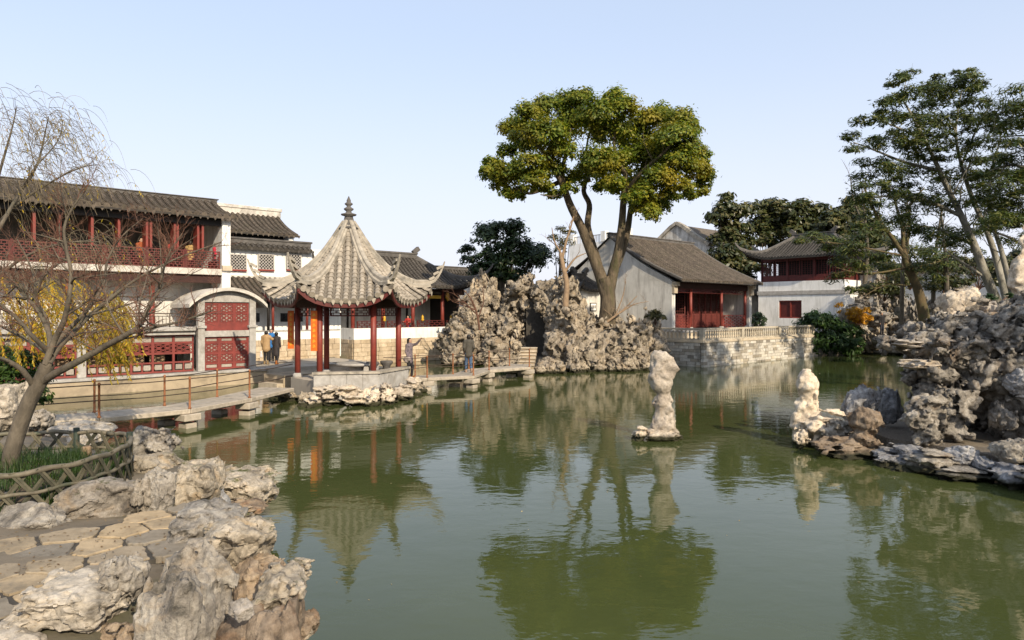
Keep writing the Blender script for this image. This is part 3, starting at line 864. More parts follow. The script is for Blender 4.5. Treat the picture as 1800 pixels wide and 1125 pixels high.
# ------------------------------------------------------------------ walls of single blocks
UNIT = MB().box(-.5, .5, -.5, .5, -.5, .5)
def unit_block(name):
    me = UNIT.mesh(name); bm = bmesh.new(); bm.from_mesh(me)
    bmesh.ops.bevel(bm, geom=bm.edges[:], offset=0.035, segments=1, affect='EDGES'); bm.to_mesh(me); bm.free()
    return me
BLOCK = {}
def block_wall(parent, axis, x0, x1, z0, z1, courses, blen, mat, off, depth=0.14, name='stone_block', seed=1, inward=1):
    """courses of single blocks; axis 'x' (face at y=off) or 'y' (face at x=off); inward = side on which the depth lies"""
    r = random.Random(seed)
    k = mat.name
    if k not in BLOCK: BLOCK[k] = unit_block('stone_block'); BLOCK[k].materials.append(mat)
    hs = (z1-z0)/courses
    for c in range(courses):
        x = x0; first = True
        while x < x1 - 0.02:
            L = blen*r.uniform(0.6, 1.45)
            if first: L *= r.uniform(0.4, 1); first = False
            if x1 - x - L < blen*0.35: L = x1 - x
            pr = r.uniform(-0.015, 0.02)
            ctr = off + inward*(depth/2) - inward*pr
            g = 0.012
            loc = (x+L/2, ctr, z0+hs*(c+.5)) if axis == 'x' else (ctr, x+L/2, z0+hs*(c+.5))
            sc = (L-g*2, depth, hs-g) if axis == 'x' else (depth, L-g*2, hs-g)
            o = mob(name, BLOCK[k], mat, parent, loc, (0, 0, 0), sc)
            x += L

def lattice_mesh(w, h, kind, frame=0.05, bar=0.022, depth=0.05):
    """framed open screen in the xz plane, origin at its lower left corner"""
    b = MB(); d = depth/2
    b.box(0, w, -d, d, 0, frame); b.box(0, w, -d, d, h-frame, h)
    b.box(0, frame, -d, d, frame, h-frame); b.box(w-frame, w, -d, d, frame, h-frame)
    iw, ih = w-2*frame, h-2*frame; d *= 0.7
    if kind == 'brick':                                   # staggered short bars
        rows = max(3, int(ih/0.1))
        for k in range(1, rows): b.box(frame, w-frame, -d, d, frame+ih*k/rows-bar/2, frame+ih*k/rows+bar/2)
        n = max(3, int(iw/0.17))
        for k in range(rows):
            for j in range(n):
                x = frame + iw*(j + (0.25 if k % 2 else 0.75))/n
                b.box(x-bar/2, x+bar/2, -d*.9, d*.9, frame+ih*k/rows, frame+ih*(k+1)/rows)
    elif kind == 'diamond':
        s = 0.18; n = int((iw+ih)/s)+2
        for k in range(-int(ih/s)-1, int(iw/s)+2):
            for sg in (1, -1):
                pts = []
                for zz in (0, ih):
                    pts.append((k*s + (zz if sg > 0 else ih-zz), zz))
                (xa, za), (xb, zb) = pts
                # clip to the frame
                if xa > xb: (xa, za), (xb, zb) = (xb, zb), (xa, za)
                if xb <= 0 or xa >= iw: continue
                sl = (zb-za)/(xb-xa)
                if xa < 0: za -= sl*xa; xa = 0
                if xb > iw: zb -= sl*(xb-iw); xb = iw
                if xb - xa > 0.02: b.bar((frame+xa, 0, frame+za), (frame+xb, 0, frame+zb), d*1.6, bar, up=(0, 1, 0.001))
    elif kind == 'crack':                                 # cracked-ice pattern
        r = random.Random(5)
        for k in range(26):
            x = frame + r.random()*iw; z = frame + r.random()*ih; a = r.choice((0.3, 1.0, 1.9, 2.6)) + r.uniform(-.2, .2); L = r.uniform(.1, .28)
            ax, az = math.cos(a)*L, math.sin(a)*L
            cl = lambda v, lo, hi: max(lo, min(hi, v))
            b.bar((cl(x-ax, frame, w-frame), 0, cl(z-az, frame, h-frame)), (cl(x+ax, frame, w-frame), 0, cl(z+az, frame, h-frame)), d*1.4, bar, up=(0, 1, 0.001))
    elif kind == 'lens':                                  # overlapping eye shapes
        rows, cols = 2, 2
        for i in range(rows):
            for j in range(cols):
                for q in range(2):
                    cx = frame + iw*(j+.5)/cols; cz = frame + ih*(i+.5)/rows; rx, rz = iw/cols*(.5-.2*q), ih/rows*(.5-.2*q)
                    ring = [(cx+rx*a, cz+rz*c) for a, c in ((-1, 0), (-.5, .8), (.5, .8), (1, 0), (.5, -.8), (-.5, -.8))]
                    for a, c in zip(ring, ring[1:]+ring[:1]): b.bar((a[0], 0, a[1]), (c[0], 0, c[1]), d*1.5, bar, up=(0, 1, 0.001))
    elif kind == 'grid':
        nx, nz = max(2, int(iw/0.16)), max(2, int(ih/0.16))
        for k in range(1, nx): b.box(frame+iw*k/nx-bar/2, frame+iw*k/nx+bar/2, -d, d, frame, h-frame)
        for k in range(1, nz): b.box(frame, w-frame, -d*.9, d*.9, frame+ih*k/nz-bar/2, frame+ih*k/nz+bar/2)
    return b.mesh('lattice')

def column(parent, x, y, z0, z1, r, mat, base=True, name='column'):
    c = MB().lathe((x, y, z0), [(r*1.0, 0), (r, z1-z0)], 14).build(name, mat, parent)
    if base: MB().lathe((x, y, z0-0.02), [(r*1.5, 0), (r*1.75, 0.07), (r*1.6, 0.15), (r*1.15, 0.2)], 14).build('column_base', M['stone_grey'], c)
    return c
loc_t = lambda o, px, v, ref: t_at(o + V*v, px)               # position along U of photo column px on the plane v behind o
def zz_at(o, t, v, py):
    d = (o + U*t + V*v).y
    return CAM_H - (py-HOR)/F_PX*d

# ------------------------------------------------------------------ terrace with balustrade
FLOOR = 1.62
ter = thing('stone_terrace', 'stone block terrace with pale balustrade rising from the pond before the hall', 'terrace', TC, UA)
MB().box(0.05, tl-0.05, 0.05, 12.5, -0.9, 1.44).build('core', M['mortar'], ter)
MB().box(-0.06, tl+0.06, -0.06, 12.6, 1.44, FLOOR-0.02).build('coping', M['stone_tan'], ter, bevel=0.02)
block_wall(ter, 'x', 0, tl, -0.3, 1.44, 9, 0.62, M['block_pale'], -0.02, 0.2, seed=3)
block_wall(ter, 'y', 0.2, 7.0, -0.3, 1.44, 9, 0.62, M['block_pale'], -0.02, 0.2, seed=4)
block_wall(ter, 'y', 0.2, 3.0, -0.3, 1.44, 9, 0.62, M['block_pale'], tl+0.02, 0.2, seed=5, inward=-1)
bz0, bz1 = FLOOR-0.02, 2.36
posts = [0.12] + [t_at(TC, px) for px in (1307, 1372)] + [tl-0.55]
for x in posts: MB().box(x-0.14, x+0.14, 0.0, 0.28, bz0, bz1).build('balustrade_post', M['balus'], ter, bevel=0.015)
yp = [0.14, 3.4, 6.6]
for y in yp[1:]: MB().box(-0.02, 0.26, y-0.14, y+0.14, bz0, bz1).build('balustrade_post', M['balus'], ter, bevel=0.015)
balm = MB().lathe((0, 0, 0), [(0.062, 0), (0.062, 0.05), (0.035, 0.09), (0.075, 0.24), (0.06, 0.33), (0.034, 0.43), (0.06, 0.47), (0.06, 0.51)], 8).mesh('baluster')
for a, b in zip(posts, posts[1:]):
    MB().box(a+0.14, b-0.14, 0.03, 0.25, bz1-0.13, bz1-0.01).build('top_rail', M['balus'], ter, bevel=0.012)
    MB().box(a+0.14, b-0.14, 0.03, 0.25, bz0, bz0+0.09).build('bottom_rail', M['balus'], ter, bevel=0.012)
    n = int((b-a-0.3)/0.27)
    for k in range(n): mob('baluster', balm, M['balus'], ter, (a+0.14+(b-a-0.28)*(k+.5)/n, 0.14, bz0+0.09))
for a, b in zip(yp, yp[1:]):
    MB().box(0.01, 0.23, a+0.14, b-0.14, bz1-0.13, bz1-0.01).build('top_rail', M['balus'], ter, bevel=0.012)
    MB().box(0.01, 0.23, a+0.14, b-0.14, bz0, bz0+0.09).build('bottom_rail', M['balus'], ter, bevel=0.012)
    n = int((b-a-0.3)/0.27)
    for k in range(n): mob('baluster', balm, M['balus'], ter, (0.12, a+0.14+(b-a-0.28)*(k+.5)/n, bz0+0.09))

# ------------------------------------------------------------------ the hall on the terrace
HS = 3.5
ha = t_at(TC + V*HS, 1181); hb = t_at(TC + V*HS, 1321)
HF = 2.12
HO = TC + U*ha + V*HS; HO.z = HF
HL = hb - ha
hall = thing('lakeside_hall', 'grey gabled hall with brown tile roof and red porch on the terrace', 'building', HO, UA)
EZ, RZ, RY, BY = 5.5-HF, 8.85-HF, 5.3, 9.6
MB().box(-0.1, HL+0.1, -0.9, BY, FLOOR-HF-0.01, -0.12).build('plinth', M['stone_tan'], hall)
MB().box(-0.16, HL+0.16, -0.98, BY, -0.12, 0.0).build('plinth_cap', M['stone_grey'], hall)
def gable(x0, x1, name):
    poly = [(0, 0), (0, EZ-0.12)]
    pr = profile(RY, RZ, -0.2, EZ, 0.28)
    poly += [(y, z-0.14) for y, z in reversed(pr) if y > 0.05] + [(BY, EZ+0.2), (BY, 0)]
    MB().extr(poly, (x0, 0, 0), (0, 1, 0), (0, 0, 1), (1, 0, 0), x1-x0).build(name, M['plaster_old'], hall)
gable(0, 0.38, 'gable_wall'); gable(HL-0.38, HL, 'gable_wall')
MB().box(0.38, HL-0.38, BY-0.3, BY, 0, EZ+0.2).build('back_wall', M['plaster_old'], hall)
for x in (0.0, HL-0.38):                                  # corbelled wall heads under the eave
    b = MB(); b.box(x-0.02, x+0.4, -0.36, 0, EZ-0.42, EZ-0.15); b.box(x, x+0.38, -0.2, 0, EZ-0.9, EZ-0.43)
    b.build('wall_head', M['stone_tan'], hall)
rf = rect_roof(hall, -0.12, HL+0.12, profile(RY, RZ, -0.85, EZ-0.02, 0.3), 0.265, 0.085, M['tile_brown'], M['tile_bed'], M['ridge_dark'], 0.24)
for x in (-0.06, HL+0.06):                                # verge course along the gable
    pr = profile(RY, RZ, -0.85, EZ-0.02, 0.3)
    b = MB()
    b.sweep([(x, y, z+0.03) for y, z in pr], 0.2, 0.16)
    b.build('verge', M['ridge_dark'], rf)
MB().box(0.38, HL-0.38, 0.1, 0.32, EZ-0.55, EZ-0.12).build('beam', M['soffit'], hall)
MB().box(0.38, HL-0.38, 0.36, BY-0.3, EZ-0.2, EZ-0.12).build('ceiling', M['black_wood'], hall)
cx = [t_at(TC + V*(HS+0.25), px) - ha for px in (1214, 1268)]
for x in [0.52] + cx + [HL-0.52]: column(hall, x, 0.25, 0, EZ-0.3, 0.11, M['red'])
fr = lattice_mesh(1.0, 0.28, 'crack', 0.03, 0.02)
for a, b in zip([0.52]+cx, cx+[HL-0.52]):                 # hanging fretwork under the beam
    mob('fretwork', fr, M['red_dark'], hall, (a+0.1, 0.22, EZ-0.83), None, (b-a-0.2, 1, 1))
rl_ = lattice_mesh(1.0, 0.95, 'brick', 0.05, 0.03, 0.06)
for a, b in ((0.4, cx[0]-0.1), (cx[1]+0.1, HL-0.6)):
    mob('railing', rl_, M['red'], hall, (a, 0.22, 0.04), None, (b-a, 1, 1))
# porch back: screens and doors
yb = 2.3
nd_ = 12; w = (HL-0.76)/nd_
dm = MB(); dm.box(0.02, w-0.02, -0.03, 0.03, 0.05, 1.1); dm.box(0.02, 0.1, -0.04, 0.04, 1.1, 2.7); dm.box(w-0.1, w-0.02, -0.04, 0.04, 1.1, 2.7); dm.box(0.1, w-0.1, -0.04, 0.04, 2.6, 2.7)
dm.box(0.12, w-0.12, -0.05, -0.03, 0.15, 0.5); dm.box(0.12, w-0.12, -0.05, -0.03, 0.6, 1.0)
for k in range(1, 4): dm.box(0.1+(w-0.2)*k/4-.012, 0.1+(w-0.2)*k/4+.012, -.02, .02, 1.1, 2.6)
for k in range(1, 8): dm.box(0.1, w-0.1, -.018, .018, 1.1+1.5*k/8-.012, 1.1+1.5*k/8+.012)
dme = dm.mesh('door_leaf')
for k in range(nd_):
    if k in (5,): continue
    mob('door_leaf', dme, M['red_rail'], hall, (0.38+w*k, yb, 0), (0, 0, -0.9 if k == 4 else 0))
MB().box(0.38, HL-0.38, yb-0.08, yb+0.08, 2.72, EZ-0.2).build('transom', M['soffit'], hall)
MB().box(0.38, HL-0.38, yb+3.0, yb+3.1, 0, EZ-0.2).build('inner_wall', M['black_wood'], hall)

# ------------------------------------------------------------------ white two-storey tower
TO = at(1485, 560, 57.0); TO.z = 0.9
TB = 7.7; TA = 5.4
tow = thing('white_tower', 'white two-storey tower with dark red window band and upswept black roof', 'building', TO, UA)
z0 = -TO.z
bw = MB()
WZ = 6.05-TO.z
fz = lambda py, px=1485: CAM_H - (py-HOR)/F_PX*57.0 - TO.z
# front wall (x = 0) with its window opening
wy0 = -t_at(TO, 1409, -V); wy1 = -t_at(TO, 1369, -V)
wz0, wz1 = fz(560), fz(527)
bw.box(0, 0.35, 0, wy0, -1.5, WZ); bw.box(0, 0.35, wy1, TB, -1.5, WZ); bw.box(0, 0.35, wy0, wy1, -1.5, wz0); bw.box(0, 0.35, wy0, wy1, wz1, WZ)
# right wall (y = 0) with a doorway
bw.box(0.35, 2.0, 0, 0.35, -1.5, WZ); bw.box(3.4, TA, 0, 0.35, -1.5, WZ); bw.box(2.0, 3.4, 0, 0.35, fz(521), WZ)
bw.box(0.35, TA, TB-0.35, TB, -1.5, WZ); bw.box(TA-0.35, TA, 0.35, TB-0.35, -1.5, WZ)
bw.build('wall', M['plaster'], tow)
MB().box(-0.08, TA+0.08, -0.08, TB+0.08, fz(516), fz(509)).build('string_course', M['stone_grey'], tow)
wf = MB(); wf.box(0.16, 0.24, wy0, wy1, wz0, wz1); win = wf.build('window', M['red_dark'], tow)
fb = MB(); fb.box(0.08, 0.2, wy0-.0, wy0+0.09, wz0, wz1); fb.box(0.08, 0.2, wy1-0.09, wy1, wz0, wz1); fb.box(0.08, 0.2, wy0, wy1, wz1-0.1, wz1); fb.box(0.08, 0.2, wy0, wy1, wz0, wz0+0.1); fb.box(0.08, 0.2, (wy0+wy1)/2-.05, (wy0+wy1)/2+.05, wz0, wz1)
fb.build('frame', M['red'], win)
MB().box(0.35, TA-0.35, 0.35, TB-0.35, WZ-0.15, WZ).build('floor', M['black_wood'], tow)
UZ = fz(447)
wl = lattice_mesh(0.78, UZ-WZ-0.75, 'grid', 0.06, 0.02)
def tower_bay(x0, y0, x1, y1, n):
    d = Vector((x1-x0, y1-y0, 0)); L = d.length; d.normalize(); a = math.atan2(d.y, d.x)
    b = MB(); b.bar((x0, y0, WZ+0.25), (x1, y1, WZ+0.25), 0.1, 0.5); b.bar((x0, y0, UZ-0.1), (x1, y1, UZ-0.1), 0.12, 0.28)
    b.build('window_sill_panel', M['red_dark'], tow)
    for k in range(n+1):
        q = Vector((x0, y0, 0)) + d*L*k/n
        MB().box(q.x-.08, q.x+.08, q.y-.08, q.y+.08, WZ, UZ).build('post', M['red_dark'], tow)
    for k in range(n*2):
        q = Vector((x0, y0, 0)) + d*(L*(k+.5)/(2*n) - 0.39)
        ww = L/(2*n)-0.12
        q = Vector((x0, y0, 0)) + d*(L*(k+.5)/(2*n) - ww/2)
        s = mob('window_leaf', wl, M['red_dark'], tow, (q.x, q.y, WZ+0.5), (0, 0, a), (ww/0.78, 1, 1))
e_ = 0.25
tower_bay(e_, TB-e_, e_, e_, 3); tower_bay(e_, e_, TA-e_, e_, 2); tower_bay(TA-e_, e_, TA-e_, TB-e_, 3); tower_bay(TA-e_, TB-e_, e_, TB-e_, 2)
MB().box(e_, TA-e_, e_, TB-e_, UZ-0.02, UZ+0.1).build('ceiling', M['black_wood'], tow)
MB().box(1.6, 3.6, 1.2, 6.6, WZ, UZ-0.02).build('dark_infill', M['black_wood'], tow)  # black block added inside to darken what shows through the windows
hip_roof(tow, lambda x, y, z: (TA/2 - y, TB/2 + x, z), TB/2+0.95, TA/2+0.95, 1.75, UZ+0.02, fz(424)+0.9, 0.75, 0.29, 0.1, M['tile_black'], M['tile_bed'], M['ridge_dark'], tip=0.8, lc=2.6, curl=0.55)

# ------------------------------------------------------------------ gallery with stone base on the far shore
gal = thing('waterside_gallery', 'open red-columned gallery with dark tile roof above a tan stone wall', 'building', (G0.x, G0.y, 0), UA)
GL = 8.6
MB().box(0.06, GL, 0.06, 5.0, -0.9, 1.58).build('core', M['mortar'], gal)
block_wall(gal, 'x', 0, GL, -0.25, 1.6, 7, 0.85, M['block_tan'], -0.02, 0.16, seed=8)
block_wall(gal, 'y', 0.15, 4.6, -0.25, 1.6, 7, 0.85, M['block_tan'], -0.02, 0.16, seed=9)
gp = MB(); gp.box(0, GL, 0, 0.3, 1.6, 2.31); gp.box(0, 0.3, 0.3, 4.6, 1.6, 2.31); gp.build('parapet', M['plaster'], gal)
MB().box(0.3, GL, 0.3, 5.0, 1.58, 1.66).build('floor', M['stone_grey'], gal)
gr_ = lattice_mesh(1.0, 0.46, 'brick', 0.04, 0.03, 0.06)
gx_ = [0.2, 2.4, 4.75, t_at(G0, 785)]
for x in gx_: column(gal, x, 0.5, 1.66, 4.95, 0.13, M['red'], name='column')
for a, b in zip(gx_, gx_[1:]+[GL]):
    mob('railing', gr_, M['red_dark'], gal, (a+0.1, 0.15, 2.31), None, (b-a-0.2, 1, 1))
MB().box(0, GL+0.5, 0.4, 0.6, 4.55, 4.95).build('beam', M['soffit'], gal)
gb = MB(); gb.box(-0.2, GL, 3.8, 4.05, 1.6, 4.9); gb.build('back_wall', M['plaster_old'], gal)
for x in (1.6, 3.7, 5.6, 6.4): MB().box(x-.06, x+.06, 3.7, 3.8, 1.66, 4.8).build('wall_post', M['black_wood'], gal)
MB().box(GL-0.1, GL+0.1, 0.5, 3.8, 1.6, 4.9).build('end_wall', M['black_wood'], gal)
MB().box(gx_[3]-1.6, gx_[3]-0.25, 0.3, 0.38, 4.28, 4.5).build('gilt_board', M['gold'], gal)
MB().box(gx_[3]-1.6, gx_[3]-0.25, 0.3, 0.36, 4.6, 4.75).build('carved_board', M['tile_brown'], gal)
br = rock('gilt_bracket', ERO[2], M['gold'], (gx_[3]+0.35, 0.35, 4.45), (0.24, 0.14, 0.36), 0.4, gal)
for px in (678, 745, 795):                                # gilt finials on the railing
    x = t_at(G0, px)
    b = MB(); b.lathe((x, 0.15, 2.74), [(.09, 0), (.11, .08), (.07, .16), (.1, .24), (.06, .34), (.01, .42)], 10); b.build('gilt_finial', M['gold'], gal)
rx_ = t_at(G0 + V*2.4, 727)
hx_ = 6.2; ccx = (GL+0.9) - hx_
hip_roof(gal, lambda x, y, z: (ccx + x, 2.3 + y, z), hx_, 3.3, rx_-ccx, 5.1, 7.2, 0.75, 0.3, 0.1, M['tile'], M['tile_bed'], M['ridge_dark'], tip=0.9, lc=2.6, sides=(0, 1), curl=0.7)

# long garden wall behind the gallery
gw = thing('garden_wall', 'long white garden wall with dark tile coping behind the gallery roof', 'wall', (G0.x, G0.y, 0) , UA)
MB().box(-6.5, 22, 8.0, 8.3, 0.3, 6.55).build('wall', M['plaster_old'], gw)
rect_roof(gw, -6.5, 22, profile(8.15, 7.0, 7.7, 6.55, 0.02, 3), 0.3, 0.1, M['tile'], M['tile_bed'], M['ridge_dark'], 0.22, name='coping')

# ------------------------------------------------------------------ corridor and lattice-window wall beside the stone boat
cor = thing('white_corridor', 'white corridor building with diamond lattice windows under two tiled roofs', 'building', (QO.x, QO.y, 0), UA)
c0 = t_at(QO + V*5, 425); c1 = t_at(QO + V*5, 598)
MB().box(c0-3, c1, 5.06, 7.0, 0, 1.78).build('core', M['mortar'], cor)
block_wall(cor, 'x', c0-1, c1, 0.5, 1.8, 4, 0.8, M['block_tan'], 5.0, 0.16, seed=12)
MB().box(c0-3, c1, 5.0, 5.25, 1.8, 2.28).build('parapet', M['plaster'], cor)
MB().box(c0-3, c1, 4.96, 5.29, 2.28, 2.33).build('parapet_cap', M['stone_grey'], cor)
cw0 = t_at(QO + V*6.8, 390)
MB().box(cw0, c1+1, 6.8, 7.05, 0.6, 7.15).build('wall', M['plaster'], cor)
for px0, px1 in ((440, 456), (493, 532)):
    a, b = t_at(QO + V*6.8, px0), t_at(QO + V*6.8, px1)
    wn_ = MB().box(a, b, 6.76, 6.8, 2.78, 3.28).build('window', M['black_wood'], cor)
    n = max(1, int((b-a)/0.6))
    for k in range(n): MB().box(a+(b-a)*k/n+.03, a+(b-a)*(k+1)/n-.03, 6.74, 6.76, 2.82, 3.24).build('pane', M['glass_dark'], wn_)
for px, mm in ((472, 'black_wood'), (480, 'red'), (540, 'red'), (560, 'red_dark')):
    x = t_at(QO + V*5.1, px); column(cor, x, 5.12, 2.33, 4.35, 0.075, M[mm], base=False)
rect_roof(cor, t_at(QO + V*4.4, 402), c1+0.5, profile(6.75, 5.3, 4.3, 4.2, 0.12), 0.3, 0.1, M['tile_brown'], M['tile_bed'], None, back=False, name='lower_roof')
MB().box(cw0, c1+1, 6.72, 6.8, 5.3, 5.42).build('frieze', M['ridge_white'], cor)
zt = 0
for px0, px1 in ((402, 433), (453.5, 481.5), (503, 529)):
    a, b = t_at(QO + V*6.75, px0), t_at(QO + V*6.75, px1)
    tm = (a+b)/2
    zb, zu = zz_at(QO, tm, 6.75, 474.5), zz_at(QO, tm, 6.75, 447)
    wn_ = MB().box(a, b, 6.74, 6.8, zb, zu).build('window', M['glass_dark'], cor)
    mob('lattice', lattice_mesh(b-a, zu-zb, 'diamond', 0.05, 0.028), M['lattice_pale'], wn_, (a, 6.7, zb))
    MB().box(a, b, 6.66, 6.74, zb-0.07, zb+0.03).build('sill', M['red'], wn_)
b7 = t_at(QO + V*6.8, 546)
rect_roof(cor, cw0, b7, profile(6.95, 7.3, 6.45, 7.0, 0.02, 3), 0.3, 0.1, M['tile'], M['tile_bed'], M['ridge_dark'], 0.28, name='coping', back=False)
u0, u1 = t_at(QO + V*8.0, 392), t_at(QO + V*8.0, 526)
MB().box(u0, u1-0.5, 8.6, 8.8, 5, 8.1).build('upper_wall', M['black_wood'], cor)
MB().box(u1-0.75, u1-0.4, 7.9, 11.5, 5, 8.0).build('end_wall', M['plaster'], cor)
rect_roof(cor, u0, u1-0.15, profile(10.6, 9.45, 7.7, 8.02, 0.16), 0.31, 0.105, M['tile_brown'], M['tile_bed'], M['ridge_white'], 0.5, name='upper_roof')

# ------------------------------------------------------------------ two-storey balcony building
bal = thing('balcony_building', 'two-storey building with dark red balcony under a long tiled roof', 'building', (QO.x, QO.y, 0), UA)
e1 = t_at(QO + V*2.0, 402)
x0 = -7.5
MB().box(e1-0.4, e1, 1.75, 7.0, 0.6, 7.75).build('end_wall', M['plaster'], bal)
MB().box(e1-0.42, e1+0.03, 1.6, 1.75, 5.35, 5.6).build('corbel', M['stone_tan'], bal)
MB().box(x0, e1-0.4, 5.6, 5.85, 0.6, 7.9).build('back_wall', M['ridge_dark'], bal)  # grey wall coloured darker to stand for the shade behind the balcony
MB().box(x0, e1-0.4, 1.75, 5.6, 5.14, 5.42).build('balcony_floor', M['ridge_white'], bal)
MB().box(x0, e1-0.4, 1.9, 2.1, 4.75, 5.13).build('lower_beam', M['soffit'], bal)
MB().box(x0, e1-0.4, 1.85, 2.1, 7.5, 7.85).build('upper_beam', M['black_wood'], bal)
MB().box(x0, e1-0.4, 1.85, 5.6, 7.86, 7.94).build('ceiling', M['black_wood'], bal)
MB().box(x0, e1-0.4, 3.3, 3.5, 0.6, 5.1).build('lower_wall', M['plaster_old'], bal)
n = 9; w = (e1-0.4-x0)/n
rp = lattice_mesh(w-0.1, 0.84, 'brick', 0.05, 0.035, 0.06)
for k in range(n):
    mob('railing_panel', rp, M['red_rail'], bal, (x0+w*k+0.05, 1.9, 5.43))
    MB().box(x0+w*k-0.05, x0+w*k+0.05, 1.84, 1.96, 5.42, 6.32).build('railing_post', M['red_dark'], bal)
for px in (60, 105, 162, 209, 258, 265, 307, 312, 348, 356, 391):   # open casements
    x = t_at(QO + V*2.0, px)
    b = MB(); b.box(x-0.05, x+0.05, 1.95, 2.55, 6.28, 7.5); b.build('casement', M['red'], bal)
for px in (120, 267):
    column(bal, t_at(QO + V*2.3, px), 2.3, 0.68, 4.8, 0.12, M['red'], base=False)
for px in (330, 380): MB().box(t_at(QO + V*4.6, px)-0.35, t_at(QO + V*4.6, px)+0.45, 5.54, 5.6, 5.42, 7.0).build('inner_door', M['black_wood'], bal)
rect_roof(bal, x0, e1+0.15, profile(4.3, 9.02, 1.35, 7.93, 0.16), 0.33, 0.115, M['tile_brown'], M['tile_bed'], M['ridge_dark'], 0.14)

# ------------------------------------------------------------------ stone boat: screened cabin and arched kiosk on the quay
quay = MB(); quay.box(-9, 8.75, 0, 1.2, -0.9, 0.56); put(quay.build('quay_wall', M['quay'], None, loc=(QO.x, QO.y, 0), rot=(0, 0, UA)), kind='structure')
cp = MB(); cp.box(-9, 8.75, -0.06, 1.3, 0.56, 0.68); put(cp.build('quay_kerb', M['stone_grey'], None, bevel=0.02, loc=(QO.x, QO.y, 0), rot=(0, 0, UA)), kind='structure')
pv = MB(); pv.box(-9, 13.5, 1.3, 5.0, -0.5, 0.684); pv.box(8.75, 12.8, -0.2, 1.3, -0.9, 0.68); pv.box(9.4, 14.6, 1.3, 4.9, -0.9, 0.69)
put(pv.build('shore_pavement', M['paving'], None, loc=(QO.x, QO.y, 0), rot=(0, 0, UA)), kind='structure')

boat = thing('stone_boat_cabin', 'low red-screened cabin with grey slab roof and iron railing on the quay', 'cabin', (QO.x, QO.y, 0), UA)
k0 = t_at(QO + V*0.5, 346); s0 = -7.0
MB().box(s0, k0-0.15, 0.25, 2.6, 2.36, 2.52).build('roof_beam', M['stone_grey'], boat)
MB().box(s0, k0-0.15, 0.1, 2.7, 2.52, 2.70).build('roof_slab', M['stone_grey'], boat, bevel=0.02)
MB().box(s0, k0-0.15, 2.9, 3.0, 0.68, 2.36).build('cabin_back_wall', M['black_wood'], boat)
sp = [s0, -3.9, t_at(QO + V*0.4, 143), k0-0.15]
for x in sp[1:3]: MB().box(x-0.16, x+0.16, 0.3, 0.62, 0.68, 2.36).build('stone_post', M['stone_grey'], boat, bevel=0.015)
for a, b in zip(sp, sp[1:]):
    a += 0.16; b -= 0.16 if b < k0-0.2 else 0.0
    n = max(2, int(round((b-a)/0.82))); w = (b-a)/n
    pm = MB(); d = 0.035
    pm.box(0, 0.045, -d, d, 0, 1.66); pm.box(w-0.045, w, -d, d, 0, 1.66)
    for zz in (0.0, 0.40, 0.80, 1.27, 1.58): pm.box(0.045, w-0.045, -d, d, zz, zz+0.075)
    pm.box(w/2-0.03, w/2+0.03, -d*.9, d*.9, 0.075, 0.40)
    pmm = pm.mesh('screen_frame'); ln = lattice_mesh(w-0.09, 0.395, 'lens', 0.02, 0.03, 0.05)
    pnm = [MB().box(0.09, w/2-0.06, -0.02, 0.0, 0.13, 0.35).mesh('shell_pane'), MB().box(w/2+0.06, w-0.09, -0.02, 0, 0.13, 0.35).mesh('shell_pane'), MB().box(0.06, w-0.06, 0.0, 0.015, 1.35, 1.58).mesh('shell_pane')]
    for k in range(n):
        s_ = mob('screen', pmm, M['red_bright'], boat, (a+w*k, 0.5, 0.70))
        mob('lattice', ln, M['red_bright'], s_, (0.045, 0, 0.875))
        for q in pnm: mob('shell_pane', q, M['shell'], s_, (0, 0, 0))
        if k % 3 != 1: mob('seat_back', MB().box(0.1, w-0.1, 0.9, 0.95, 0.1, 0.75).mesh('seat_back'), M['bark_tan'], s_)
n = 7; rw = (k0-0.3-s0)/14
rpm = MB(); rpm.tube([(0, 0, 0), (0, 0, 0.62)], 0.025, 6); rpm.tube([(0, 0, 0.6), (rw, 0, 0.6)], 0.02, 6); rpm.tube([(0, 0, 0.12), (rw, 0, 0.12)], 0.016, 6); rpm.tube([(0, 0, 0.48), (rw, 0, 0.48)], 0.014, 6)
for k in range(1, 6): rpm.tube([(rw*k/6, 0, 0.12), (rw*k/6, 0, 0.48)], 0.012, 5)
rpm = rpm.mesh('roof_railing')
for k in range(14): mob('roof_railing', rpm, M['iron'], boat, (s0+rw*k, 0.3, 2.70))
for px0, px1 in ((196, 215), (247, 262), (304, 318)):      # pale stanchions with low windows between them, on the set-back wall
    MB().box(t_at(QO + V*3.25, px0), t_at(QO + V*3.25, px1), 3.2, 3.28, 2.7, 3.6).build('wall_pier', M['plaster'], boat)

kio = thing('arched_kiosk', 'grey stone kiosk with arched roof and two tiers of red lattice doors', 'kiosk', (QO.x, QO.y, 0), UA)
ka, kb = k0, t_at(QO + V*0.4, 449)
kw = kb-ka; pw = 0.3
for x in (ka, kb-pw): MB().box(x, x+pw, 0.32, 0.62, 0.68, 4.0).build('stone_post', M['stone_grey'], kio, bevel=0.015)
for x in (ka, kb-pw): MB().box(x, x+pw, 2.4, 2.7, 0.68, 4.0).build('stone_post', M['stone_grey'], kio, bevel=0.015)
for x in (ka-0.06, kb-pw-0.06): MB().box(x, x+pw+0.12, 0.26, 0.68, 2.62, 2.74).build('post_cap', M['stone_grey'], kio, bevel=0.01)
MB().box(ka+pw, kb-pw, 0.36, 0.6, 2.22, 2.5).build('stone_beam', M['stone_grey'], kio, bevel=0.01)
arch = MB(); n = 16; ov = 0.45; aw = kw+2*ov
xa = lambda k: ka-ov + aw*k/n
za = lambda k: 3.72 + 0.78*(1-((k/n)*2-1)**2)**0.85
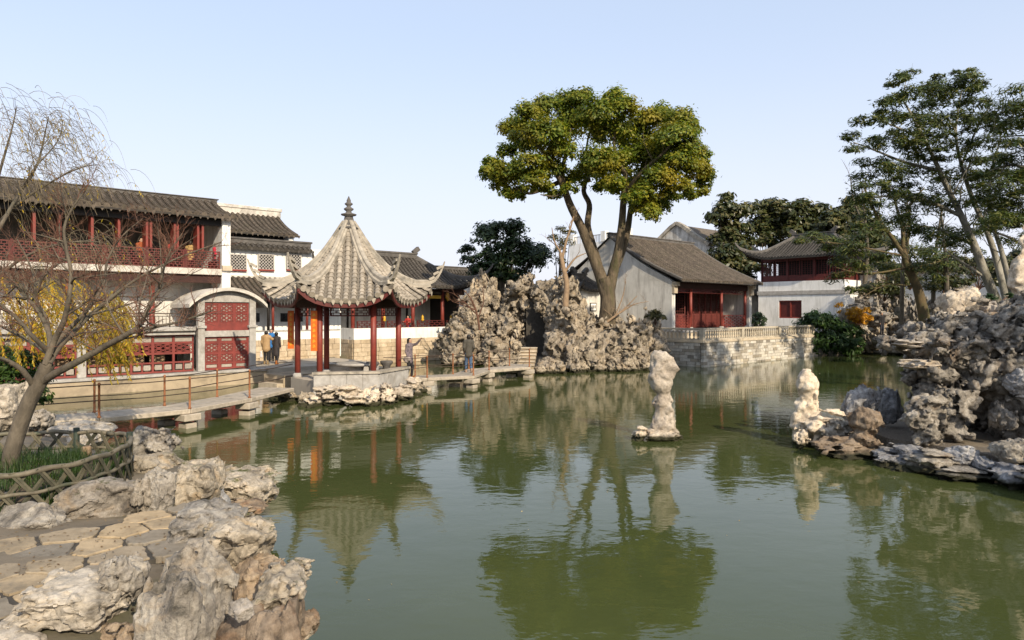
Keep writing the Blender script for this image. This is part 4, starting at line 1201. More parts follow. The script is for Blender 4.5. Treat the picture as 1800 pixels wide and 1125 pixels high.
poly = [(xa(k), za(k)) for k in range(n+1)] + [(xa(k), za(k)-0.17) for k in reversed(range(n+1))]
for k in range(n):
    arch.add([(xa(k), 0.05, za(k)-.16), (xa(k+1), 0.05, za(k+1)-.16), (xa(k+1), 0.05, za(k+1)), (xa(k), 0.05, za(k)), (xa(k), 2.9, za(k)-.16), (xa(k+1), 2.9, za(k+1)-.16), (xa(k+1), 2.9, za(k+1)), (xa(k), 2.9, za(k))],
             [(0, 1, 2, 3), (7, 6, 5, 4), (3, 2, 6, 7), (4, 5, 1, 0), (0, 3, 7, 4), (1, 5, 6, 2)])
arch.build('arched_roof', M['ridge_white'], kio)
tp = [(ka+pw*0.5, 3.82)] + [(kb-pw*0.5, 3.82)] + [(xa(k), za(k)-0.2) for k in reversed(range(n+1)) if ka+0.1 < xa(k) < kb-0.1]
MB().extr(tp, (0, 0.5, 0), (1, 0, 0), (0, 0, 1), (0, -1, 0), 0.12).build('tympanum', M['stone_grey'], kio)
iw = kw-2*pw
def kiosk_doors(z0, z1, rows):
    w = iw/3
    for k in range(3):
        d = 0.035; h = z1-z0
        pm = MB(); pm.box(0, 0.06, -d, d, 0, h); pm.box(w-0.06, w, -d, d, 0, h)
        for f in rows: pm.box(0.06, w-0.06, -d, d, h*f[0], h*f[1])
        pm.box(0.06, w-0.06, 0.0, 0.012, 0, h)
        s_ = pm.build('door_leaf', M['red_bright'], kio, loc=(ka+pw+w*k, 0.5, z0))
        return_rows = [(a[1], b[0]) for a, b in zip(rows, rows[1:])]
        for (a, b) in return_rows:
            hh = (b-a)*h
            if hh > 0.3: mob('lattice', lattice_mesh(w-0.12, hh, 'lens', 0.02, 0.028, 0.05), M['red_bright'], s_, (0.06, -0.02, a*h)); mob('shell_pane', MB().box(0.1, w-0.1, -0.012, -0.004, a*h+.03, b*h-.03).mesh('shell_pane'), M['shell'], s_)
            else: mob('shell_pane', MB().box(0.11, w-0.11, -0.012, -0.004, a*h+.02, b*h-.02).mesh('shell_pane'), M['shell'], s_)
kiosk_doors(0.70, 2.22, [(0, 0.06), (0.17, 0.23), (0.48, 0.54), (0.80, 0.86), (0.95, 1.0)])
kiosk_doors(2.5, 3.82, [(0, 0.30), (0.60, 0.64), (0.94, 1.0)])
MB().box(ka+pw, kb-pw, 1.2, 1.3, 0.7, 3.8).build('inner_wall', M['black_wood'], kio)
MB().box(kb-0.2, kb-0.1, 0.62, 2.4, 0.7, 3.9).build('side_panel', M['red_bright'], kio)

# ------------------------------------------------------------------ far house behind the hall, small gatehouse behind the camphor, right-hand wall
fo = at(1190, 393, 78); 
far = thing('distant_house', 'grimy white gable house with roof terrace rail rising behind the hall roof', 'building', (fo.x, fo.y, 0), UA)
gz = fo.z
gb = MB(); hw = 4.2
gp_ = [(-hw, 3), (-hw, gz-2.9), (-2.4, gz-1.75), (-0.8, gz-0.55), (0, gz-0.12), (0.8, gz-0.55), (2.4, gz-1.75), (hw, gz-2.9), (hw, 3)]
gb.extr(gp_, (0, 0, 0), (0, 1, 0), (0, 0, 1), (1, 0, 0), 0.4).build('gable_wall', M['plaster_grime'], far)
cpb = MB()
for (a, b), (c, d) in zip(gp_[1:7], gp_[2:8]): cpb.bar((0.1, a, b+0.18), (0.1, c, d+0.18), 0.7, 0.36)
cpb.build('gable_coping', M['ridge'], far)
rb = MB()
for (a, b), (c, d) in zip(gp_[1:7], gp_[2:8]): rb.add([(0.4, a, b), (12, a, b), (12, c, d), (0.4, c, d)], [(0, 1, 2, 3)])
rb.build('roof', M['tile_brown'], far)
MB().box(-3, 3.0, 4.4, 14, 3, gz-1.6).build('terrace_block', M['plaster'], far)
rr = MB()
for k in range(40): rr.box(-2.9, -2.84, 4.5+9.4*k/39-.03, 4.5+9.4*k/39+.03, gz-1.6, gz-0.75)
rr.box(-2.92, -2.82, 4.4, 14, gz-0.77, gz-0.68); put(rr.build('terrace_rail', M['stone_grey'], far), kind='stuff')
for y in (4.8, 8.4, 13.6): MB().box(-3.1, -2.4, y-.35, y+.35, gz-1.6, gz-0.35).build('terrace_pier', M['plaster'], far)

go = at(1022, 600, 48.0)
gh = thing('small_gatehouse', 'small white gatehouse with dark tile roof behind the camphor trunk', 'building', (go.x, go.y, 0.7), UA)
MB().box(0, 2.0, 0, 2.2, 0, 4.3).build('wall', M['plaster_old'], gh)
hip_roof(gh, lambda x, y, z: (1.0+x, 1.1+y, z), 1.35, 1.5, 0.5, 4.2, 5.1, 0.3, 0.3, 0.1, M['tile'], M['tile_bed'], M['ridge_dark'], tip=0.3, lc=1.2, curl=0.25)
MB().box(-0.05, 0.0, 0.4, 1.5, 0, 2.6).build('door', M['black_wood'], gh)
sg = MB().box(0.9, 1.55, -0.05, 0, 2.7, 3.3).build('name_tablet', M['black_wood'], gh)
MB().box(0.96, 1.49, -0.06, -0.05, 2.76, 3.24).build('tablet_face', M['plaster'], sg)
tb = MB(); 
for k in range(3): tb.box(1.02+.16*k, 1.12+.16*k, -0.066, -0.06, 2.9, 3.12)
tb.build('tablet_mark', M['ridge_dark'], sg)

w0 = at(1500, 500, 60); w1 = at(1860, 500, 48)
rw_ = thing('garden_wall', 'white garden wall glimpsed behind the pine trunks on the right', 'wall', (w0.x, w0.y, 2.0), math.atan2(w1.y-w0.y, w1.x-w0.x))
Lw = math.hypot(w1.x-w0.x, w1.y-w0.y)
MB().box(0, Lw, 0, 0.4, -2, 4.6).build('wall', M['plaster'], rw_)
rect_roof(rw_, 0, Lw, profile(0.2, 5.15, -0.35, 4.65, 0.02, 3), 0.32, 0.1, M['tile'], M['tile_bed'], M['ridge_dark'], 0.25, name='coping')
ar = at(1338, 520, 66)
ann = thing('tower_annex', 'low tiled roof and grey wall between the hall and the white tower', 'building', (ar.x, ar.y, 1.5), UA)
MB().box(-6, 3, 0, 0.3, -1, 3.4).build('wall', M['plaster_grime'], ann)
rect_roof(ann, -6, 3, profile(3.0, 5.4, -0.6, 3.5, 0.15), 0.32, 0.1, M['tile_brown'], M['tile_bed'], M['ridge_dark'], 0.25)
# ------------------------------------------------------------------ hexagonal pavilion
PC = Vector((-6.72, 28.1, 0)); PR = R(11)
pav = thing('hexagonal_pavilion', 'six-sided pavilion with upswept pale tile roof, red columns and tall finial', 'pavilion', PC, PR)
hexp = lambda r, k, z=0.0: Vector((r*math.cos(R(-120+60*k)), r*math.sin(R(-120+60*k)), z))
def hexprism(r, z0, z1): return MB().prism([tuple(hexp(r, k)[:2]) for k in range(6)], z0, z1)
hexprism(2.28, -0.9, 0.72).build('floor', M['paving'], pav)
for k in (0, 1, 3):                                     # low seat wall with projecting cap on four sides
    a, b = hexp(2.42, k), hexp(2.42, k+1); ai, bi = hexp(2.15, k), hexp(2.15, k+1)
    w = MB().prism([tuple(q[:2]) for q in (a, b, bi, ai)], -0.5, 1.0).build('seat_wall', M['stone_grey'], pav)
    a, b = hexp(2.52, k), hexp(2.52, k+1); ai, bi = hexp(2.08, k), hexp(2.08, k+1)
    MB().prism([tuple(q[:2]) for q in (a, b, bi, ai)], 1.0, 1.09).build('wall_cap', M['ridge'], w)
    L = 1
    for zz0, zz1, n in ((0.36, 0.98, 4), (-0.3, 0.34, 3)):
        for j in range(n):
            p0 = hexp(2.42, k).lerp(hexp(2.42, k+1), (j+0.02)/n); p1 = hexp(2.42, k).lerp(hexp(2.42, k+1), (j+0.98)/n)
            d = (p1-p0); nn = Vector((d.y, -d.x, 0)).normalized()
            m_ = MB(); m_.obox((p0+p1)/2 + nn*0.0 + Vector((0, 0, (zz0+zz1)/2)), d/2, nn*0.03, Vector((0, 0, (zz1-zz0)/2)))
            m_.build('wall_slab', M['stone_grey'], w, bevel=0.008)
cols = [hexp(2.02, k) for k in range(6)]
for k, c in enumerate(cols): column(pav, c.x, c.y, 0.72, 3.75, 0.115, M['red'], base=True)
for k in range(6):
    a, b = cols[k], cols[(k+1) % 6]; d = b-a; an = math.atan2(d.y, d.x)
    MB().bar(a+Vector((0, 0, 3.72)), b+Vector((0, 0, 3.72)), 0.2, 0.34).build('beam', M['soffit'], pav)
    mob('fretwork', lattice_mesh(1.0, 0.34, 'brick', 0.03, 0.02, 0.04), M['red_dark'], pav, tuple(a + d*0.07 + Vector((0, 0, 3.2))), (0, 0, an), (d.length*0.86, 1, 1))
for k in (0, 5):                                           # couplet boards hung on two columns
    c = cols[k]; dr = Vector((c.x, c.y, 0)).normalized()
    o = c + dr*0.13 + Vector((-0.13, -0.02, 0))
    bd = MB(); bd.box(-0.12, 0.12, -0.025, 0.025, 1.88, 3.42)
    bo = bd.build('couplet_board', M['orange'], pav, loc=(o.x, o.y, 0), rot=(0, 0, R(-6)))
    gl = MB()
    for j in range(7):
        z = 3.28-0.2*j
        gl.box(-0.05, 0.05, -0.029, -0.0255, z-0.012, z+0.012); gl.box(-0.012, 0.012, -0.0295, -0.0255, z-0.07, z+0.06); gl.box(-0.06, -0.01, -0.03, -0.0255, z-0.06, z-0.04); gl.box(0.02, 0.06, -0.03, -0.0255, z-0.05, z-0.03)
    put(gl.build('inscription', M['gold'], bo), kind='stuff')

ZC = [(0.16, 6.9), (0.5, 6.22), (0.87, 5.62), (1.3, 5.05), (1.9, 4.44), (2.4, 4.04), (2.95, 3.68)]
HP = [(0.0, 7.0), (0.2, 6.86), (0.6, 6.22), (1.0, 5.64), (1.5, 5.1), (2.1, 4.66), (2.7, 4.42), (3.25, 4.42), (3.45, 4.5)]
def interp(T, x): return float(np.interp(x, [q[0] for q in T], [q[1] for q in T]))
C30, T30 = math.cos(R(30)), math.tan(R(30))
def rz_(a, x):
    """roof height at apothem distance a, lateral offset x within one of the six faces"""
    s = min(1.0, abs(x)/(a*T30+1e-6))
    return interp(ZC, a) + (interp(HP, a/C30) - interp(ZC, a))*s**2.6
def amax(s): return 2.72 + 0.26*abs(s)**2.2
def face_pt(k, a, x, z):
    th = R(-90+60*k); return Vector((a*math.cos(th) - x*math.sin(th), a*math.sin(th) + x*math.cos(th), z))
bed = MB(); na, ns = 14, 12
for k in range(6):
    vs = []; fs = []
    for lay in (-0.04, -0.2):
        for i in range(na+1):
            for j in range(ns+1):
                s = -1+2*j/ns; a = 0.16 + (amax(s)-0.16)*i/na; x = s*a*T30
                vs.append(face_pt(k, a - (0.06 if lay < -.1 else 0), x, rz_(a, x)+lay))
    W = ns+1; N = (na+1)*W
    for i in range(na):
        for j in range(ns):
            q = i*W+j; fs += [(q, q+W, q+W+1, q+1), (N+q+1, N+q+W+1, N+q+W, N+q)]
    for j in range(ns): q = na*W+j; fs.append((q, N+q, N+q+1, q+1))
    bed.add(vs, fs, False)
proof = bed.build('roof', M['tile_bed_pale'], pav)
nrow = 11
for k in range(6):
    for j in range(nrow):
        xr = -1+2*(j+0.5)/nrow
        xx = xr*1.62
        a0 = max(0.2, abs(xx)/T30 + 0.06)
        s_e = abs(xx)/(2.8*T30); a1 = amax(min(1, s_e)) + 0.05
        if a1-a0 < 0.2: continue
        path = [face_pt(k, a0+(a1-a0)*q/13, xx, rz_(a0+(a1-a0)*q/13, xx)+0.0) for q in range(14)]
        side = face_pt(k, 0, 1, 0)
        tile_row(path, 0.105, side, step=0.24, seg=6, drip=0.147).build('tile_row', M['tile_pale'], proof)
for k in range(6):                                         # curved eave boards
    b = MB(); pr = None
    for j in range(13):
        s = -1+2*j/12; a = amax(s)-0.08; q = face_pt(k, a, s*a*T30, rz_(a, s*a*T30)-0.27)
        pr = (pr or []) + [q]
    b.sweep(pr, 0.06, 0.17)
    b.build('eave_board', M['red_dark'], proof)
soff = MB()
for k in range(6):
    vs = []; fs = []
    for i in range(5):
        for j in range(9):
            s = -1+2*j/8; a = 1.75 + (amax(s)-0.1-1.75)*i/4
            w = i/4; vs.append(face_pt(k, a, s*a*T30, 3.85*(1-w) + (rz_(a, s*a*T30)-0.3)*w))
    for i in range(4):
        for j in range(8): q = i*9+j; fs.append((q, q+1, q+10, q+9))
    soff.add(vs, fs, True)
soff.build('soffit', M['soffit'], proof)
hexprism(1.8, 3.86, 3.95).build('ceiling', M['black_wood'], pav)
for k in range(6):
    th = R(-120+60*k)
    pts = [Vector((r*math.cos(th), r*math.sin(th), interp(HP, r)+0.05)) for r in np.linspace(0.18, 3.35, 22)]
    lo = MB()
    lo.sweep(pts, 0.32, 0.17)
    hr = lo.build('hip_ridge', M['ridge'], proof)
    up = MB(); q = [p+Vector((0, 0, 0.16)) for p in pts]
    ext = [(3.5, 4.68), (3.65, 4.86), (3.78, 5.08), (3.88, 5.3), (3.95, 5.5)]
    q = q[:-1] + [Vector((r*math.cos(th), r*math.sin(th), z)) for r, z in [(3.32, 4.6)]+ext]
    n = len(q)
    ws = [0.19 if i < n-6 else 0.165-0.022*(i-(n-6)) for i in range(n)]
    up.sweep(q, ws, [x*.95 for x in ws])
    up.build('ridge_cap', M['ridge'], hr)
    st = MB()
    for i, (r, z) in enumerate(((3.4, 4.78), (3.58, 5.0), (3.72, 5.24))):
        st.obox((r*math.cos(th), r*math.sin(th), z), Vector((math.cos(th), math.sin(th), 0.5))*0.11, Vector((-math.sin(th), math.cos(th), 0))*0.1, Vector((-0.3*math.cos(th), -0.3*math.sin(th), 1))*0.05)
    put(st.build('corner_ornament', M['ridge'], hr), kind='stuff')
fin = MB().lathe((0, 0, 6.78), [(0.42, 0), (0.36, 0.08), (0.30, 0.1), (0.30, 0.2), (0.24, 0.24), (0.17, 0.5), (0.16, 0.52), (0.30, 0.56), (0.32, 0.61), (0.14, 0.66), (0.1, 0.72), (0.19, 0.79), (0.2, 0.84), (0.1, 0.9), (0.075, 0.94), (0.16, 1.01), (0.165, 1.05), (0.08, 1.11), (0.09, 1.17), (0.05, 1.26), (0.008, 1.36)], 14)
fin.build('finial', M['ridge_dark'], pav)

tbl = thing('stone_table', 'round grey stone table under the hexagonal pavilion', 'table', PC + Vector((0.35, -0.1, 0.72)))
MB().lathe((0, 0, 0.42), [(0.45, 0), (0.78, 0.05), (0.82, 0.1), (0.8, 0.15)], 24).build('table_top', M['stone_grey'], tbl)
MB().lathe((0, 0, 0), [(0.32, 0), (0.26, 0.12), (0.3, 0.42)], 16).build('pedestal', M['stone_grey'], tbl)
for i, (dx, dy, lb) in enumerate(((1.05, -0.35, 'dark drum stool beside the stone table near the front red column'), (1.5, 0.3, 'dark drum stool behind the front red column of the pavilion'))):
    s = MB().lathe((0, 0, 0), [(0.15, 0), (0.17, 0.06), (0.15, 0.2), (0.16, 0.4), (0.26, 0.52), (0.27, 0.58), (0.25, 0.62)], 16)
    put(s.build('drum_stool', M['ridge_dark'], loc=PC + Vector((dx, dy, 0.72))), lb, 'stool', 'drum stools in the pavilion')

# ------------------------------------------------------------------ zigzag slab bridges
def bridge(label, front, width, zdeck, post_idx, side_sign=1):
    o = front[0]
    br = thing('slab_bridge', label, 'bridge', (o[0], o[1], 0))
    P = [Vector((a-o[0], b-o[1], 0)) for a, b in front]
    nrm = []
    for k in range(len(P)):
        t = (P[min(k+1, len(P)-1)]-P[max(k-1, 0)]).normalized(); nrm.append(Vector((-t.y, t.x, 0)))
    Q = [p + n*width*(1.0 if 0 < k < len(P)-1 else 1) for k, (p, n) in enumerate(zip(P, nrm))]
    for k in range(len(P)-1):
        e = (P[k+1]-P[k]).normalized()*0.006
        poly = [P[k]+e, P[k+1]-e, Q[k+1]-e, Q[k]+e]
        MB().prism([tuple(q[:2]) for q in poly], zdeck-0.14, zdeck).build('deck_slab', M['granite'], br, bevel=0.02)
    for k in range(1, len(P)-1):
        t = (P[k+1]-P[k-1]).normalized()
        for w in (0.12, 0.88):
            c = P[k].lerp(Q[k], w)
            m_ = MB(); m_.obox(c+Vector((0, 0, zdeck-0.245)), t*0.27, nrm[k]*0.26, Vector((0, 0, 0.10)))
            cap = m_.build('pier_cap', M['granite'], br, bevel=0.02)
            m_ = MB(); m_.obox(c+Vector((0, 0, -0.3)), t*0.17, nrm[k]*0.2, Vector((0, 0, zdeck-0.115)))
            m_.build('pier', M['granite'], br, bevel=0.02)
    post = MB().lathe((0, 0, 0), [(0.05, 0), (0.05, 0.03), (0.032, 0.05), (0.03, 0.86), (0.042, 0.87), (0.042, 0.9), (0.02, 0.94)], 8).mesh('rail_post')
    for line, off in ((P, 0.07), (Q, -0.07)):
        pts = [line[k]+nrm[k]*off for k in range(len(line))]
        for k in post_idx: mob('rail_post', post, M['rust'], br, tuple(pts[k]+Vector((0, 0, zdeck))))
        for h in (0.88, 0.46):
            for k in range(len(pts)-1):
                a, b = pts[k]+Vector((0, 0, zdeck+h)), pts[k+1]+Vector((0, 0, zdeck+h))
                MB().tube([a, a.lerp(b, .5)-Vector((0, 0, 0.03)), b], 0.016, 6).build('rail', M['iron'], br)
    return br
bridge('low granite slab bridge with rusty rails from the left bank to the pavilion', [(-13.4, 16.9), (-11.0, 18.2), (-9.35, 19.9), (-8.55, 22.4), (-8.1, 25.4)], 1.35, 0.55, (1, 2, 3))
bridge('low granite slab bridge with rusty rails from the pavilion to the rockery', [(-4.6, 28.2), (-3.6, 29.2), (-1.65, 30.2), (-1.05, 33.0), (0.95, 34.9), (1.05, 36.9)], 1.3, 0.55, (1, 2, 3, 4))
st_ = thing('stone_steps', 'tan stone steps climbing from the bridge into the rockery cave', 'steps', (0.72, 36.7, 0), R(-8))
for k in range(6):
    MB().box(-0.42, 0.42, 0.06+0.3*k, 0.3*k+0.6, -0.5 if k == 0 else 0.2+0.17*k, 0.45+0.17*k).build('riser', M['quay'], st_)
    MB().box(-0.46, 0.46, 0.3*k, 0.3*k+0.42, 0.45+0.17*k, 0.52+0.17*k).build('tread', M['stone_tan'], st_, bevel=0.012)
lw = thing('landing_steps', 'stone landing joining the quay pavement to the pavilion', 'steps', (-9.9, 29.6, 0), R(50))
MB().box(0, 6.0, 0, 1.6, -0.9, 0.6).build('landing', M['quay'], lw)
for k in range(2): MB().box(-0.3*k+0.0, 0.0, 0.05, 1.55, -0.5, 0.42-0.16*k).build('step', M['stone_tan'], lw)
# ------------------------------------------------------------------ the great rockery
def sdf_mass(name, blobs, cuts, res, seed, lo, hi, lump=0.55, ls=0.75, pit=1.6, ps=1.5, strata=0.0, hf=2.6, amp=0.09, base=None, fine=0.22, chunk=()):
    P, n, l0 = grid(lo, hi, res)
    F = np.full(len(P), -9.0)
    for c, r in blobs:
        c = np.array(c); r = np.array(r); k = r.min()
        d = (1 - np.linalg.norm((P-c)/r, axis=1))*k
        F = np.maximum(F, d) + 0.10*np.exp(-np.abs(F-d)/0.25)*(np.minimum(F, d) > -1.0)
    near = np.abs(F) < 0.85
    Q = P[near]
    add = lump*fbm(Q*ls, seed, 2) + fine*fbm(Q*ls*2.7, seed+5, 2)
    if strata:
        zz = Q[:, 2] + 0.12*Q[:, 0] + 0.2*fbm(Q*0.8, seed+8, 2)
        L = np.stack([zz*0, Q[:, 0]*0.25, zz*4.2], 1); add += strata*vnoise(L, seed+3) + strata*0.5*vnoise(L*2.3, seed+4)
    f1, f2 = worley(Q*ps, seed+2)
    add -= pit*np.clip(0.42-f1, 0, 1)
    W_ = Q + 0.22*np.stack([fbm(Q*1.4+9*k, seed+30+k, 2) for k in range(3)], 1)
    for sc, hgt, crv in chunk[:1]:
        cv, ce = chunks(W_*sc*np.array([1, 1, 1.35]), seed+int(sc*10)); add += cv*hgt*np.clip(ce*5, 0, 1) - crv*np.clip(1-ce/0.13, 0, 1)
    F[near] += add
    for c, r in cuts:
        d = (np.linalg.norm((P-np.array(c))/np.array(r), axis=1)-1)*min(r)
        F = np.minimum(F, d + 0.0)
    v, f = surface_nets(F, n, l0, res)
    nn = vert_normals(v, f)
    d = fbm(v*hf, seed+91, 3, 0.55)*amp
    for sc, hgt, crv in chunk[1:]:
        cv, ce = chunks(v*sc + 0.3*fbm(v*2, seed, 2)[:, None], seed+41); d += cv*hgt*np.clip(ce*5, 0, 1) - crv*np.clip(1-ce/0.12, 0, 1)
    v = v + nn*d[:, None]
    if base is not None: v = v - np.array(base)
    return mesh_np(name, v, f, True)

def bl(px, py, d, rx, ry, rz): return (tuple(at(px, py, d)), (rx, ry, rz))
RKO = Vector((2.2, 41.0, 0))
rk = thing('great_rockery', 'tall pitted tan rockery with a dark cave mouth beside the camphor tree', 'rockery', RKO)
core = sdf_mass('rock_mass',
    [bl(815, 615, 43.6, 1.3, 1.4, 1.7), bl(845, 560, 44.6, 1.35, 1.2, 1.7), bl(852, 505, 45.2, .75, .7, 0.9), bl(890, 575, 44.2, 1.35, 1.3, 1.9), bl(918, 525, 44.6, 1.1, 1.0, 1.0),
     bl(880, 625, 43.2, 1.7, 1.2, 1.3), bl(985, 535, 42.4, 1.15, 1.2, 1.3), bl(1000, 510, 42.8, .6, .6, .7), bl(950, 520, 43.6, 1.2, 1.0, .65), bl(985, 605, 40.2, 1.1, 1.6, 1.9),
     bl(1025, 620, 39.7, 1.6, 1.5, 1.5), bl(1080, 612, 39.9, 1.6, 1.4, 1.5), bl(1125, 615, 40.9, 1.35, 1.3, 1.45), bl(1060, 605, 42.0, 2.4, 1.5, 1.7), bl(1150, 635, 41.6, .8, .9, 1.0), bl(1000, 655, 39.2, 1.3, 1.1, .6), bl(1090, 650, 39.6, 1.9, 1.0, .7)],
    [((1.55, 40.0, 2.0), (0.5, 3.0, 1.3)), ((1.2, 38.2, 1.1), (0.75, 1.6, 1.5))],
    0.11, 11, (-5.0, 37.2, -0.7), (10.6, 47.2, 7.0), lump=0.45, ls=0.8, pit=3.0, ps=2.2, hf=4.6, amp=0.10, base=RKO, chunk=((1.4, 0.22, 0.25), (3.0, 0.10, 0.10)))
mob('rock_mass', core, M['rockery'], rk)
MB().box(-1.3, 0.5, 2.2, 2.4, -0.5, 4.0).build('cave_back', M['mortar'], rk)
r_ = random.Random(21)
for i, (x, y, s) in enumerate(((1.75, 37.35, .55), (2.3, 37.5, .5), (1.55, 37.0, .35), (0.0, 37.9, .5), (-0.5, 38.6, .6), (0.1, 37.3, .32), (1.9, 38.0, .6), (2.6, 37.3, .45), (-1.2, 39.5, .7))):
    rock('stone', ERO[i], M['rockery'], Vector((x, y, s*.5))-RKO, (s, s*.8, s), i*1.3, rk)
outline = [(786, 600, 43.2), (800, 575, 43.6), (812, 545, 44), (822, 520, 44.4), (838, 500, 44.8), (850, 484, 45.0), (866, 500, 45), (878, 520, 44.8), (896, 512, 44.6), (912, 498, 44.6), (930, 492, 44.6), (946, 505, 44), (965, 512, 43),
           (975, 500, 42.8), (990, 500, 42.6), (1006, 500, 42.6), (1014, 522, 42.2), (1020, 545, 41.6), (1035, 570, 41), (1060, 572, 40.9), (1085, 568, 40.9), (1110, 562, 41), (1135, 566, 41.2), (1150, 578, 41.5), (1160, 600, 41.6)]
for i, (px, py, d) in enumerate(outline):
    s = r_.uniform(0.38, 0.62); c = at(px, py+6, d) - RKO
    rock('stone', ERO[i % 9], M['rockery'], c, (s*.8, s*0.75, s*r_.uniform(1.1, 1.9)), r_.uniform(0, 6.28), rk, r_.uniform(-.2, .2), r_.uniform(-.25, .25))
for i in range(190):                                        # stones set over the face of the mass
    while True:
        px = r_.uniform(785, 1165)
        top = np.interp(px, [o[0] for o in outline], [o[1] for o in outline])
        py = r_.uniform(top+12, 652 if px > 960 else 645)
        if not (912 < px < 968 and 548 < py < 660): break
    h = (py-top)/(650-top)
    dtop = np.interp(px, [o[0] for o in outline], [o[2] for o in outline])
    dbot = np.interp(px, [785, 900, 960, 1000, 1100, 1165], [42.6, 42.6, 39.5, 38.4, 38.6, 40.4])
    d = dtop + (dbot-dtop)*min(1, h*1.25)**0.8
    s = r_.uniform(0.22, 0.5)
    rock('stone', ERO[r_.randrange(9)], M['rockery'], at(px, py, d)-RKO, (s*.9, s*0.8, s*r_.uniform(0.8, 1.7)), r_.uniform(0, 6.28), rk, r_.uniform(-.4, .4), r_.uniform(-.4, .4))

# ------------------------------------------------------------------ rocks under the pavilion
ph = thing('pavilion_rocks', 'low cluster of pale lake stones at the foot of the pavilion', 'rocks', (-6.2, 25.0, 0))
B = Vector((-6.2, 25.0, 0))
spec = [(528, 575, 692, 728, 24.6), (545, 600, 676, 706, 24.9), (590, 640, 674, 702, 24.8), (600, 645, 690, 716, 24.6), (630, 670, 676, 718, 24.7), (655, 700, 680, 716, 25.2), (690, 735, 664, 705, 26.2), (660, 690, 672, 700, 25.4), (560, 610, 700, 716, 25.0), (715, 738, 662, 690, 26.8), (640, 690, 704, 722, 24.9), (536, 556, 705, 735, 24.2)]
for i, (a, b, c, d, D) in enumerate(spec):
    rock_px('stone', (ERO if i % 3 else STR)[i % 6], M['rock_white'], a, b, c, d, D, 0.45+0.1*(i % 3), (i*1.7) % 0.8-0.4, ph, B)
for i in range(16):
    a = R(-150+20*i); c = PC + Vector((2.75*math.cos(a), 2.75*math.sin(a), 0.05)) - B
    rock('stone', ERO[i % 9], M['rockery'], c, (0.5, 0.42, 0.38), a, ph)

# ------------------------------------------------------------------ standing stones in the pond
def spire(name, label, mat, px, wpx, ytop, ybase, d, seed, prof, base, parts):
    o = at(px, ybase, d); o.z = 0
    root = thing(name, label, 'stone', o)
    H = CAM_H-(ytop-HOR)/F_PX*d
    s = d/F_PX
    res = 0.036
    P, n, l0 = grid((-0.75, -0.6, -0.1), (0.75, 0.6, H+0.12), res)
    t = P[:, 2]/H
    cxx = np.interp(t, [q[0] for q in prof], [q[1]*s for q in prof]); hw = np.interp(t, [q[0] for q in prof], [q[2]*s for q in prof])
    th = hw*0.82
    rr = np.sqrt(((P[:, 0]-cxx)/hw)**2 + (P[:, 1]/th)**2)
    F = (1-rr)*hw
    F = np.minimum(F, H-P[:, 2])
    F += -0.035 + 0.085*fbm(P*2.6, seed, 2) + 0.04*fbm(P*6, seed+2, 2)
    f1, _ = worley(P*np.array([2.3, 2.3, 1.8])+seed, seed); F -= np.clip(0.40-f1, 0, 1)*0.75
    cv, ce = chunks(P*2.4+seed, seed+3); F += cv*0.035 - 0.05*np.clip(1-ce/0.06, 0, 1)
    v, f = surface_nets(F, n, l0, res); nn = vert_normals(v, f)
    v = v + nn*(fbm(v*9, seed+7, 3)*0.018)[:, None]
    mob('standing_stone', mesh_np('standing_stone', v, f, True), mat, root)
    for (x0, x1, y0, y1, dd, tk, k, mt) in parts: rock_px('foot_stone', k, mt, x0, x1, y0, y1, dd, tk, 0.2, root, o)
    return root
spire('standing_stone', 'tall pale pitted stone standing alone in the middle of the pond', M['rock_white'], 1167, 50, 617, 760, 18.2, 31,
      [(0, -2, 24), (0.12, 0, 22), (0.3, 0, 22), (0.40, -4, 23), (0.50, 0, 14), (0.60, -6, 21), (0.8, 2, 26), (0.92, -3, 22), (1.0, -6, 12)], None,
      [(1128, 1204, 750, 780, 18.1, 0.42, BLK[1], M['rock_white'])])
lf = rock_px('pond_stone', STR[2], M['rock_white'], 1111, 1142, 748, 786, 18.0, 0.2, 0.4)
put(lf, 'small pale pointed rock beside the base of the central standing stone', 'stone')

# ------------------------------------------------------------------ right-hand shore: slender stone and its neighbours
spire('standing_stone', 'slender pale stone on the tip of the right shore rocks', M['rock_white'], 1420, 34, 645, 740, 17.4, 47,
      [(0, 4, 30), (0.3, 1, 25), (0.5, 0, 23), (0.62, 1, 21), (0.75, 0, 24), (0.88, -2, 20), (1.0, 2, 12)], None, [])
def shore(name, label, k, mat, x0, x1, y0, y1, d, tk, rz=0.2, rx=0.0, ry=0.0, group=None):
    return put(rock_px(name, k, mat, x0, x1, y0, y1, d, tk, rz, None, None, rx, ry), label, 'rock', group)
shore('shore_rock', 'pale rounded rock leaning under the slender right standing stone', STR[0], M['rock_white'], 1402, 1482, 716, 772, 17.2, 0.5)
shore('shore_rock', 'small pale knobbed rock at the water by the slender stone', ERO[3], M['rock_white'], 1392, 1422, 750, 790, 16.9, 0.2)
shore('shore_rock', 'brown stump-like rock standing in front of the grey slab', STR[4], M['rock_brown'], 1492, 1546, 712, 790, 16.0, 0.42, 0.3)
shore('shore_rock', 'hollow brown rock at the waterline below the stump-like rock', ERO[5], M['rock_brown'], 1425, 1545, 766, 812, 16.0, 0.5, 0.1)
shore('shore_rock', 'dark speckled upright slab behind the stump-like brown rock', BLK[2], M['rock_bluegrey'], 1478, 1550, 674, 760, 17.2, 0.4)
shore('shore_rock', 'blue-grey rounded slab leaning beside the dark speckled slab', BLK[4], M['rock_bluegrey'], 1540, 1588, 682, 745, 17.6, 0.3)
shore('shore_rock', 'dark low rock filling the gap beside the brown stump', ERO[1], M['rock_right'], 1440, 1500, 735, 790, 16.6, 0.4)
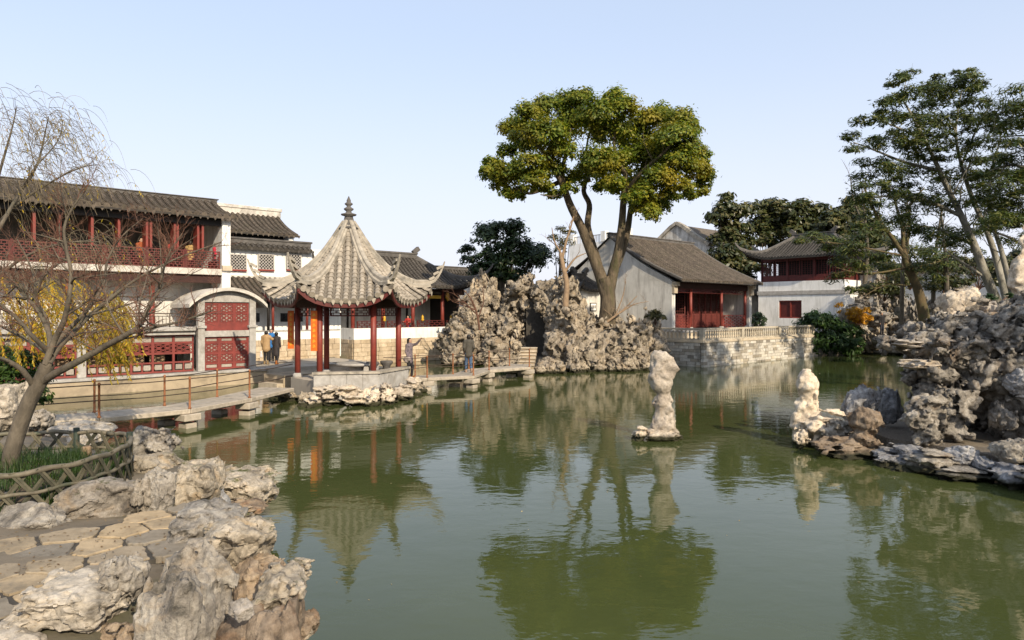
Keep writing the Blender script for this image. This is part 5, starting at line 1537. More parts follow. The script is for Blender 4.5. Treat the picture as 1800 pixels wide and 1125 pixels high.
edge = [(1530, 1600, 778, 812, 15.6, 'flat grey slab at the left end of the gravel edge'), (1575, 1650, 782, 815, 15.0, 'long dark-sided rock on the gravel edge beside the flat slab'), (1600, 1680, 790, 838, 14.4, 'blocky grey rock dipping into the water below the gravel'),
        (1655, 1715, 780, 830, 14.4, 'pale tilted slab resting on the blocky edge rock'), (1705, 1745, 800, 842, 14.0, 'swirled small rock wedged in the gravel edge'), (1740, 1810, 768, 820, 13.8, 'large angular grey rock near the right border'), (1735, 1830, 800, 860, 13.3, 'dark sloping rock at the right border of the water'),
        (1540, 1640, 800, 836, 14.9, 'pale bedded rock at the waterline under the flat slab'), (1640, 1740, 820, 852, 13.9, 'greenish rock awash at the waterline')]
for i, (a, b, c, d, D, lb) in enumerate(edge): shore('shore_rock', lb, (BLK[i] if i % 2 else STR[i % 6]), M['rock_bluegrey'] if i % 3 != 2 else M['rock_right'], a, b, c, d, D, 0.5, 0.15*(i % 4)-0.2, group='rocks edging the gravel')
gv = MB(); gp = [on_z(px, py, 0.42) for px, py in ((1510, 752), (1560, 770), (1700, 792), (1840, 818), (1900, 800), (1765, 752), (1660, 745), (1600, 725), (1530, 728))]
gvp = [tuple(q[:2]) for q in gp]
put(MB().prism(gvp, -0.3, 0.42).build('gravel_path', M['gravel']), kind='structure')

cvo = Vector((11.6, 16.8, 0))
cave = thing('cave_rockery', 'dark overhanging ledged rockery with a square cave at the right edge', 'rockery', cvo)
cm = sdf_mass('rock_mass',
    [bl(1648, 715, 15.9, .50, .6, .9), bl(1642, 745, 15.8, .36, .45, .45), bl(1728, 645, 16.7, 1.25, 1.1, .62), bl(1790, 690, 16.2, .72, 1.2, 1.5), bl(1850, 650, 16.4, .9, 1.4, 1.7), bl(1680, 588, 16.8, .85, .8, .30), bl(1632, 606, 16.5, .5, .45, .12),
     bl(1655, 632, 16.4, .6, .6, .28), bl(1760, 575, 17.2, 1.0, .9, .35), bl(1810, 560, 16.9, .8, .9, .45), bl(1715, 700, 18.2, 1.4, .8, 1.4), bl(1718, 672, 16.0, .72, .6, .27), bl(1778, 735, 15.5, .34, .5, .7)],
    [((10.95, 15.2, 1.0), (0.46, 1.9, 0.62)), ((10.75, 15.4, 0.8), (0.42, 1.7, 0.55))],
    0.056, 61, (8.2, 14.2, 0.1), (14.2, 19.4, 4.4), lump=0.13, ls=1.2, pit=0.6, ps=3.2, strata=0.05, hf=7.5, amp=0.045, base=cvo, fine=0.08, chunk=((1.5, 0.14, 0.20), (3.4, 0.06, 0.09)))
mob('rock_mass', cm, M['rock_right'], cave)
for i, (a, b, c, d, D, k, mt) in enumerate([(1600, 1680, 588, 612, 16.3, STR[1], 'rock_white'), (1570, 1640, 596, 616, 16.2, STR[3], 'rock_white'), (1582, 1655, 628, 650, 15.9, STR[5], 'rock_white'), (1600, 1700, 570, 604, 16.6, STR[0], 'rock_right'),
        (1592, 1676, 690, 742, 15.4, ERO[2], 'rock_right'), (1604, 1660, 738, 786, 15.3, ERO[7], 'rock_right'), (1586, 1640, 700, 760, 15.3, ERO[0], 'rock_right'), (1765, 1815, 645, 700, 15.2, BLK[3], 'rock_bluegrey'), (1680, 1730, 590, 630, 15.8, ERO[3], 'rock_right'), (1720, 1800, 575, 620, 15.9, ERO[5], 'rock_right'), (1745, 1780, 700, 760, 15.2, ERO[4], 'rock_right')]):
    rock_px('ledge_stone', k, M[mt], a, b, c, d, D, 0.4, 0.2*(i % 3)-0.2, cave, cvo)
for i in range(16):                                         # the stone edging runs on past the border
    f_ = i/15; x, y = 10.2+1.9*f_+0.5*math.sin(i*2.1), 12.8-7.5*f_
    rock('edge_stone', (STR+BLK)[i % 15], M['rock_bluegrey'] if i % 2 else M['rock_right'], Vector((x, y, .25+.2*math.sin(i)))-cvo, (.75, .6, .5), i*1.1, cave)
tops = [(1648, 1728, 503, 572, 17.4, BLK[5], 'rock_white', 'large white hollowed boulder on top of the cave rockery'), (1706, 1740, 520, 560, 17.2, BLK[6], 'rock_white', 'white block beside the large hollowed boulder'), (1664, 1702, 546, 578, 16.9, BLK[7], 'rock_white', 'smooth white stone at the foot of the hollowed boulder'),
        (1736, 1790, 536, 560, 17.4, STR[2], 'rock_white', 'low flat pale rock on the cave rockery beside the tall stone'), (1700, 1770, 548, 582, 16.8, BLK[0], 'rock_brown', 'tan wedge-shaped rock under the white boulders'), (1760, 1830, 545, 580, 16.6, STR[5], 'rock_white', 'pale ledge at the right border below the tall stone')]
for i, (a, b, c, d, D, k, mt, lb) in enumerate(tops): shore('boulder', lb, k, M[mt], a, b, c, d, D, 0.5, 0.3*(i % 3)-0.2)
spire('standing_stone', 'tall stacked pale stone at the right border above the cave', M['rock_white'], 1797, 30, 388, 560, 17.2, 77,
      [(0, 0, 20), (0.4, 0, 22), (0.55, 4, 22), (0.63, 2, 14), (0.7, 0, 22), (0.8, 2, 20), (0.84, 2, 11), (0.9, 0, 16), (1.0, 0, 10)], None, [])

# ------------------------------------------------------------------ rocky bank below the pines
bko = Vector((30, 54, 0))
bank = thing('rocky_bank', 'jumble of brown garden stones on the bank between the tower and the pines', 'rocks', bko)
rb_ = random.Random(5)
for i in range(110):
    px = rb_.uniform(1488, 1700); py = rb_.uniform(505, 622)
    d = np.interp(py, [505, 560, 622], [60, 56, 53.5]) + rb_.uniform(-.6, .6)
    if px > 1600: d -= (px-1600)*0.09
    s = rb_.uniform(0.5, 1.05)
    rock('stone', (ERO+STR)[rb_.randrange(15)], M['rock_right'] if i % 3 else M['rockery'], at(px, py, d)-bko, (s, s*.8, s*rb_.uniform(.6, 1.2)), rb_.uniform(0, 6.28), bank)
for px, y0, y1, d in ((1540, 470, 540, 52), (1580, 500, 560, 50), (1565, 480, 520, 53), (1610, 520, 590, 50), (1645, 530, 570, 44)):
    rock_px('upright_stone', ERO[int(px) % 9], M['rock_right'], px-14, px+14, y0, y1, d, 0.5, 0.3, bank, bko)
put(rock_px('garden_rock', ERO[6], M['rockery'], 1466, 1512, 540, 600, 54.5, 0.8), 'pale pitted rock at the right corner of the white tower', 'rock')
# ------------------------------------------------------------------ near left bank: path, rocks, planter
def gz_at(x, y): return float(ground_h(np.array([[x, y]]))[0])

path_poly = [on_z(px, py, 1.30) for px, py in ((-170, 1125), (-170, 958), (0, 950), (120, 932), (290, 902), (372, 886), (392, 905), (370, 940), (330, 965), (250, 985), (200, 1000), (60, 1060), (-60, 1125))]
pp = [(q.x, q.y) for q in path_poly]
put(MB().prism(list(reversed(pp)) if sum((b[0]-a[0])*(b[1]+a[1]) for a, b in zip(pp, pp[1:]+pp[:1])) > 0 else pp, 1.05, 1.285).build('path_bed', M['mortar']), kind='structure')
flag_root = bpy.data.objects['path_bed']
def clip_half(poly, m, nrm):
    out = []
    for a, b in zip(poly, poly[1:]+poly[:1]):
        da = (a[0]-m[0])*nrm[0]+(a[1]-m[1])*nrm[1]; db = (b[0]-m[0])*nrm[0]+(b[1]-m[1])*nrm[1]
        if da <= 0: out.append(a)
        if (da < 0) != (db < 0) and abs(da-db) > 1e-9:
            t = da/(da-db); out.append((a[0]+(b[0]-a[0])*t, a[1]+(b[1]-a[1])*t))
    return out
r6 = random.Random(4)
seeds = []
for i in range(-3, 16):
    for j in range(-4, 15):
        a, b = i*0.40 + (0.2 if j % 2 else 0), j*0.40
        th = R(28)
        seeds.append((-6.2 + a*math.cos(th)-b*math.sin(th) + r6.uniform(-.09, .09), 3.9 + a*math.sin(th)+b*math.cos(th) + r6.uniform(-.09, .09)))
ppoly = pp if poly_dist(np.array([[0., 0.]]), pp) is not None else pp
dd = poly_dist(np.array(seeds), pp)
for k, s in enumerate(seeds):
    if dd[k] > 0.08: continue
    cell = [(s[0]-1, s[1]-1), (s[0]+1, s[1]-1), (s[0]+1, s[1]+1), (s[0]-1, s[1]+1)]
    for o in seeds:
        if o is s or math.hypot(o[0]-s[0], o[1]-s[1]) > 1.4: continue
        n = (o[0]-s[0], o[1]-s[1]); L = math.hypot(*n); n = (n[0]/L, n[1]/L)
        cell = clip_half(cell, ((s[0]+o[0])/2 - n[0]*0.018, (s[1]+o[1])/2 - n[1]*0.018), n)
    if len(cell) < 3: continue
    # ragged outline
    out = []
    for a, b in zip(cell, cell[1:]+cell[:1]):
        for q in range(5):
            t = q/5; w = 0 if q == 0 else r6.uniform(-.014, .014)
            d_ = (b[0]-a[0], b[1]-a[1]); L = math.hypot(*d_)+1e-6
            out.append((a[0]+d_[0]*t - d_[1]/L*w, a[1]+d_[1]*t + d_[0]/L*w))
    mb = MB().prism([(x-s[0], y-s[1]) for x, y in out], -0.04, 0.022+r6.uniform(-.006, .01))
    mb.build('flagstone', M['flag'], flag_root, bevel=0.008, loc=(s[0], s[1], 1.28), rot=(r6.uniform(-.012, .012), r6.uniform(-.012, .012), 0))

NB = [rock_block(400+k, 44, 0.6, 10) for k in range(8)]
NS = [rock_slab(450+k, 44, 1.0) for k in range(5)]
NE = [rock_eroded(470+k, 42, 0.55) for k in range(3)]
near = [
 ('rusty brown rock dropping into the water at the lower edge', NB[0], 'rock_brown', 372, 553, 1010, 1400, 4.95, 0.55, 0.1),
 ('grey overhanging rock with mossy top above the water', NE[0], 'rock_near', 446, 543, 958, 1070, 5.15, 0.38, 0.3),
 ('tall smooth grey-brown slab standing at the lower edge of the path', NS[3], 'rock_neargrey', 246, 396, 946, 1320, 4.75, 0.33, -0.1),
 ('large smooth white boulder beside the flagstone path', NS[4], 'rock_nearwhite', 58, 224, 992, 1096, 4.85, 0.36, 0.15),
 ('white stone below the large smooth white boulder', NB[3], 'rock_nearwhite', 24, 106, 1044, 1096, 4.75, 0.22, 0.5),
 ('white chipped rock in the lower left corner', NB[4], 'rock_nearwhite', -50, 74, 1076, 1170, 4.45, 0.3, 0.2),
 ('cracked grey rubble rock between white boulder and tall slab', NE[1], 'rock_neargrey', 164, 256, 956, 1056, 5.0, 0.22, 0.0),
 ('brown mossy rock in the hollow at the lower edge', NE[2], 'rock_brown', 140, 290, 1070, 1230, 4.6, 0.35, 0.4),
 ('pinkish patched rock with mortar seams at the path end', NS[2], 'rock_near', 352, 484, 888, 1012, 5.9, 0.40, 0.35),
 ('small pink and white stone on the path edge', NB[6], 'rock_near', 322, 408, 936, 992, 5.6, 0.2, 0.0),
 ('sloping grey bedrock rising from the path to the water', NS[0], 'rock_neargrey', 300, 432, 862, 962, 6.7, 0.55, 0.3),
 ('grey angular boulder at the left border behind the path', NB[7], 'rock_neargrey', -30, 128, 872, 962, 7.0, 0.32, -0.2),
 ('large pale rounded boulder in the row behind the path', NB[3], 'rock_near', 108, 256, 828, 930, 7.5, 0.42, 0.1),
 ('yellowish rock between the pale boulder and the dark upright stone', NE[1], 'rock_near', 218, 278, 826, 908, 7.6, 0.25, 0.2),
 ('dark upright stone in the row behind the path', NS[3], 'rock_neargrey', 258, 304, 818, 912, 7.6, 0.2, 0.9),
 ('big buff boulder with vertical furrows in the row behind the path', NS[1], 'rock_near', 296, 390, 800, 902, 8.3, 0.42, 0.2),
 ('small slate-grey stone beside the furrowed buff boulder', NB[4], 'rock_bluegrey', 376, 404, 856, 898, 8.4, 0.15, 0.0),
 ('flat pinkish slab jutting over the water', NS[4], 'rock_near', 374, 490, 814, 890, 10.6, 0.7, 0.1),
 ('mossy tan rock below the flat pinkish slab', NE[0], 'rock_brown', 386, 468, 862, 912, 8.9, 0.35, 0.2),
 ('pointed grey rock beyond the bamboo fence', NB[2], 'rock_neargrey', 228, 282, 742, 820, 10.3, 0.35, 0.2),
 ('grey rock leaning out like a snout beyond the bamboo fence', NE[2], 'rock_neargrey', 262, 316, 748, 806, 10.2, 0.3, 0.0),
 ('square grey-tan block below the pointed rock', NB[6], 'rock_near', 226, 322, 788, 850, 9.6, 0.40, 0.3),
 ('tall white rock at the left border behind the bare tree', NS[1], 'rock_nearwhite', -40, 42, 668, 770, 14.2, 0.6, 0.2),
 ('white crumpled rock beside the bridge end', NE[1], 'rock_nearwhite', 36, 92, 712, 762, 14.0, 0.5, 0.4),
 ('broad white boulder seen through the bamboo fence', NB[5], 'rock_nearwhite', 78, 196, 734, 800, 12.6, 0.6, 0.1),
 ('grey stone at the corner of the bamboo planter', NB[0], 'rock_neargrey', -20, 22, 862, 900, 7.3, 0.2, 0.2),
 ('white stone chip stuck in the brown rock face', NB[7], 'rock_nearwhite', 402, 446, 1046, 1092, 4.55, 0.08, 0.3),
 ('tan rock at the water below the patched pink rock', NS[0], 'rock_brown', 400, 500, 960, 1120, 5.6, 0.4, 0.5),
]
for lb, me, mt, x0, x1, y0, y1, d, tk, rz in near:
    y0 = HOR + (y0-HOR)*(d+0.6*tk)/d                        # the far top edge is what shows against the path
    put(rock_px('boulder', me, M[mt], x0, x1, y0, y1, d, tk, rz), lb, 'boulder')
# rubble and mortar fill between the boulders
fill = thing('rubble_bank', 'dark earth and small rubble packed between the near boulders', 'rubble', (-2.8, 5.6, 1.0))
FB = Vector((-2.8, 5.6, 1.0))
for i in range(110):
    px = r6.uniform(130, 540) if i < 40 else r6.uniform(0, 470); py = r6.uniform(1000, 1125) if i < 40 else r6.uniform(868, 1000)
    if i >= 40:
        e_d = poly_dist(np.array([[on_z(px, py, 1.3).x, on_z(px, py, 1.3).y]]), pp)[0]
        if e_d < -0.06 or e_d > .35: continue
    d = np.interp(py, [860, 1000, 1125], [8.6, 5.7, 4.95]) + r6.uniform(0, .25)
    s = r6.uniform(0.06, 0.17) if i < 40 else r6.uniform(.03, .09)
    rock('rubble_stone', (BLK+ERO)[r6.randrange(18)], M[r6.choice(['rock_near', 'rock_brown', 'rock_neargrey', 'rock_near'])], at(px, py, d)-FB, (s*1.3, s, s*0.8), r6.uniform(0, 6.28), fill)
eb = rock('earth_fill', NB[0], M['mort_rock'], at(300, 1120, 5.2)-FB-Vector((0, 0, .15)), (0.85, 0.40, 0.36), 0.1, fill)
rock('earth_fill', NB[5], M['mort_rock'], at(430, 1110, 5.5)-FB-Vector((0, 0, .1)), (0.45, 0.5, 0.5), 0.4, fill)

# ------------------------------------------------------------------ bamboo planter
def catmull(P, n=10):
    P = [Vector(p) for p in P]; out = []
    for i in range(len(P)-1):
        p0, p1, p2, p3 = P[max(i-1, 0)], P[i], P[i+1], P[min(i+2, len(P)-1)]
        for k in range(n):
            t = k/n
            out.append(0.5*((2*p1)+(p2-p0)*t+(2*p0-5*p1+4*p2-p3)*t*t+(3*p1-p0-3*p2+p3)*t**3))
    out.append(P[-1]); return out
FG = 1.27; FT = 1.69
fpl = [(-8.2, 6.2), (-6.9, 6.45), (-5.9, 6.75), (-5.31, 7.05), (-4.97, 7.5), (-4.84, 8.1), (-4.94, 8.8), (-5.3, 9.4), (-5.9, 9.65), (-6.6, 9.6), (-7.4, 9.3), (-8.6, 8.9)]
fence = thing('bamboo_fence', 'low woven bamboo fence curving round the bare tree', 'fence', (-6.0, 8.2, FG))
FO = Vector((-6.0, 8.2, FG))
line = catmull([(x, y, 0) for x, y in fpl], 12)
line = resample(line, 0.08)
n = len(line)
for seg in range(3):                                       # poles in three lengths, knotted
    a, b = seg*n//3, min(n-1, (seg+1)*n//3)
    pts = [line[k]+Vector((0, 0, FT + 0.012*math.sin(k*0.9)))-FO for k in range(a, b+1)]
    rad = [0.029+(0.005 if k % 5 == 0 else 0) for k in range(len(pts))]
    MB().tube(pts, rad, 8).build('top_pole', M['bamboo'], fence)
    pts = [line[k]+Vector((0, 0, FG+0.2+0.01*math.sin(k)))-FO for k in range(a, b+1)]
    MB().tube(pts, [0.022+(0.004 if k % 6 == 0 else 0) for k in range(len(pts))], 6).build('lower_pole', M['bamboo'], fence)
slat = MB().box(-0.012, 0.012, -0.005, 0.005, 0, 1.0).mesh('slat')
k = 0
while k < n-6:
    for sg, o_ in ((1, 0.022), (-1, -0.022)):
        a = line[k] if sg > 0 else line[k+5]; b = line[k+5] if sg > 0 else line[k]
        t = (line[k+5]-line[k]).normalized(); nn = Vector((-t.y, t.x, 0))
        for q in (0.0, 0.036):
            A = a + nn*o_ + t*q + Vector((0, 0, FG-0.08+r6.uniform(-.03, .02))); B_ = b + nn*o_ + t*q + Vector((0, 0, FT+0.02))
            d = B_-A; z = d.normalized(); x = nn.cross(z).normalized()
            o = mob('slat', slat, M['bamboo_slat'], fence)
            mt_ = Matrix((x, nn, z)).transposed().to_4x4(); mt_.translation = A-FO
            o.matrix_local = mt_ @ Matrix.Diagonal((1, 1, d.length, 1))
    k += 3
for i in (int(n*.6), int(n*.72), int(n*.88)):
    MB().tube([line[i]+Vector((0, 0, FG-0.15))-FO, line[i]+Vector((0, 0, FT+0.06))-FO], 0.04, 10).build('fence_post', M['bamboo_post'], fence)
soil = MB(); ctr = Vector((-6.3, 8.15, 0)); rings = []
for ring, (f, z) in enumerate(((0.97, 1.24), (0.8, 1.37), (0.4, 1.47), (0.02, 1.5))):
    rings.append([ctr.lerp(q, f)+Vector((0, 0, z+0.03*math.sin(q.x*9+ring))) for q in line])
vs = [p for r in rings for p in r]; fs = []
for a in range(3):
    for k in range(n-1): fs.append((a*n+k, a*n+k+1, (a+1)*n+k+1, (a+1)*n+k))
soil.add(vs, fs, True); put(soil.build('planter_soil', M['earth']), kind='structure')

def ribbons(name, roots, L, w, mat, bend=0.6, seg=3, per=30, spread=0.05, rng=None, parent=None, base=Vector((0, 0, 0))):
    rng = np.random.default_rng(rng or 1)
    V_ = []; F_ = []; b = 0
    for q in roots:
        for _ in range(per):
            az = rng.uniform(0, 2*np.pi); l = L*rng.uniform(.6, 1.15); lean = rng.uniform(.15, 1)*bend
            o = np.array(q) + np.array([rng.normal(0, spread), rng.normal(0, spread), 0]) - np.array(base)
            dr = np.array([np.cos(az), np.sin(az), 0]); sd = np.array([-np.sin(az), np.cos(az), 0])
            for s in range(seg+1):
                t = s/seg
                c = o + dr*l*lean*t**1.7 + np.array([0, 0, l*(t-0.55*lean*t*t)])
                ww = w*(1-t*0.85)
                V_ += [c-sd*ww, c+sd*ww]
            for s in range(seg): F_.append((b+2*s, b+2*s+1, b+2*s+3, b+2*s+2))
            b += 2*(seg+1)
    return mob(name, mesh_np(name, np.array(V_), np.array(F_), True), mat, parent)
roots = []
for i in range(150):
    k = r6.randrange(n); f = r6.uniform(0.15, 0.93) ** 0.7
    p = ctr.lerp(line[k], f)
    roots.append((p.x, p.y, 1.27 + 0.22*(1-f)))
g1 = ribbons('grass', roots, 0.30, 0.006, M['lf_grass'], 0.75, 3, 34, 0.05, 3)
put(g1, 'dark green tufted grass inside the bamboo planter', 'grass', kind='stuff')
roots = []
for px, py in ((22, 872), (38, 868), (5, 880), (95, 860), (118, 842), (190, 832), (212, 815), (218, 800), (185, 828), (240, 800), (245, 790), (205, 838), (60, 872), (160, 850), (232, 770)):
    q = on_z(px, py, FG-0.03); roots += [tuple(q), (q.x+.06, q.y+.05, q.z)]
g2 = ribbons('grass', roots, 0.27, 0.005, M['lf_grass'], 0.85, 3, 26, 0.035, 5)
put(g2, 'grass tufts growing through the outside of the bamboo fence', 'grass', kind='stuff')
sq = on_z(152, 797, 1.42)
put(MB().lathe(tuple(sq), [(0.075, -0.1), (0.065, 0), (0.06, 0.09), (0.05, 0.1)], 10).build('tree_stump', M['bark_tan']), 'small cut tree stump in the planter grass', 'stump')

# fallen leaves on the path, the bank and the water
def litter(name, label, pts, size, mat, seed):
    rng = np.random.default_rng(seed); V_ = []; F_ = []
    for k, q in enumerate(pts):
        a = rng.uniform(0, 6.28); l = size*rng.uniform(.6, 1.3); t = rng.uniform(-.25, .25, 2)
        ax = np.array([np.cos(a), np.sin(a), t[0]])*l; sd = np.array([-np.sin(a), np.cos(a), t[1]])*l*.45
        q = np.array(q); b = len(V_); V_ += [q-ax, q+sd+[0, 0, l*.1], q+ax, q-sd+[0, 0, l*.1]]; F_.append((b, b+1, b+2, b+3))
    return put(mob(name, mesh_np(name, np.array(V_), np.array(F_)), mat), label, 'leaves', kind='stuff')
pts = []
for _ in range(420):
    q = on_z(r6.uniform(-20, 430), r6.uniform(866, 1010), 1.315)
    if poly_dist(np.array([[q.x, q.y]]), pp)[0] < .3: pts.append(tuple(q))
litter('fallen_leaves', 'dry brown leaves scattered over the flagstone path', pts, 0.016, leaf_mat('dry_leaf', [(0.10, 0.06, 0.03), (0.20, 0.12, 0.05), (0.30, 0.20, 0.07)], .2), 3)
pts = [(r6.uniform(-8, 12), r6.uniform(8, 34), .004) for _ in range(140)]
pts = [q for q in pts if poly_dist(np.array([[q[0], q[1]]]), POND)[0] < -.3]
litter('floating_leaves', 'tiny fallen leaves floating on the pond', pts, 0.022, leaf_mat('floating_leaf', [(0.30, 0.22, 0.08), (0.45, 0.36, 0.2), (0.2, 0.14, 0.05)], .1), 4)
# ------------------------------------------------------------------ trees
def leaves(clumps, size, aspect=0.5, sub=14, seed=1, spread=0.30, flat=0.0, size_var=0.35, droop=0.0):
    """clumps: (centre, (rx,ry,rz), count). Leaves gather in small sprays on each clump's outer volume."""
    rng = np.random.default_rng(seed)
    Cs, Ns = [], []
    for c, r, n in clumps:
        c = np.array(c); r = np.array(r)
        d = rng.normal(size=(sub, 3)); d /= np.linalg.norm(d, axis=1)[:, None]
        d[:, 2] = np.where(d[:, 2] < -0.45, -d[:, 2]*0.6, d[:, 2])
        rad = rng.uniform(0.45, 1.0, sub)[:, None] ** 0.6
        sc = d*rad
        k = rng.integers(0, sub, n)
        p = sc[k] + rng.normal(size=(n, 3))*spread*np.array([1, 1, 0.7])
        Cs.append(c + p*r)
        nn = sc[k]*0.5 + (p-sc[k])*1.2 + np.array([0, 0, 0.45])
        Ns.append(nn)
    C = np.concatenate(Cs); Nn = np.concatenate(Ns) + rng.normal(size=C.shape)*0.30
    Nn[:, 2] += flat
    Nn /= np.linalg.norm(Nn, axis=1)[:, None]+1e-9
    n = len(C)
    rv = rng.normal(size=(n, 3)); rv[:, 2] -= droop
    A = rv - Nn*(rv*Nn).sum(1)[:, None]; A /= np.linalg.norm(A, axis=1)[:, None]+1e-9
    Bv = np.cross(Nn, A)
    s = size*(1+size_var*rng.uniform(-1, 1, n))[:, None]
    Vv = np.stack([C-A*s, C+Bv*s*aspect - A*s*0.1, C+A*s, C-Bv*s*aspect - A*s*0.1], 1).reshape(-1, 3)
    Ff = np.arange(4*n).reshape(n, 4)
    return Vv, Ff

def crown(name, parent, clumps, size, mat, base, **kw):
    v, f = leaves(clumps, size, **kw)
    return mob(name, mesh_np(name, v-np.array(base), f), mat, parent)

class Branches:
    def __init__(s, seed): s.r = random.Random(seed); s.big = MB(); s.fine = MB(); s.tips = []
    def limb(s, pts, r0, r1, n=8, fine=False, smooth=True):
        P = catmull(pts, 5) if len(pts) > 2 else [Vector(p) for p in pts]
        m = len(P); rad = [r0+(r1-r0)*(k/(m-1))**0.9 for k in range(m)]
        (s.fine if fine else s.big).tube(P, rad, n, cap=False)
        return P, rad
    def grow(s, P, rad, density, L, level, up=0.25, spread=0.9, droop=0.0, fine_from=0.02, start=0.25):
        """side shoots along a limb"""
        total = sum((b-a).length for a, b in zip(P, P[1:]))
        cnt = max(1, int(total*density))
        for _ in range(cnt):
            k = int(s.r.uniform(start, 1)*(len(P)-2)); o = P[k].lerp(P[k+1], s.r.random()); t = (P[k+1]-P[k]).normalized()
            d = (t*s.r.uniform(.3, 1) + Vector((s.r.gauss(0, 1), s.r.gauss(0, 1), s.r.gauss(0, 1)))*spread*0.6 + Vector((0, 0, up))).normalized()
            l = L*s.r.uniform(.45, 1.2)
            q = [o]; dd = d
            seg = 4 if level > 1 else 3
            for j in range(seg):
                dd = (dd + Vector((s.r.gauss(0, .22), s.r.gauss(0, .22), s.r.gauss(0, .18)-droop*(j+1)/seg))).normalized()
                q.append(q[-1]+dd*l/seg)
            r0 = min(rad[k]*0.62, 0.018*l+0.0035)
            rr = [r0*(1-0.82*j/seg) for j in range(seg+1)]
            tgt = s.fine if r0 < fine_from else s.big
            tgt.tube(q, rr, 5 if r0 > 0.01 else 3, cap=False, smooth=r0 > 0.01)
            s.tips.append((q[-1], dd))
            if level > 1: s.grow(q, rr, density*1.7, L*0.52, level-1, up, spread, droop, fine_from, 0.15)
    def build(s, root, tm, fm=None, base=Vector((0, 0, 0))):
        for mb, nm, mt in ((s.big, 'trunk', tm), (s.fine, 'crown', fm or tm)):
            if mb.v:
                mb.v = [tuple(Vector(p)-base) for p in mb.v]; mb.build(nm, mt, root)

# --- the camphor
D = 41.0
cb = at(1065, 578, D)
cam_t = thing('camphor_tree', 'tall forked camphor tree with broad yellow-green crown above the rockery', 'tree', cb)
br = Branches(3)
X = lambda px, py, dd=0.0: at(px, py, D+dd)
br.limb([X(1066, 590), X(1067, 565), X(1069, 535), X(1068, 508), X(1062, 488)], 0.60, 0.38, 12)
L1, r1 = br.limb([X(1067, 520), X(1054, 480, .2), X(1040, 445, .2), X(1022, 400), X(1002, 360, -.3), X(991, 325, -.4), (X(985, 290, -.4))], 0.41, 0.15, 10)
L2, r2 = br.limb([X(1070, 515), X(1078, 478), X(1087, 440, -.2), X(1093, 395, -.3), X(1096, 350, -.5), X(1100, 300, -.6)], 0.37, 0.14, 10)
L3, r3 = br.limb([X(1076, 480), X(1092, 445, .4), X(1103, 405, .7), X(1110, 360, .9), X(1122, 315, 1.2)], 0.29, 0.12, 8)
L4, r4 = br.limb([X(1055, 480, .6), X(1048, 452, 1.0), X(1040, 425, 1.2), X(1033, 395, 1.2), X(1036, 360, 1.4), X(1026, 335, 1.6), X(1035, 300, 1.8)], 0.30, 0.13, 8)
sub = []
for pts, a, b in (([X(988, 318), X(960, 330), X(930, 340), X(905, 330)], .16, .05), ([X(990, 330, -.4), X(970, 290, -1), X(945, 255, -1.4), X(925, 225, -1.6)], .18, .05), ([X(986, 300, -.4), X(1000, 255, .4), X(1005, 205, .5)], .16, .05), ([X(1036, 320, 1.6), X(1030, 270, 1.5), X(1040, 215, 1.2)], .13, .04),
                  ([X(1100, 310, -.6), X(1080, 260, -1.2), X(1085, 205, -1)], .15, .05), ([X(1098, 340, -.5), X(1130, 300, -1.4), X(1165, 270, -2), (X(1190, 240, -2.2))], .16, .05), ([X(1118, 330, 1.1), X(1150, 315, 1.3), X(1185, 300, 1.5), X(1215, 320, 1.2)], .14, .04), ([X(1112, 350, .9), X(1150, 345, .8), X(1195, 325, .4), X(1235, 325, .2)], .1, .03), ([X(1122, 315, 1.2), X(1140, 260, 1.8), X(1160, 225, 2)], .14, .04), ([X(994, 335, -.3), X(975, 345, -.6), X(950, 342, -.8)], .08, .03)):
    sub.append(br.limb(pts, a, b, 6))
for P, rr in sub: br.grow(P, rr, 1.0, 1.6, 2, 0.3, 0.8, fine_from=0.0)
br.build(cam_t, M['bark_camphor'], None, cb)
cl = [(870,295,20),(895,308,28),(930,290,32),(880,325,17),(942,322,24),(968,302,26),(905,228,26),(928,205,28),(958,192,28),(922,252,30),(960,240,38),(985,272,32),(1000,180,27),(1022,174,22),(1010,215,38),(1050,202,34),(1083,182,30),(1100,195,26),(1075,232,38),(1110,242,38),
      (1140,212,28),(1165,206,26),(1195,216,28),(1213,226,20),(1182,250,38),(1214,262,24),(1150,266,36),(1120,286,38),(1082,290,34),(1050,282,34),(1040,302,26),(1190,290,34),(1222,302,24),(1236,322,15),(1160,312,32),(1122,332,30),(1140,356,22),(1150,376,11),(1174,340,18),(1096,336,18),(1222,345,8),(860,285,13),(915,338,16),(960,332,14),(870,305,22),(854,300,11),(1240,308,17),(1230,278,19),(1132,345,24),(1108,350,17),(1146,368,14),(890,268,18),(1205,330,16),(1145,380,16),(1128,368,20),(1160,362,20),(890,342,14),(908,346,14),(1062,330,20),(1078,322,22),(1010,318,22),(1000,334,15),(975,344,12),(1208,345,12),(1236,338,11),(1182,350,15)]
rg = random.Random(9); clumps = []
for px, py, rp in cl:
    d = D + rg.uniform(-2.6, 1.6); r = rp*0.95/F_PX*d
    clumps.append((tuple(at(px, py, d)), (r*1.05, r*1.05, r*0.92), int(2300*(r/1.0)**1.7)))
for px, py, rp in cl[6:36:4]:
    d = D + rg.uniform(2.0, 4.5); r = rp*0.9/F_PX*d
    clumps.append((tuple(at(px, py+6, d)), (r, r, r*.9), int(1000*(r/1.0)**1.7)))
crown('crown', cam_t, clumps, 0.10, M['lf_camphor'], cb, aspect=0.5, sub=34, seed=4, spread=0.22)

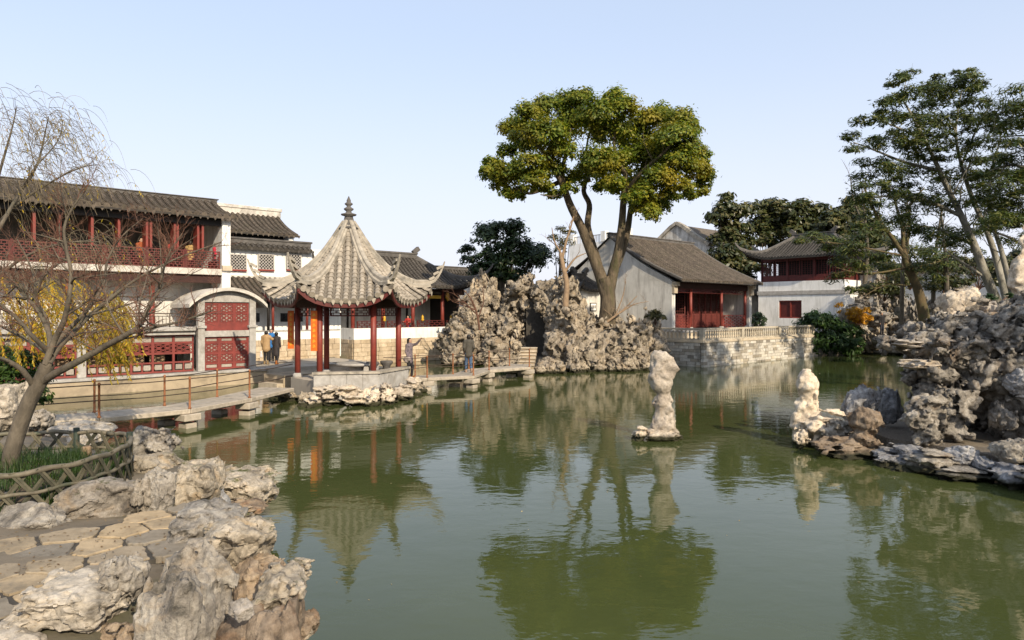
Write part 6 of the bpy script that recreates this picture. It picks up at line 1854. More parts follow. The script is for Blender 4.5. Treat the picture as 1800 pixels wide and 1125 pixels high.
def bush_tree(name, label, px, py, d, blobs, leafs, size, lm, tm, base_py, seed, group=None, nper=900, sub=22, trunk_r=0.2, zb=None, spread=0.2, aspect=0.45, flat=0.0, cat='tree'):
    o = at(px, base_py, d)
    if zb is not None: o.z = zb
    t = thing(name, label, cat, o, 0, group)
    b = Branches(seed); rr = random.Random(seed)
    top = at(px, py, d)
    b.limb([o-Vector((0, 0, .3)), o.lerp(top, .35)+Vector((rr.uniform(-.3, .3), 0, 0)), o.lerp(top, .8)], trunk_r, trunk_r*0.4, 7)
    cs = []
    for (bx, by, rp) in blobs:
        dd = d + rr.uniform(-1.2, 1.2)*rp/F_PX*d*0.6; r = rp/F_PX*dd; c = at(bx, by, dd)
        cs.append((tuple(c), (r, r, r*.82), int(nper*(r/1.0)**1.6)+60))
        b.limb([o.lerp(top, rr.uniform(.3, .7)), o.lerp(c, .6)+Vector((0, 0, .2)), c], trunk_r*.4, trunk_r*.08, 5)
    b.build(t, tm, None, o)
    crown('crown', t, cs, size, lm, o, aspect=aspect, sub=sub, seed=seed, spread=spread, flat=flat)
    return t
def auto_blobs(x0, x1, y0, y1, n, rmin, rmax, seed, shape=None):
    r = random.Random(seed); out = []
    cx, cy, hx, hy = (x0+x1)/2, (y0+y1)/2, (x1-x0)/2, (y1-y0)/2
    while len(out) < n:
        x, y = r.uniform(-1, 1), r.uniform(-1, 1)
        if x*x+y*y > 1: continue
        rad = r.uniform(rmin, rmax)
        out.append((cx+x*(hx-rad*.7), cy+y*(hy-rad*.7), rad))
    return out
bush_tree('osmanthus_tree', 'dense dark evergreen tree rising behind the left half of the rockery', 885, 420, 50, auto_blobs(805, 965, 385, 510, 34, 14, 26, 3) + [(880, 398, 16), (905, 395, 14), (820, 440, 14), (950, 440, 16), (860, 410, 15)], 0, 0.15, M['lf_dark'], M['bark_grey'], 590, 11, nper=520, aspect=0.4)
bush_tree('cypress_tree', 'thin olive cypress seen behind the bare rockery tree', 985, 420, 54, [(985, 405, 12), (975, 420, 12), (995, 425, 14), (985, 440, 11), (1002, 410, 9), (985, 460, 12), (992, 480, 12), (978, 500, 10)], 0, 0.12, M['lf_cypress'], M['bark_grey'], 600, 13, nper=420, aspect=0.3)
ev = [('broad glossy evergreen tree behind the right end of the hall roof', 1285, 1240, 1330, 335, 470, 74, 21), ('evergreen tree between the hall and the white tower', 1350, 1310, 1400, 345, 450, 78, 22), ('evergreen tree rising over the white tower roof', 1420, 1375, 1470, 345, 440, 76, 23), ('shaded evergreen tree behind the right side of the tower', 1480, 1440, 1530, 340, 450, 70, 24), ('low dark evergreen between the tower eave and the hall eave', 1290, 1235, 1345, 420, 510, 68, 25), ('olive evergreen behind the right wall of the tower', 1510, 1470, 1570, 380, 500, 64, 26)]
for lb, px, xa_, xb_, ya, yb_, d, sd in ev:
    bush_tree('evergreen_tree', lb, px, ya+30, d, auto_blobs(xa_, xb_, ya, yb_, 22, 12, 24, sd), 0, 0.27, M['lf_olive'], M['bark_grey'], 560, sd, 'evergreens behind the hall', nper=230, aspect=0.45)

# --- right-hand pines
def pine(label, trunks, limbs, pads, d, mat, seed, bark, size=0.13, nper=700, tw=True, name='pine_tree'):
    o = at(trunks[0][0][0][0], trunks[0][0][0][1], d)
    t = thing(name, label, 'tree', o, 0, 'pines on the right bank')
    b = Branches(seed)
    for pts, a, c in trunks:
        P, rr = b.limb([at(q[0], q[1], d+(q[2] if len(q) > 2 else 0)) for q in pts], a, c, 9)
        if tw: b.grow(P, rr, 0.7, 1.8, 2, 0.15, 1.0, fine_from=0.0, start=0.35)
    for pts, a, c in limbs:
        P, rr = b.limb([at(q[0], q[1], d+(q[2] if len(q) > 2 else 0)) for q in pts], a, c, 6)
        if tw: b.grow(P, rr, 1.1, 1.0, 2, 0.2, 0.9, fine_from=0.0)
    b.build(t, bark, None, o)
    rr = random.Random(seed); cs = []
    for x, y, rp in pads:
        dd = d+rr.uniform(-2, 2); r = rp/F_PX*dd
        cs.append((tuple(at(x, y, dd)), (r*1.3, r*1.3, r*0.85), int(nper*2.1*r**1.5)+60))
    crown('crown', t, cs, size, mat, o, aspect=0.22, sub=26, seed=seed, spread=0.24, flat=0.25, size_var=.5)
    return t
rp_ = random.Random(17)
def pads_in(poly, n, a, b, seed):
    r = random.Random(seed); xs = [q[0] for q in poly]; ys = [q[1] for q in poly]; out = []
    while len(out) < n:
        x, y = r.uniform(min(xs), max(xs)), r.uniform(min(ys), max(ys))
        if poly_dist(np.array([[x, y]]), poly)[0] < -2: out.append((x, y, r.uniform(a, b)))
    return out
pine('tall pale-barked pine with open crown leaning left above the cave rockery',
     [([(1765, 560), (1735, 490), (1712, 430), (1690, 380), (1665, 330), (1640, 275, -.5), (1615, 225, -1), (1590, 180, -1)], .21, .035), ([(1775, 555), (1758, 480, .8), (1740, 420, 1), (1710, 350, 1), (1690, 290, 1), (1680, 230, 1), (1690, 160, 1)], .17, .03), ([(1790, 560), (1775, 500, -1), (1760, 440, -1), (1745, 390, -1), (1740, 320, -1), (1760, 240, -1)], .14, .03)],
     [([(1650, 300), (1590, 285), (1540, 265), (1500, 250)], .08, .02), ([(1690, 380), (1620, 350), (1560, 345), (1510, 350)], .09, .02), ([(1630, 250), (1580, 225), (1540, 210)], .06, .02), ([(1690, 290, 1), (1720, 220), (1745, 180)], .06, .02), ([(1712, 430), (1640, 400), (1590, 400)], .07, .02), ([(1735, 490), (1690, 460), (1660, 440)], .07, .02)],
     pads_in([(1488, 240), (1545, 190), (1575, 130), (1600, 128), (1625, 160), (1650, 128), (1690, 150), (1708, 120), (1765, 205), (1770, 430), (1660, 440), (1560, 400), (1500, 360), (1510, 290)], 90, 9, 17, 8) + [(1580,140,14),(1600,165,18),(1575,180,16),(1640,150,15),(1650,180,20),(1700,140,14),(1690,165,18),(1715,180,16),(1680,130,8),(1705,125,8),(1560,200,15),(1600,215,22),(1640,215,22),(1680,210,22),(1720,215,20),(1540,215,16),(1515,215,14),(1495,240,12),(1500,265,13),(1530,260,20),(1570,250,22),(1610,260,22),(1650,255,20),(1690,255,20),(1725,255,18),(1545,300,20),(1590,300,22),(1640,310,24),(1690,310,24),(1520,330,18),(1505,350,14),(1560,340,20),(1600,350,20),(1650,370,22),(1700,360,22),(1640,410,20),(1600,400,18),(1570,390,14),(1690,410,20),(1735,380,18),(1660,335,20),(1735,330,20),(1510,400,10),(1590,135,8),(1650,135,8),(1745,205,9),(1488,245,7)],
     29.0, M['lf_pine'], 31, M['bark_pale'], nper=560, size=0.10)
pine('dense dark pine filling the upper right corner of the view',
     [([(1850, 560), (1840, 450), (1825, 350), (1815, 250), (1810, 150)], .3, .06)], [([(1830, 400), (1780, 380), (1730, 370)], .08, .02), ([(1820, 300), (1780, 290), (1740, 300)], .07, .02), ([(1838, 460), (1780, 420), (1720, 400)], .08, .02)],
     pads_in([(1800, 125), (1760, 165), (1735, 215), (1725, 300), (1715, 360), (1735, 420), (1790, 440), (1900, 440), (1900, 120)], 70, 14, 26, 3), 25.0, M['lf_pine'], 33, M['bark_pale'], nper=700, size=0.09)
pine('mossy forked pine with flat spreading pads beside the white tower',
     [([(1628, 585), (1622, 545), (1612, 505), (1596, 470), (1588, 440)], .38, .18), ([(1592, 455), (1570, 420), (1548, 390), (1530, 355), (1520, 330)], .16, .04), ([(1588, 440), (1586, 400), (1575, 360), (1570, 330)], .15, .04), ([(1590, 445), (1598, 400), (1600, 360), (1625, 330)], .14, .04)],
     [([(1596, 470), (1540, 480), (1500, 478), (1470, 470)], .08, .02), ([(1612, 505), (1560, 500), (1520, 520)], .06, .02), ([(1590, 450), (1540, 440), (1490, 430), (1440, 425)], .07, .02), ([(1600, 470), (1650, 460), (1680, 440)], .06, .02)],
     [(1430,418,14),(1455,425,16),(1480,430,18),(1450,440,12),(1500,440,20),(1480,460,18),(1510,475,18),(1475,490,14),(1540,455,20),(1560,475,18),(1520,415,18),(1545,400,18),(1575,430,18),(1530,380,16),(1515,360,14),(1550,360,14),(1600,440,16),(1640,450,18),(1660,430,16),(1620,470,16),(1660,470,16),(1500,510,12),(1640,490,14),(1580,345,12),(1610,350,12),(1410,425,10)],
     43.0, M['lf_pine'], 35, M['bark_moss'], nper=420, size=0.14)
for i, (px, y0, y1, lx, d, lb) in enumerate(((1585, 545, 400, 6, 47, 'slim dark trunk behind the mossy pine'), (1665, 520, 420, -6, 41, 'slim grey trunk between the mossy and pale pines'), (1640, 530, 420, 8, 45, 'thin straight trunk right of the mossy pine'))):
    o = at(px, y0+25, d); t = thing('slim_tree', lb, 'tree', o); b = Branches(50+i)
    P, rr = b.limb([o, at(px+lx*.3, (y0+y1)/2, d), at(px+lx, y1, d), at(px+lx*2, y1-60, d)], .16, .04, 7); b.grow(P, rr, .9, 2.2, 3, .4, .9, fine_from=0.0, start=.4); b.build(t, M['bark_grey'], None, o)

ob = (17.6, 8.2)  # tree added out of view for the shade it throws on the rocks
bt2 = thing('evergreen_tree', 'unseen evergreen added beyond the right border to shade the cave rockery', 'tree', (ob[0], ob[1], gz_at(*ob)))
bq_ = Branches(44); o2 = Vector((ob[0], ob[1], gz_at(*ob)))
bq_.limb([o2-Vector((0, 0, .3)), o2+Vector((.2, 0, 2.5)), o2+Vector((0, .2, 5.5))], .3, .12, 8)
cs2 = []
r44 = random.Random(44)
for k in range(15):
    c = o2 + Vector((r44.uniform(-3.0, 2.6), r44.uniform(-2.2, 2.6), r44.uniform(3.0, 7.6)))
    cs2.append((tuple(c), (1.1, 1.1, .8), 700)); bq_.limb([o2+Vector((0, 0, 3.0)), o2.lerp(c, .6)+Vector((0, 0, .8)), c], .08, .02, 5)
bq_.build(bt2, M['bark_grey'], None, o2)
crown('crown', bt2, cs2, 0.11, M['lf_olive'], o2, aspect=.45, sub=20, seed=44, spread=.25)

# --- bare trees on and round the rockery
def bare(name, label, limbs, d, seed, mat, dens=1.6, L=1.2, lev=3, spread=.8, up=.4, cat='tree', group=None):
    o = at(limbs[0][0][0][0], limbs[0][0][0][1], d); t = thing(name, label, cat, o, 0, group); b = Branches(seed)
    for pts, a, c in limbs:
        P, rr = b.limb([at(q[0], q[1], d+(q[2] if len(q) > 2 else 0)) for q in pts], a, c, 7); b.grow(P, rr, dens, L, lev, up, spread, fine_from=0.02, start=.35)
    b.build(t, mat, mat, o); return t
bare('bare_tree', 'slender tan bare tree growing from the rockery left of the camphor', [([(992, 565), (994, 530), (996, 500), (990, 470), (985, 445)], .22, .12), ([(988, 455), (995, 425), (1003, 400), (1008, 380)], .1, .03), ([(992, 480), (1010, 455), (1030, 445)], .09, .02), ([(986, 445), (975, 425), (970, 400)], .07, .02)], 40.6, 61, M['bark_tan'], 1.0, 1.3, 3)
bare('bare_shrub', 'reddish bare shrub spreading from the left face of the rockery', [([(843, 580), (838, 550), (828, 525), (815, 510)], .08, .02), ([(840, 560), (850, 530), (848, 505)], .05, .015), ([(836, 545), (810, 535), (795, 530)], .05, .012), ([(840, 555), (815, 530), (795, 515)], .05, .012)], 42.0, 63, M['twig_brown'], 2.4, 1.1, 3, cat='shrub')
bare('bare_shrub', 'pale leafless shrub arching before the hall gable', [([(1048, 580), (1075, 560), (1095, 545), (1120, 520)], .1, .02), ([(1080, 558), (1095, 520), (1100, 490)], .05, .012), ([(1090, 550), (1115, 535), (1140, 530)], .05, .012)], 40.2, 65, M['bark_tan'], 1.6, 1.0, 3, cat='shrub')
bare('bare_tree', 'leafless tree with upright twigs behind the left pines', [([(1520, 500), (1525, 440), (1520, 380), (1515, 330)], .2, .05), ([(1522, 420), (1545, 370), (1550, 320)], .1, .03), ([(1520, 400), (1500, 350), (1495, 310)], .1, .03)], 58, 67, M['bark_grey'], .7, 2.4, 3, up=.9)

# --- shrubs
def shrub(name, label, blobs, d, size, mat, nper, base, seed, droop=0.0, aspect=.4, depth=1.0, zs=.85):
    o = at(base[0], base[1], d); t = thing(name, label, 'shrub', o); rr = random.Random(seed); cs = []
    b = Branches(seed)
    for x, y, r in blobs:
        dd = d+rr.uniform(-.6, .6)*depth; r_m = r/F_PX*dd; c = at(x, y, dd); cs.append((tuple(c), (r_m, r_m*depth, r_m*zs), int(nper*r_m**1.5)+40))
        b.limb([o, o.lerp(c, .5)+Vector((0, 0, .15)), c], .03, .008, 4)
    b.build(t, M['twig_brown'], None, o)
    crown('foliage', t, cs, size, mat, o, aspect=aspect, sub=20, seed=seed, spread=.24, droop=droop); return t
shrub('hanging_jasmine', 'dense green hanging shrub spilling over the terrace end into the pond', [(1400,585,14),(1415,575,18),(1435,568,20),(1455,572,20),(1475,580,20),(1495,585,18),(1425,595,18),(1450,595,20),(1475,603,20),(1500,605,16),(1440,612,14),(1460,615,14),(1485,618,14),(1505,618,10),(1412,600,12),(1430,558,14),(1450,560,12)], 52.5, 0.17, M['lf_jasmine'], 900, (1455, 600), 71, droop=1.2, aspect=.3)
for i, (px, py, d, lb) in enumerate(((1555, 490, 50, 'dark leafy shrub on the bank left of the mossy pine'), (1600, 470, 52, 'dark leafy shrub behind the mossy pine trunk'), (1660, 480, 45, 'dark leafy shrub between the mossy pine and the pale pines'), (1720, 470, 42, 'dark leafy shrub behind the pale pine trunks'), (1770, 480, 38, 'dark leafy shrub behind the tall stone at the right border'))):
    rs = random.Random(300+i)
    shrub('garden_shrub', lb, [(px+rs.uniform(-32, 32), py+rs.uniform(-34, 30), rs.uniform(11, 19)) for _ in range(12)], d, 0.13, M['lf_olive'], 420, (px, py+40), 300+i)
shrub('yellow_shrub', 'golden-leaved shrub beside the right corner of the white tower', [(1500,548,12),(1512,556,12),(1522,548,9),(1510,565,10),(1498,562,8),(1527,560,7)], 53.5, 0.13, M['lf_yellow'], 520, (1512, 585), 73)
shrub('yellow_shrub', 'golden leaves showing in the side doorway of the tower', [(1475,537,7),(1478,550,6)], 55.5, 0.12, M['lf_yellow'], 420, (1478, 565), 74)
shrub('round_shrub', 'small clipped evergreen shrub on top of the rockery beside the hall', [(1143,558,9),(1153,553,11),(1162,558,8)], 41.2, 0.09, M['lf_cypress'], 1500, (1152, 572), 75)
shrub('flowering_shrub', 'dark shrub with red flowers between hall pillar and tower', [(1332,555,9),(1338,562,9),(1326,565,8),(1335,570,8)], 54.0, 0.13, M['lf_dark'], 700, (1333, 582), 76)
shrub('ivy_shrub', 'dark green ivy tumbling down the left bank behind the bare tree', [(10,630,26),(40,640,26),(25,665,28),(60,665,22),(70,690,18),(40,695,24),(80,703,10),(5,690,26),(-20,650,30)], 16.2, 0.055, M['lf_ivy'], 3600, (30, 720), 77, droop=.6)
shrub('green_shrub', 'bright green leafy plant at the foot of the pale pines', [(1740,525,9),(1748,545,9),(1738,540,8),(1775,520,7)], 19.5, 0.05, M['lf_jasmine'], 2600, (1745, 560), 78)

# --- bare tree in the bamboo planter
D8 = 8.35; tb_ = on_z(17, 826, 1.42)
bt = thing('bare_tree', 'spreading grey leafless tree inside the bamboo planter', 'tree', tb_)
b = Branches(81); Y = lambda px, py, dd=0.0: at(px, py, D8+dd)
b.limb([tb_-Vector((0, 0, .15)), Y(20, 800), Y(34, 752), Y(52, 705), Y(72, 668), Y(84, 640)], 0.10, 0.082, 12)
LM = [([(72, 672), (100, 655, -.1), (140, 634, -.2), (190, 606, -.3), (225, 587, -.4), (245, 572, -.4), (262, 540, -.5), (280, 508, -.5), (288, 470, -.5)], .075, .022),
      ([(225, 587, -.4), (265, 576, -.5), (305, 568, -.6), (345, 556, -.6), (375, 545, -.7)], .035, .01),
      ([(82, 650), (98, 618, .1), (125, 588, .2), (160, 553, .4), (200, 520, .5), (245, 488, .6), (310, 455, .7), (390, 425, .8)], .062, .012),
      ([(80, 640), (95, 600), (112, 565, -.1), (121, 525, -.2), (125, 480, -.2), (117, 440, -.2), (113, 400, -.2), (128, 365, -.2), (150, 335, -.2)], .06, .012),
      ([(88, 625), (86, 585, .2), (66, 545, .3), (44, 520, .4), (20, 490, .5), (0, 468, .6), (-40, 430, .7)], .055, .015),
      ([(82, 615), (58, 592, -.2), (30, 560, -.3), (0, 535, -.4), (-40, 500, -.5)], .05, .015),
      ([(84, 622), (62, 606, .3), (35, 592, .4), (0, 574, .5), (-50, 560, .5)], .035, .01),
      ([(62, 682), (40, 652, -.2), (20, 638, -.3), (-10, 627, -.4), (-60, 618, -.5)], .055, .03),
      ([(86, 640), (105, 596, .3), (140, 560, .5), (165, 530, .6), (182, 498, .7), (190, 455, .8), (215, 415, .9), (250, 385, 1.)], .05, .01),
      ([(86, 590, .2), (82, 560, .3), (62, 525, .3), (60, 490, .4), (48, 455, .4), (30, 420, .4)], .035, .01),
      ([(62, 525, .3), (75, 490, .2), (95, 470, .1), (115, 455)], .02, .008),
      ([(288, 470, -.5), (300, 440, -.5), (320, 410, -.5)], .018, .006),
      ([(160, 553, .4), (190, 545, .4), (240, 530, .4), (300, 500, .4), (360, 470, .4)], .022, .006)]
for pts, a, c in LM:
    P, rr = b.limb([Y(*q) for q in pts], a*0.68, c*0.62, 9)
    b.grow(P, rr, 6.5, 0.66, 3, 0.28, 0.9, fine_from=0.008, start=.25)
b.build(bt, M['bark_grey'], M['twig_brown'], tb_)

# --- yellow willow behind it
D15 = 15.5
wo_ = at(-40, 700, D15); wo_.z = 1.0
wt = thing('willow_tree', 'yellowing weeping willow on the left bank behind the bare tree', 'tree', wo_)
b = Branches(91); W = lambda px, py, dd=0.0: at(px, py, D15+dd)
b.limb([wo_, W(-45, 600), W(-40, 480), W(-20, 380)], .32, .14, 10)
wl_ = [([(-40, 480), (0, 400), (40, 330), (65, 290), (78, 240), (85, 205)], .09, .012), ([(-30, 420), (30, 360), (90, 320), (140, 295), (170, 290)], .07, .01), ([(-40, 520), (30, 460), (100, 430), (170, 425), (210, 440)], .07, .012), ([(-40, 560), (10, 500), (60, 470), (95, 470)], .06, .012), ([(-25, 390), (0, 300), (20, 230), (30, 185)], .07, .01), ([(65, 290), (100, 250), (110, 215), (100, 200)], .03, .006), ([(40, 330), (60, 300), (50, 240), (60, 210)], .03, .006)]
rw2 = random.Random(15); V_, F_ = [], []
strand = MB()
def hang(o, L, wind, leafy):
    pts = [Vector(o)]; d = Vector((rw2.gauss(0, .35)+wind, rw2.gauss(0, .35), rw2.uniform(.0, .5))).normalized(); n_ = 9
    for k in range(n_):
        d = (d + Vector((wind*0.22, 0, -0.42))).normalized(); pts.append(pts[-1]+d*L/n_)
    strand.tube(pts, [0.0045*(1-.8*k/n_)+.001 for k in range(n_+1)], 3, cap=False, smooth=False)
    if leafy:
        for k in range(2, n_):
            for q in range(leafy):
                c = pts[k].lerp(pts[k+1], rw2.random()); ax = (Vector((rw2.gauss(0, .5)+wind*.4, rw2.gauss(0, .5), -1))).normalized()*rw2.uniform(.06, .11)
                sd = ax.cross(Vector((rw2.gauss(0, 1), rw2.gauss(0, 1), rw2.gauss(0, 1)))).normalized()*0.011
                bb = len(V_); V_.extend([c, c+ax*.45+sd, c+ax, c+ax*.45-sd]); F_.append((bb, bb+1, bb+2, bb+3))
for pts, a, c in wl_:
    P, rr = b.limb([W(q[0], q[1], rw2.uniform(-.6, .6)) for q in pts], a*.6, c*.6, 6); b.grow(P, rr, 1.6, .8, 2, .2, .9, fine_from=.006)
    for k in range(int(len(P)*6)):
        o = P[rw2.randrange(len(P)//3, len(P))]
        hang(o+Vector((rw2.gauss(0, .3), rw2.gauss(0, .45), rw2.gauss(0, .2))), rw2.uniform(.4, 1.1), .35, 1 if rw2.random() < .1 else 0)
for i in range(300):                                        # leafy curtains
    if i < 150: px, py = rw2.uniform(140, 200), rw2.uniform(505, 605)
    elif i < 250: px, py = rw2.uniform(-10, 75), rw2.uniform(490, 600)
    else: px, py = rw2.uniform(80, 125), rw2.uniform(490, 560)
    hang(W(px, py, rw2.uniform(-.8, .8)), rw2.uniform(.7, 1.3), .45, 7)
b.build(wt, M['bark_grey'], M['twig_yellow'], wo_)
strand.v = [tuple(Vector(p)-wo_) for p in strand.v]; strand.build('hanging_twigs', M['twig_yellow'], wt)
mob('leaves', mesh_np('leaves', np.array([tuple(q-wo_) for q in V_]), np.array(F_)), M['lf_willow'], wt)
# ------------------------------------------------------------------ people
def caps(P, a, b, ra, rb, flat=1.0):
    a, b = np.array(a, float), np.array(b, float); ab = b-a
    t = np.clip(((P-a)@ab)/(ab@ab+1e-9), 0, 1)
    q = P-(a+t[:, None]*ab); q = q*np.array([1, flat, 1])
    return (ra+(rb-ra)*t) - np.linalg.norm(q, axis=1)

def skin(cl, res, k=0.03, pad=0.06):
    pts = np.array([p for c in cl for p in (c[0], c[1])]); rm = max(max(c[2], c[3]) for c in cl)
    P, n, lo = grid(pts.min(0)-rm-pad, pts.max(0)+rm+pad, res)
    F = np.full(len(P), -9.0)
    for c in cl:
        d = caps(P, *c); h = np.clip(0.5+0.5*(F-d)/k, 0, 1); F = d*(1-h)+F*h + k*h*(1-h)
    return surface_nets(F, n, lo, res)

_cloth = {}
def cloth(c, c2=None, rough=.8):
    key = (c, c2)
    if key not in _cloth: _cloth[key] = simple('cloth_%d' % len(_cloth), c, c2 or tuple(x*.7 for x in c), 14, rough, .3, .004, 60)
    return _cloth[key]
SKIN = simple('skin', (0.42, 0.26, 0.18), (0.36, 0.21, 0.145), 6, .55)
HAIR = simple('black_hair', (0.012, 0.010, 0.009), (0.02, 0.016, 0.013), 20, .45)

def person(label, loc, rz, H, top, legs, shoes, arms, sit=False, hair='short', coat=0.0, lean=(0, 0), stride=0.0, extra=None, puffy=1.0, group=None, hooded=False):
    """faces -Y; arms: two (elbow, hand) offsets from the shoulders, in metres for a 1.7 m body"""
    s = H/1.7
    hip = 0.88 if not sit else 0.50
    lx, ly = lean
    ch = np.array([lx*.8, ly*.8, hip+0.50]); nk = np.array([lx, ly, hip+0.60]); hd = np.array([lx*1.15, ly*1.15-.01, hip+0.72])
    shL, shR = ch+np.array([.17, 0, .03]), ch+np.array([-.17, 0, .03])
    body, jac, tro, sho = [], [], [], []
    pel = np.array([0, 0, hip])
    body += [(pel, ch, .11, .12, 1.25), (ch, nk, .1, .055, 1.0), (nk, hd, .05, .055)]
    jac += [(pel+[0, 0, -.06-coat], pel+[0, 0, .15], .165*puffy, .15*puffy, 1.25), (pel+[0, 0, .15], ch, .15*puffy, .165*puffy, 1.3), (shL*.95+ch*.05, shR*.95+ch*.05, .085*puffy, .085*puffy), (ch, nk, .12, .085)]
    hands = []
    for sh, (el, ha) in zip((shL, shR), arms):
        e, h = sh+np.array(el), sh+np.array(ha)
        body += [(sh, e, .045, .036), (e, h, .036, .026)]; jac += [(sh, e, .066*puffy, .056*puffy), (e, e+(h-e)*.9, .056*puffy, .045*puffy)]
        hands.append((h, (h-e)/np.linalg.norm(h-e)))
    for sg in (1, -1):
        hp = pel+np.array([.085*sg, 0, -.02])
        if sit: kn = hp+np.array([.02*sg, -.42, 0.0]); an = kn+np.array([0, .03, -.42])
        else: kn = hp+np.array([.01*sg, -.06-stride*.12*sg, -.40]); an = hp+np.array([.015*sg, .02-stride*.28*sg, -.80])
        body += [(hp, kn, .075, .05), (kn, an, .05, .035)]; tro += [(hp, kn, .098, .07), (kn, an, .07, .055)]
        toe = an+np.array([.02*sg, -.15, -.035]); hl = an+np.array([0, .03, -.03])
        sho += [(hl, toe, .048, .042), (an+[0, 0, .1], hl, .055, .05)]
        body += [(an, toe, .034, .025)]
    tro.append((pel+[0, 0, .03], pel+[0, 0, -.02], .135, .13, 1.2))
    v1, f1 = skin(body, .024)
    # head with face
    hc = hd
    hv, hf = skin([(hc+[0, .012, .03], hc+[0, .0, .0], .092, .085), (hc+[0, -.03, -.055], hc+[0, -.02, -.03], .052, .06), (hc+[0, -.092, .01], hc+[0, -.108, -.022], .009, .014), (hc+[.03, -.085, -.06], hc+[-.03, -.085, -.06], .010, .010), (hc+[.088, .01, 0], hc+[.09, .015, -.03], .016, .012), (hc+[-.088, .01, 0], hc+[-.09, .015, -.03], .016, .012)], .013, .012)
    Vs, Fs, off = [v1, hv], [f1, hf+len(v1)], len(v1)+len(hv)
    for (h, dr) in hands:                                     # palm, four fingers, thumb
        up = np.array([0, 0, 1.0]) if abs(dr[2]) < .9 else np.array([1.0, 0, 0])
        sd = np.cross(dr, up); sd /= np.linalg.norm(sd); nn = np.cross(sd, dr)
        c = [(h-dr*.02, h+dr*.05, .024, .03)]
        for q, L in zip((-1.5, -.5, .5, 1.5), (.062, .078, .084, .07)):
            r0 = h+dr*.065+sd*q*.019; r1 = r0+dr*L*.5-nn*.006; r2 = r1+dr*L*.42-nn*.022
            c += [(r0-dr*.02, r1, .0095, .009), (r1, r2, .009, .008)]
        c += [(h+dr*.02+sd*-.028, h+dr*.055-sd*.052-nn*.01, .011, .01), (h+dr*.055-sd*.052-nn*.01, h+dr*.085-sd*.058-nn*.018, .01, .008)]
        a, b_ = skin(c, .0085, .006, .03); Vs.append(a); Fs.append(b_+off); off += len(a)
    o = mob('person', mesh_np('person', np.concatenate(Vs)*s, np.concatenate(Fs), True), SKIN, None, loc, (0, 0, rz))
    put(o, label, 'person', group)
    def part(nm, cl, mat, res=.024, k=.03):
        a, b_ = skin(cl, res, k); return mob(nm, mesh_np(nm, a*s, b_, True), mat, o)
    part('jacket', jac, top); part('trousers', tro, legs); part('shoes', sho, shoes, .018)
    hcl = [(hc+[0, .03, .045], hc+[0, .02, .03], .098, .096), (hc+[0, .05, -.02], hc+[0, .03, .02], .075, .09)]
    if hair == 'long': hcl += [(hc+[0, .05, 0], hc+[.02, .09, -.24], .09, .06), (hc+[.06, .03, 0], hc+[.07, .04, -.16], .05, .03), (hc+[-.06, .03, 0], hc+[-.07, .04, -.16], .05, .03)]
    part('hair', hcl, HAIR, .02, .02)
    part('eyes', [(hc+[.034, -.083, .012], hc+[.036, -.083, .012], .010, .010), (hc+[-.034, -.083, .012], hc+[-.036, -.083, .012], .010, .010)], HAIR, .007, .002)
    if extra: extra(o, part, s)
    return o
DN = ((.04, .02, -.27), (.03, -.06, -.50)); DNR = ((-.04, .02, -.27), (-.03, -.06, -.50))
BOOT = cloth((0.30, 0.11, 0.03)); DARK = cloth((0.022, 0.021, 0.024)); JEAN = cloth((0.075, 0.12, 0.20), (0.05, 0.08, 0.14)); BLK_S = cloth((0.02, 0.018, 0.017))
def w_bag(o, part, s):
    part('shoulder_bag', [((-.19, -.12, .82), (-.17, .1, .80), .10, .10), ((-.2, 0, .74), (-.19, 0, .82), .1, .09)], cloth((0.34, 0.29, 0.26)))
    part('bag_strap', [((-.2, 0, .9), (0.0, .17, 1.2), .014, .014), ((0, .17, 1.2), (.14, .03, 1.45), .014, .014)], cloth((0.34, 0.29, 0.26)), .016, .005)
person('woman in mottled purple-grey jacket raising one arm on the bridge beside the pavilion', (-4.42, 29.45, 0.55), R(60), 1.66, cloth((0.20, 0.16, 0.17), (0.07, 0.06, 0.075)), DARK, BOOT, (((.02, -.24, .06), (.0, -.46, .26)), DNR), hair='long', extra=w_bag, coat=.08, stride=.2)
person('man in dark olive jacket and blue jeans walking along the right bridge', (-2.02, 31.8, 0.55), R(195), 1.72, cloth((0.075, 0.068, 0.055)), JEAN, cloth((0.30, 0.2, 0.14)), (((.07, .05, -.26), (.02, -.08, -.46)), ((-.07, .05, -.26), (-.04, -.12, -.46))), stride=.55, puffy=1.08)
def c_bag(o, part, s):
    part('shopping_bag', [((.26, 0, .42), (.26, .02, .66), .085, .05, 2.2)], cloth((0.7, 0.66, 0.68)))
sh = lambda px, d: ((px-900)/F_PX*d, d, .70)
person('person in tan padded jacket with a shopping bag on the quay pavement', sh(468, 34.8), R(185), 1.66, cloth((0.40, 0.27, 0.14), (0.32, 0.21, 0.11)), DARK, cloth((0.24, 0.17, 0.09)), (DN, ((-.12, -.08, -.12), (-.30, -.02, -.06))), puffy=1.25, extra=c_bag, stride=.3)
person('person in long dark coat and orange-brown boots beside the tan jacket', sh(486, 34.9), R(170), 1.60, cloth((0.045, 0.038, 0.038)), DARK, BOOT, (DN, DNR), coat=.28, stride=.6)
person('person in bright blue jacket coming along the pavement behind the couple', sh(477, 37.2), R(10), 1.70, cloth((0.03, 0.16, 0.42)), DARK, BLK_S, (((.06, -.04, -.26), (.0, -.2, -.3)), DNR), hair='long')
gq = lambda px, v, z: tuple(G0 + U*t_at(G0+V*v, px) + V*v + Vector((0, 0, z)))
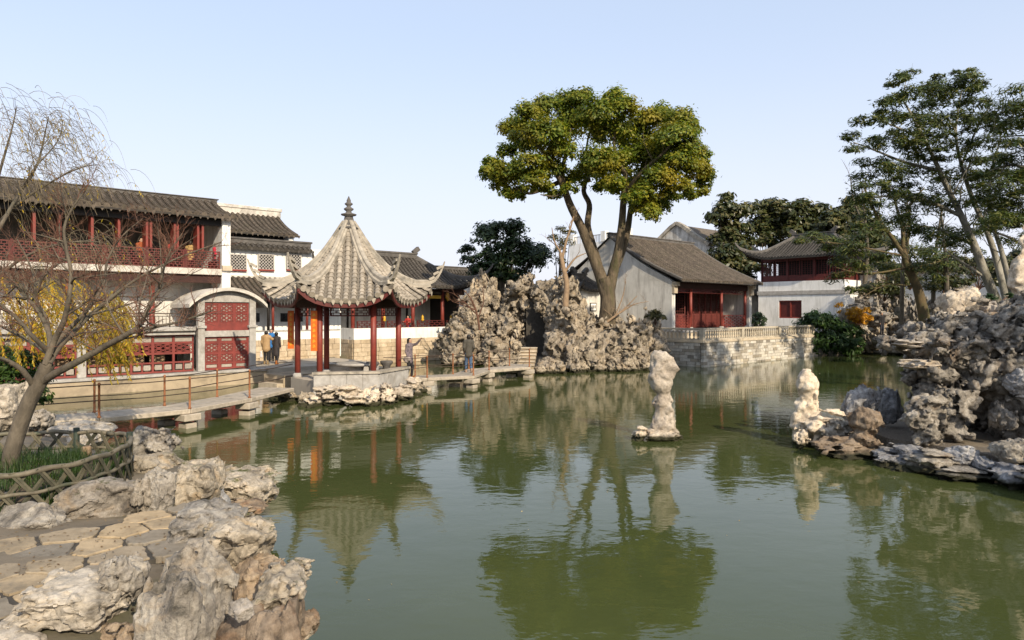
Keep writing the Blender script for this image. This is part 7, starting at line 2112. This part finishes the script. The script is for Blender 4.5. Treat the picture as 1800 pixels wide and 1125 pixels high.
person('child in red and blue jacket leaning at the gallery railing', gq(717, .75, 1.66), R(-10), 1.42, cloth((0.42, 0.04, 0.035)), cloth((0.03, 0.09, 0.30)), BLK_S, (((.06, -.1, -.22), (.05, -.3, -.22)), ((-.06, -.1, -.22), (-.1, -.32, -.18))))
person('person in pale teal top standing behind the child in the gallery', gq(724, 1.3, 1.66), R(20), 1.55, cloth((0.16, 0.30, 0.28)), DARK, BLK_S, (DN, DNR), hair='long')
bq = lambda px, v: tuple(QO + U*t_at(QO+V*v, px) + V*v + Vector((0, 0, 5.42)))
SITA = (((.05, -.08, -.24), (-.03, -.26, -.30)), ((-.05, -.08, -.24), (.03, -.26, -.30)))
for px, c, lb, rz in ((381, (0.45, 0.02, 0.05), 'person in bright red jacket seated at the right end of the balcony', 30), (335, (0.45, 0.30, 0.12), 'person in tan jacket seated on the balcony beside an open casement', 150), (300, (0.40, 0.05, 0.04), 'dark-haired person in red seated in the middle of the balcony', 40), (248, (0.30, 0.08, 0.03), 'person in orange-brown seated on the balcony behind the tree twigs', 20)):
    person(lb, bq(px, 2.75), UA+R(rz), 1.72, cloth(c), DARK, BLK_S, SITA, sit=True, hair='long' if px == 300 else 'short')
    sb = MB(); sb.box(-.28, .28, -.2, .28, 0, .40)
    put(sb.build('bench', M['red_dark'], loc=bq(px, 2.75), rot=(0, 0, UA+R(rz))), {381: 'red bench under the person in bright red', 335: 'red bench under the person in tan on the balcony', 300: 'red bench in the middle of the balcony', 248: 'red bench behind the tree twigs on the balcony'}[px], 'bench', 'benches on the balcony')
def slope_z(x, y): return gz_at(x, y)
pq = at(1550, 588, 53.0)
person('person in black jacket standing among the stones of the right bank', tuple(pq), R(10), 1.66, DARK, cloth((0.03, 0.034, 0.05)), BLK_S, (DN, DNR))
put(rock('stepping_stone', BLK[3], M['rock_right'], pq-Vector((0, 0, 0.42)), (0.8, 0.7, 0.42)), 'flat stone under the person in black on the right bank', 'rock')
for px, c, lb, dd in ((1686, (0.03, 0.12, 0.36), 'visitor in blue jacket half hidden behind the pale pine trunks', 33.0), (1705, (0.40, 0.03, 0.03), 'visitor in dark red jacket behind the pale pine trunks', 33.5)):
    q = at(px, 490, dd); person(lb, (q.x, q.y, gz_at(q.x, q.y)), R(30), 1.70, cloth(c), DARK, BLK_S, (DN, DNR))
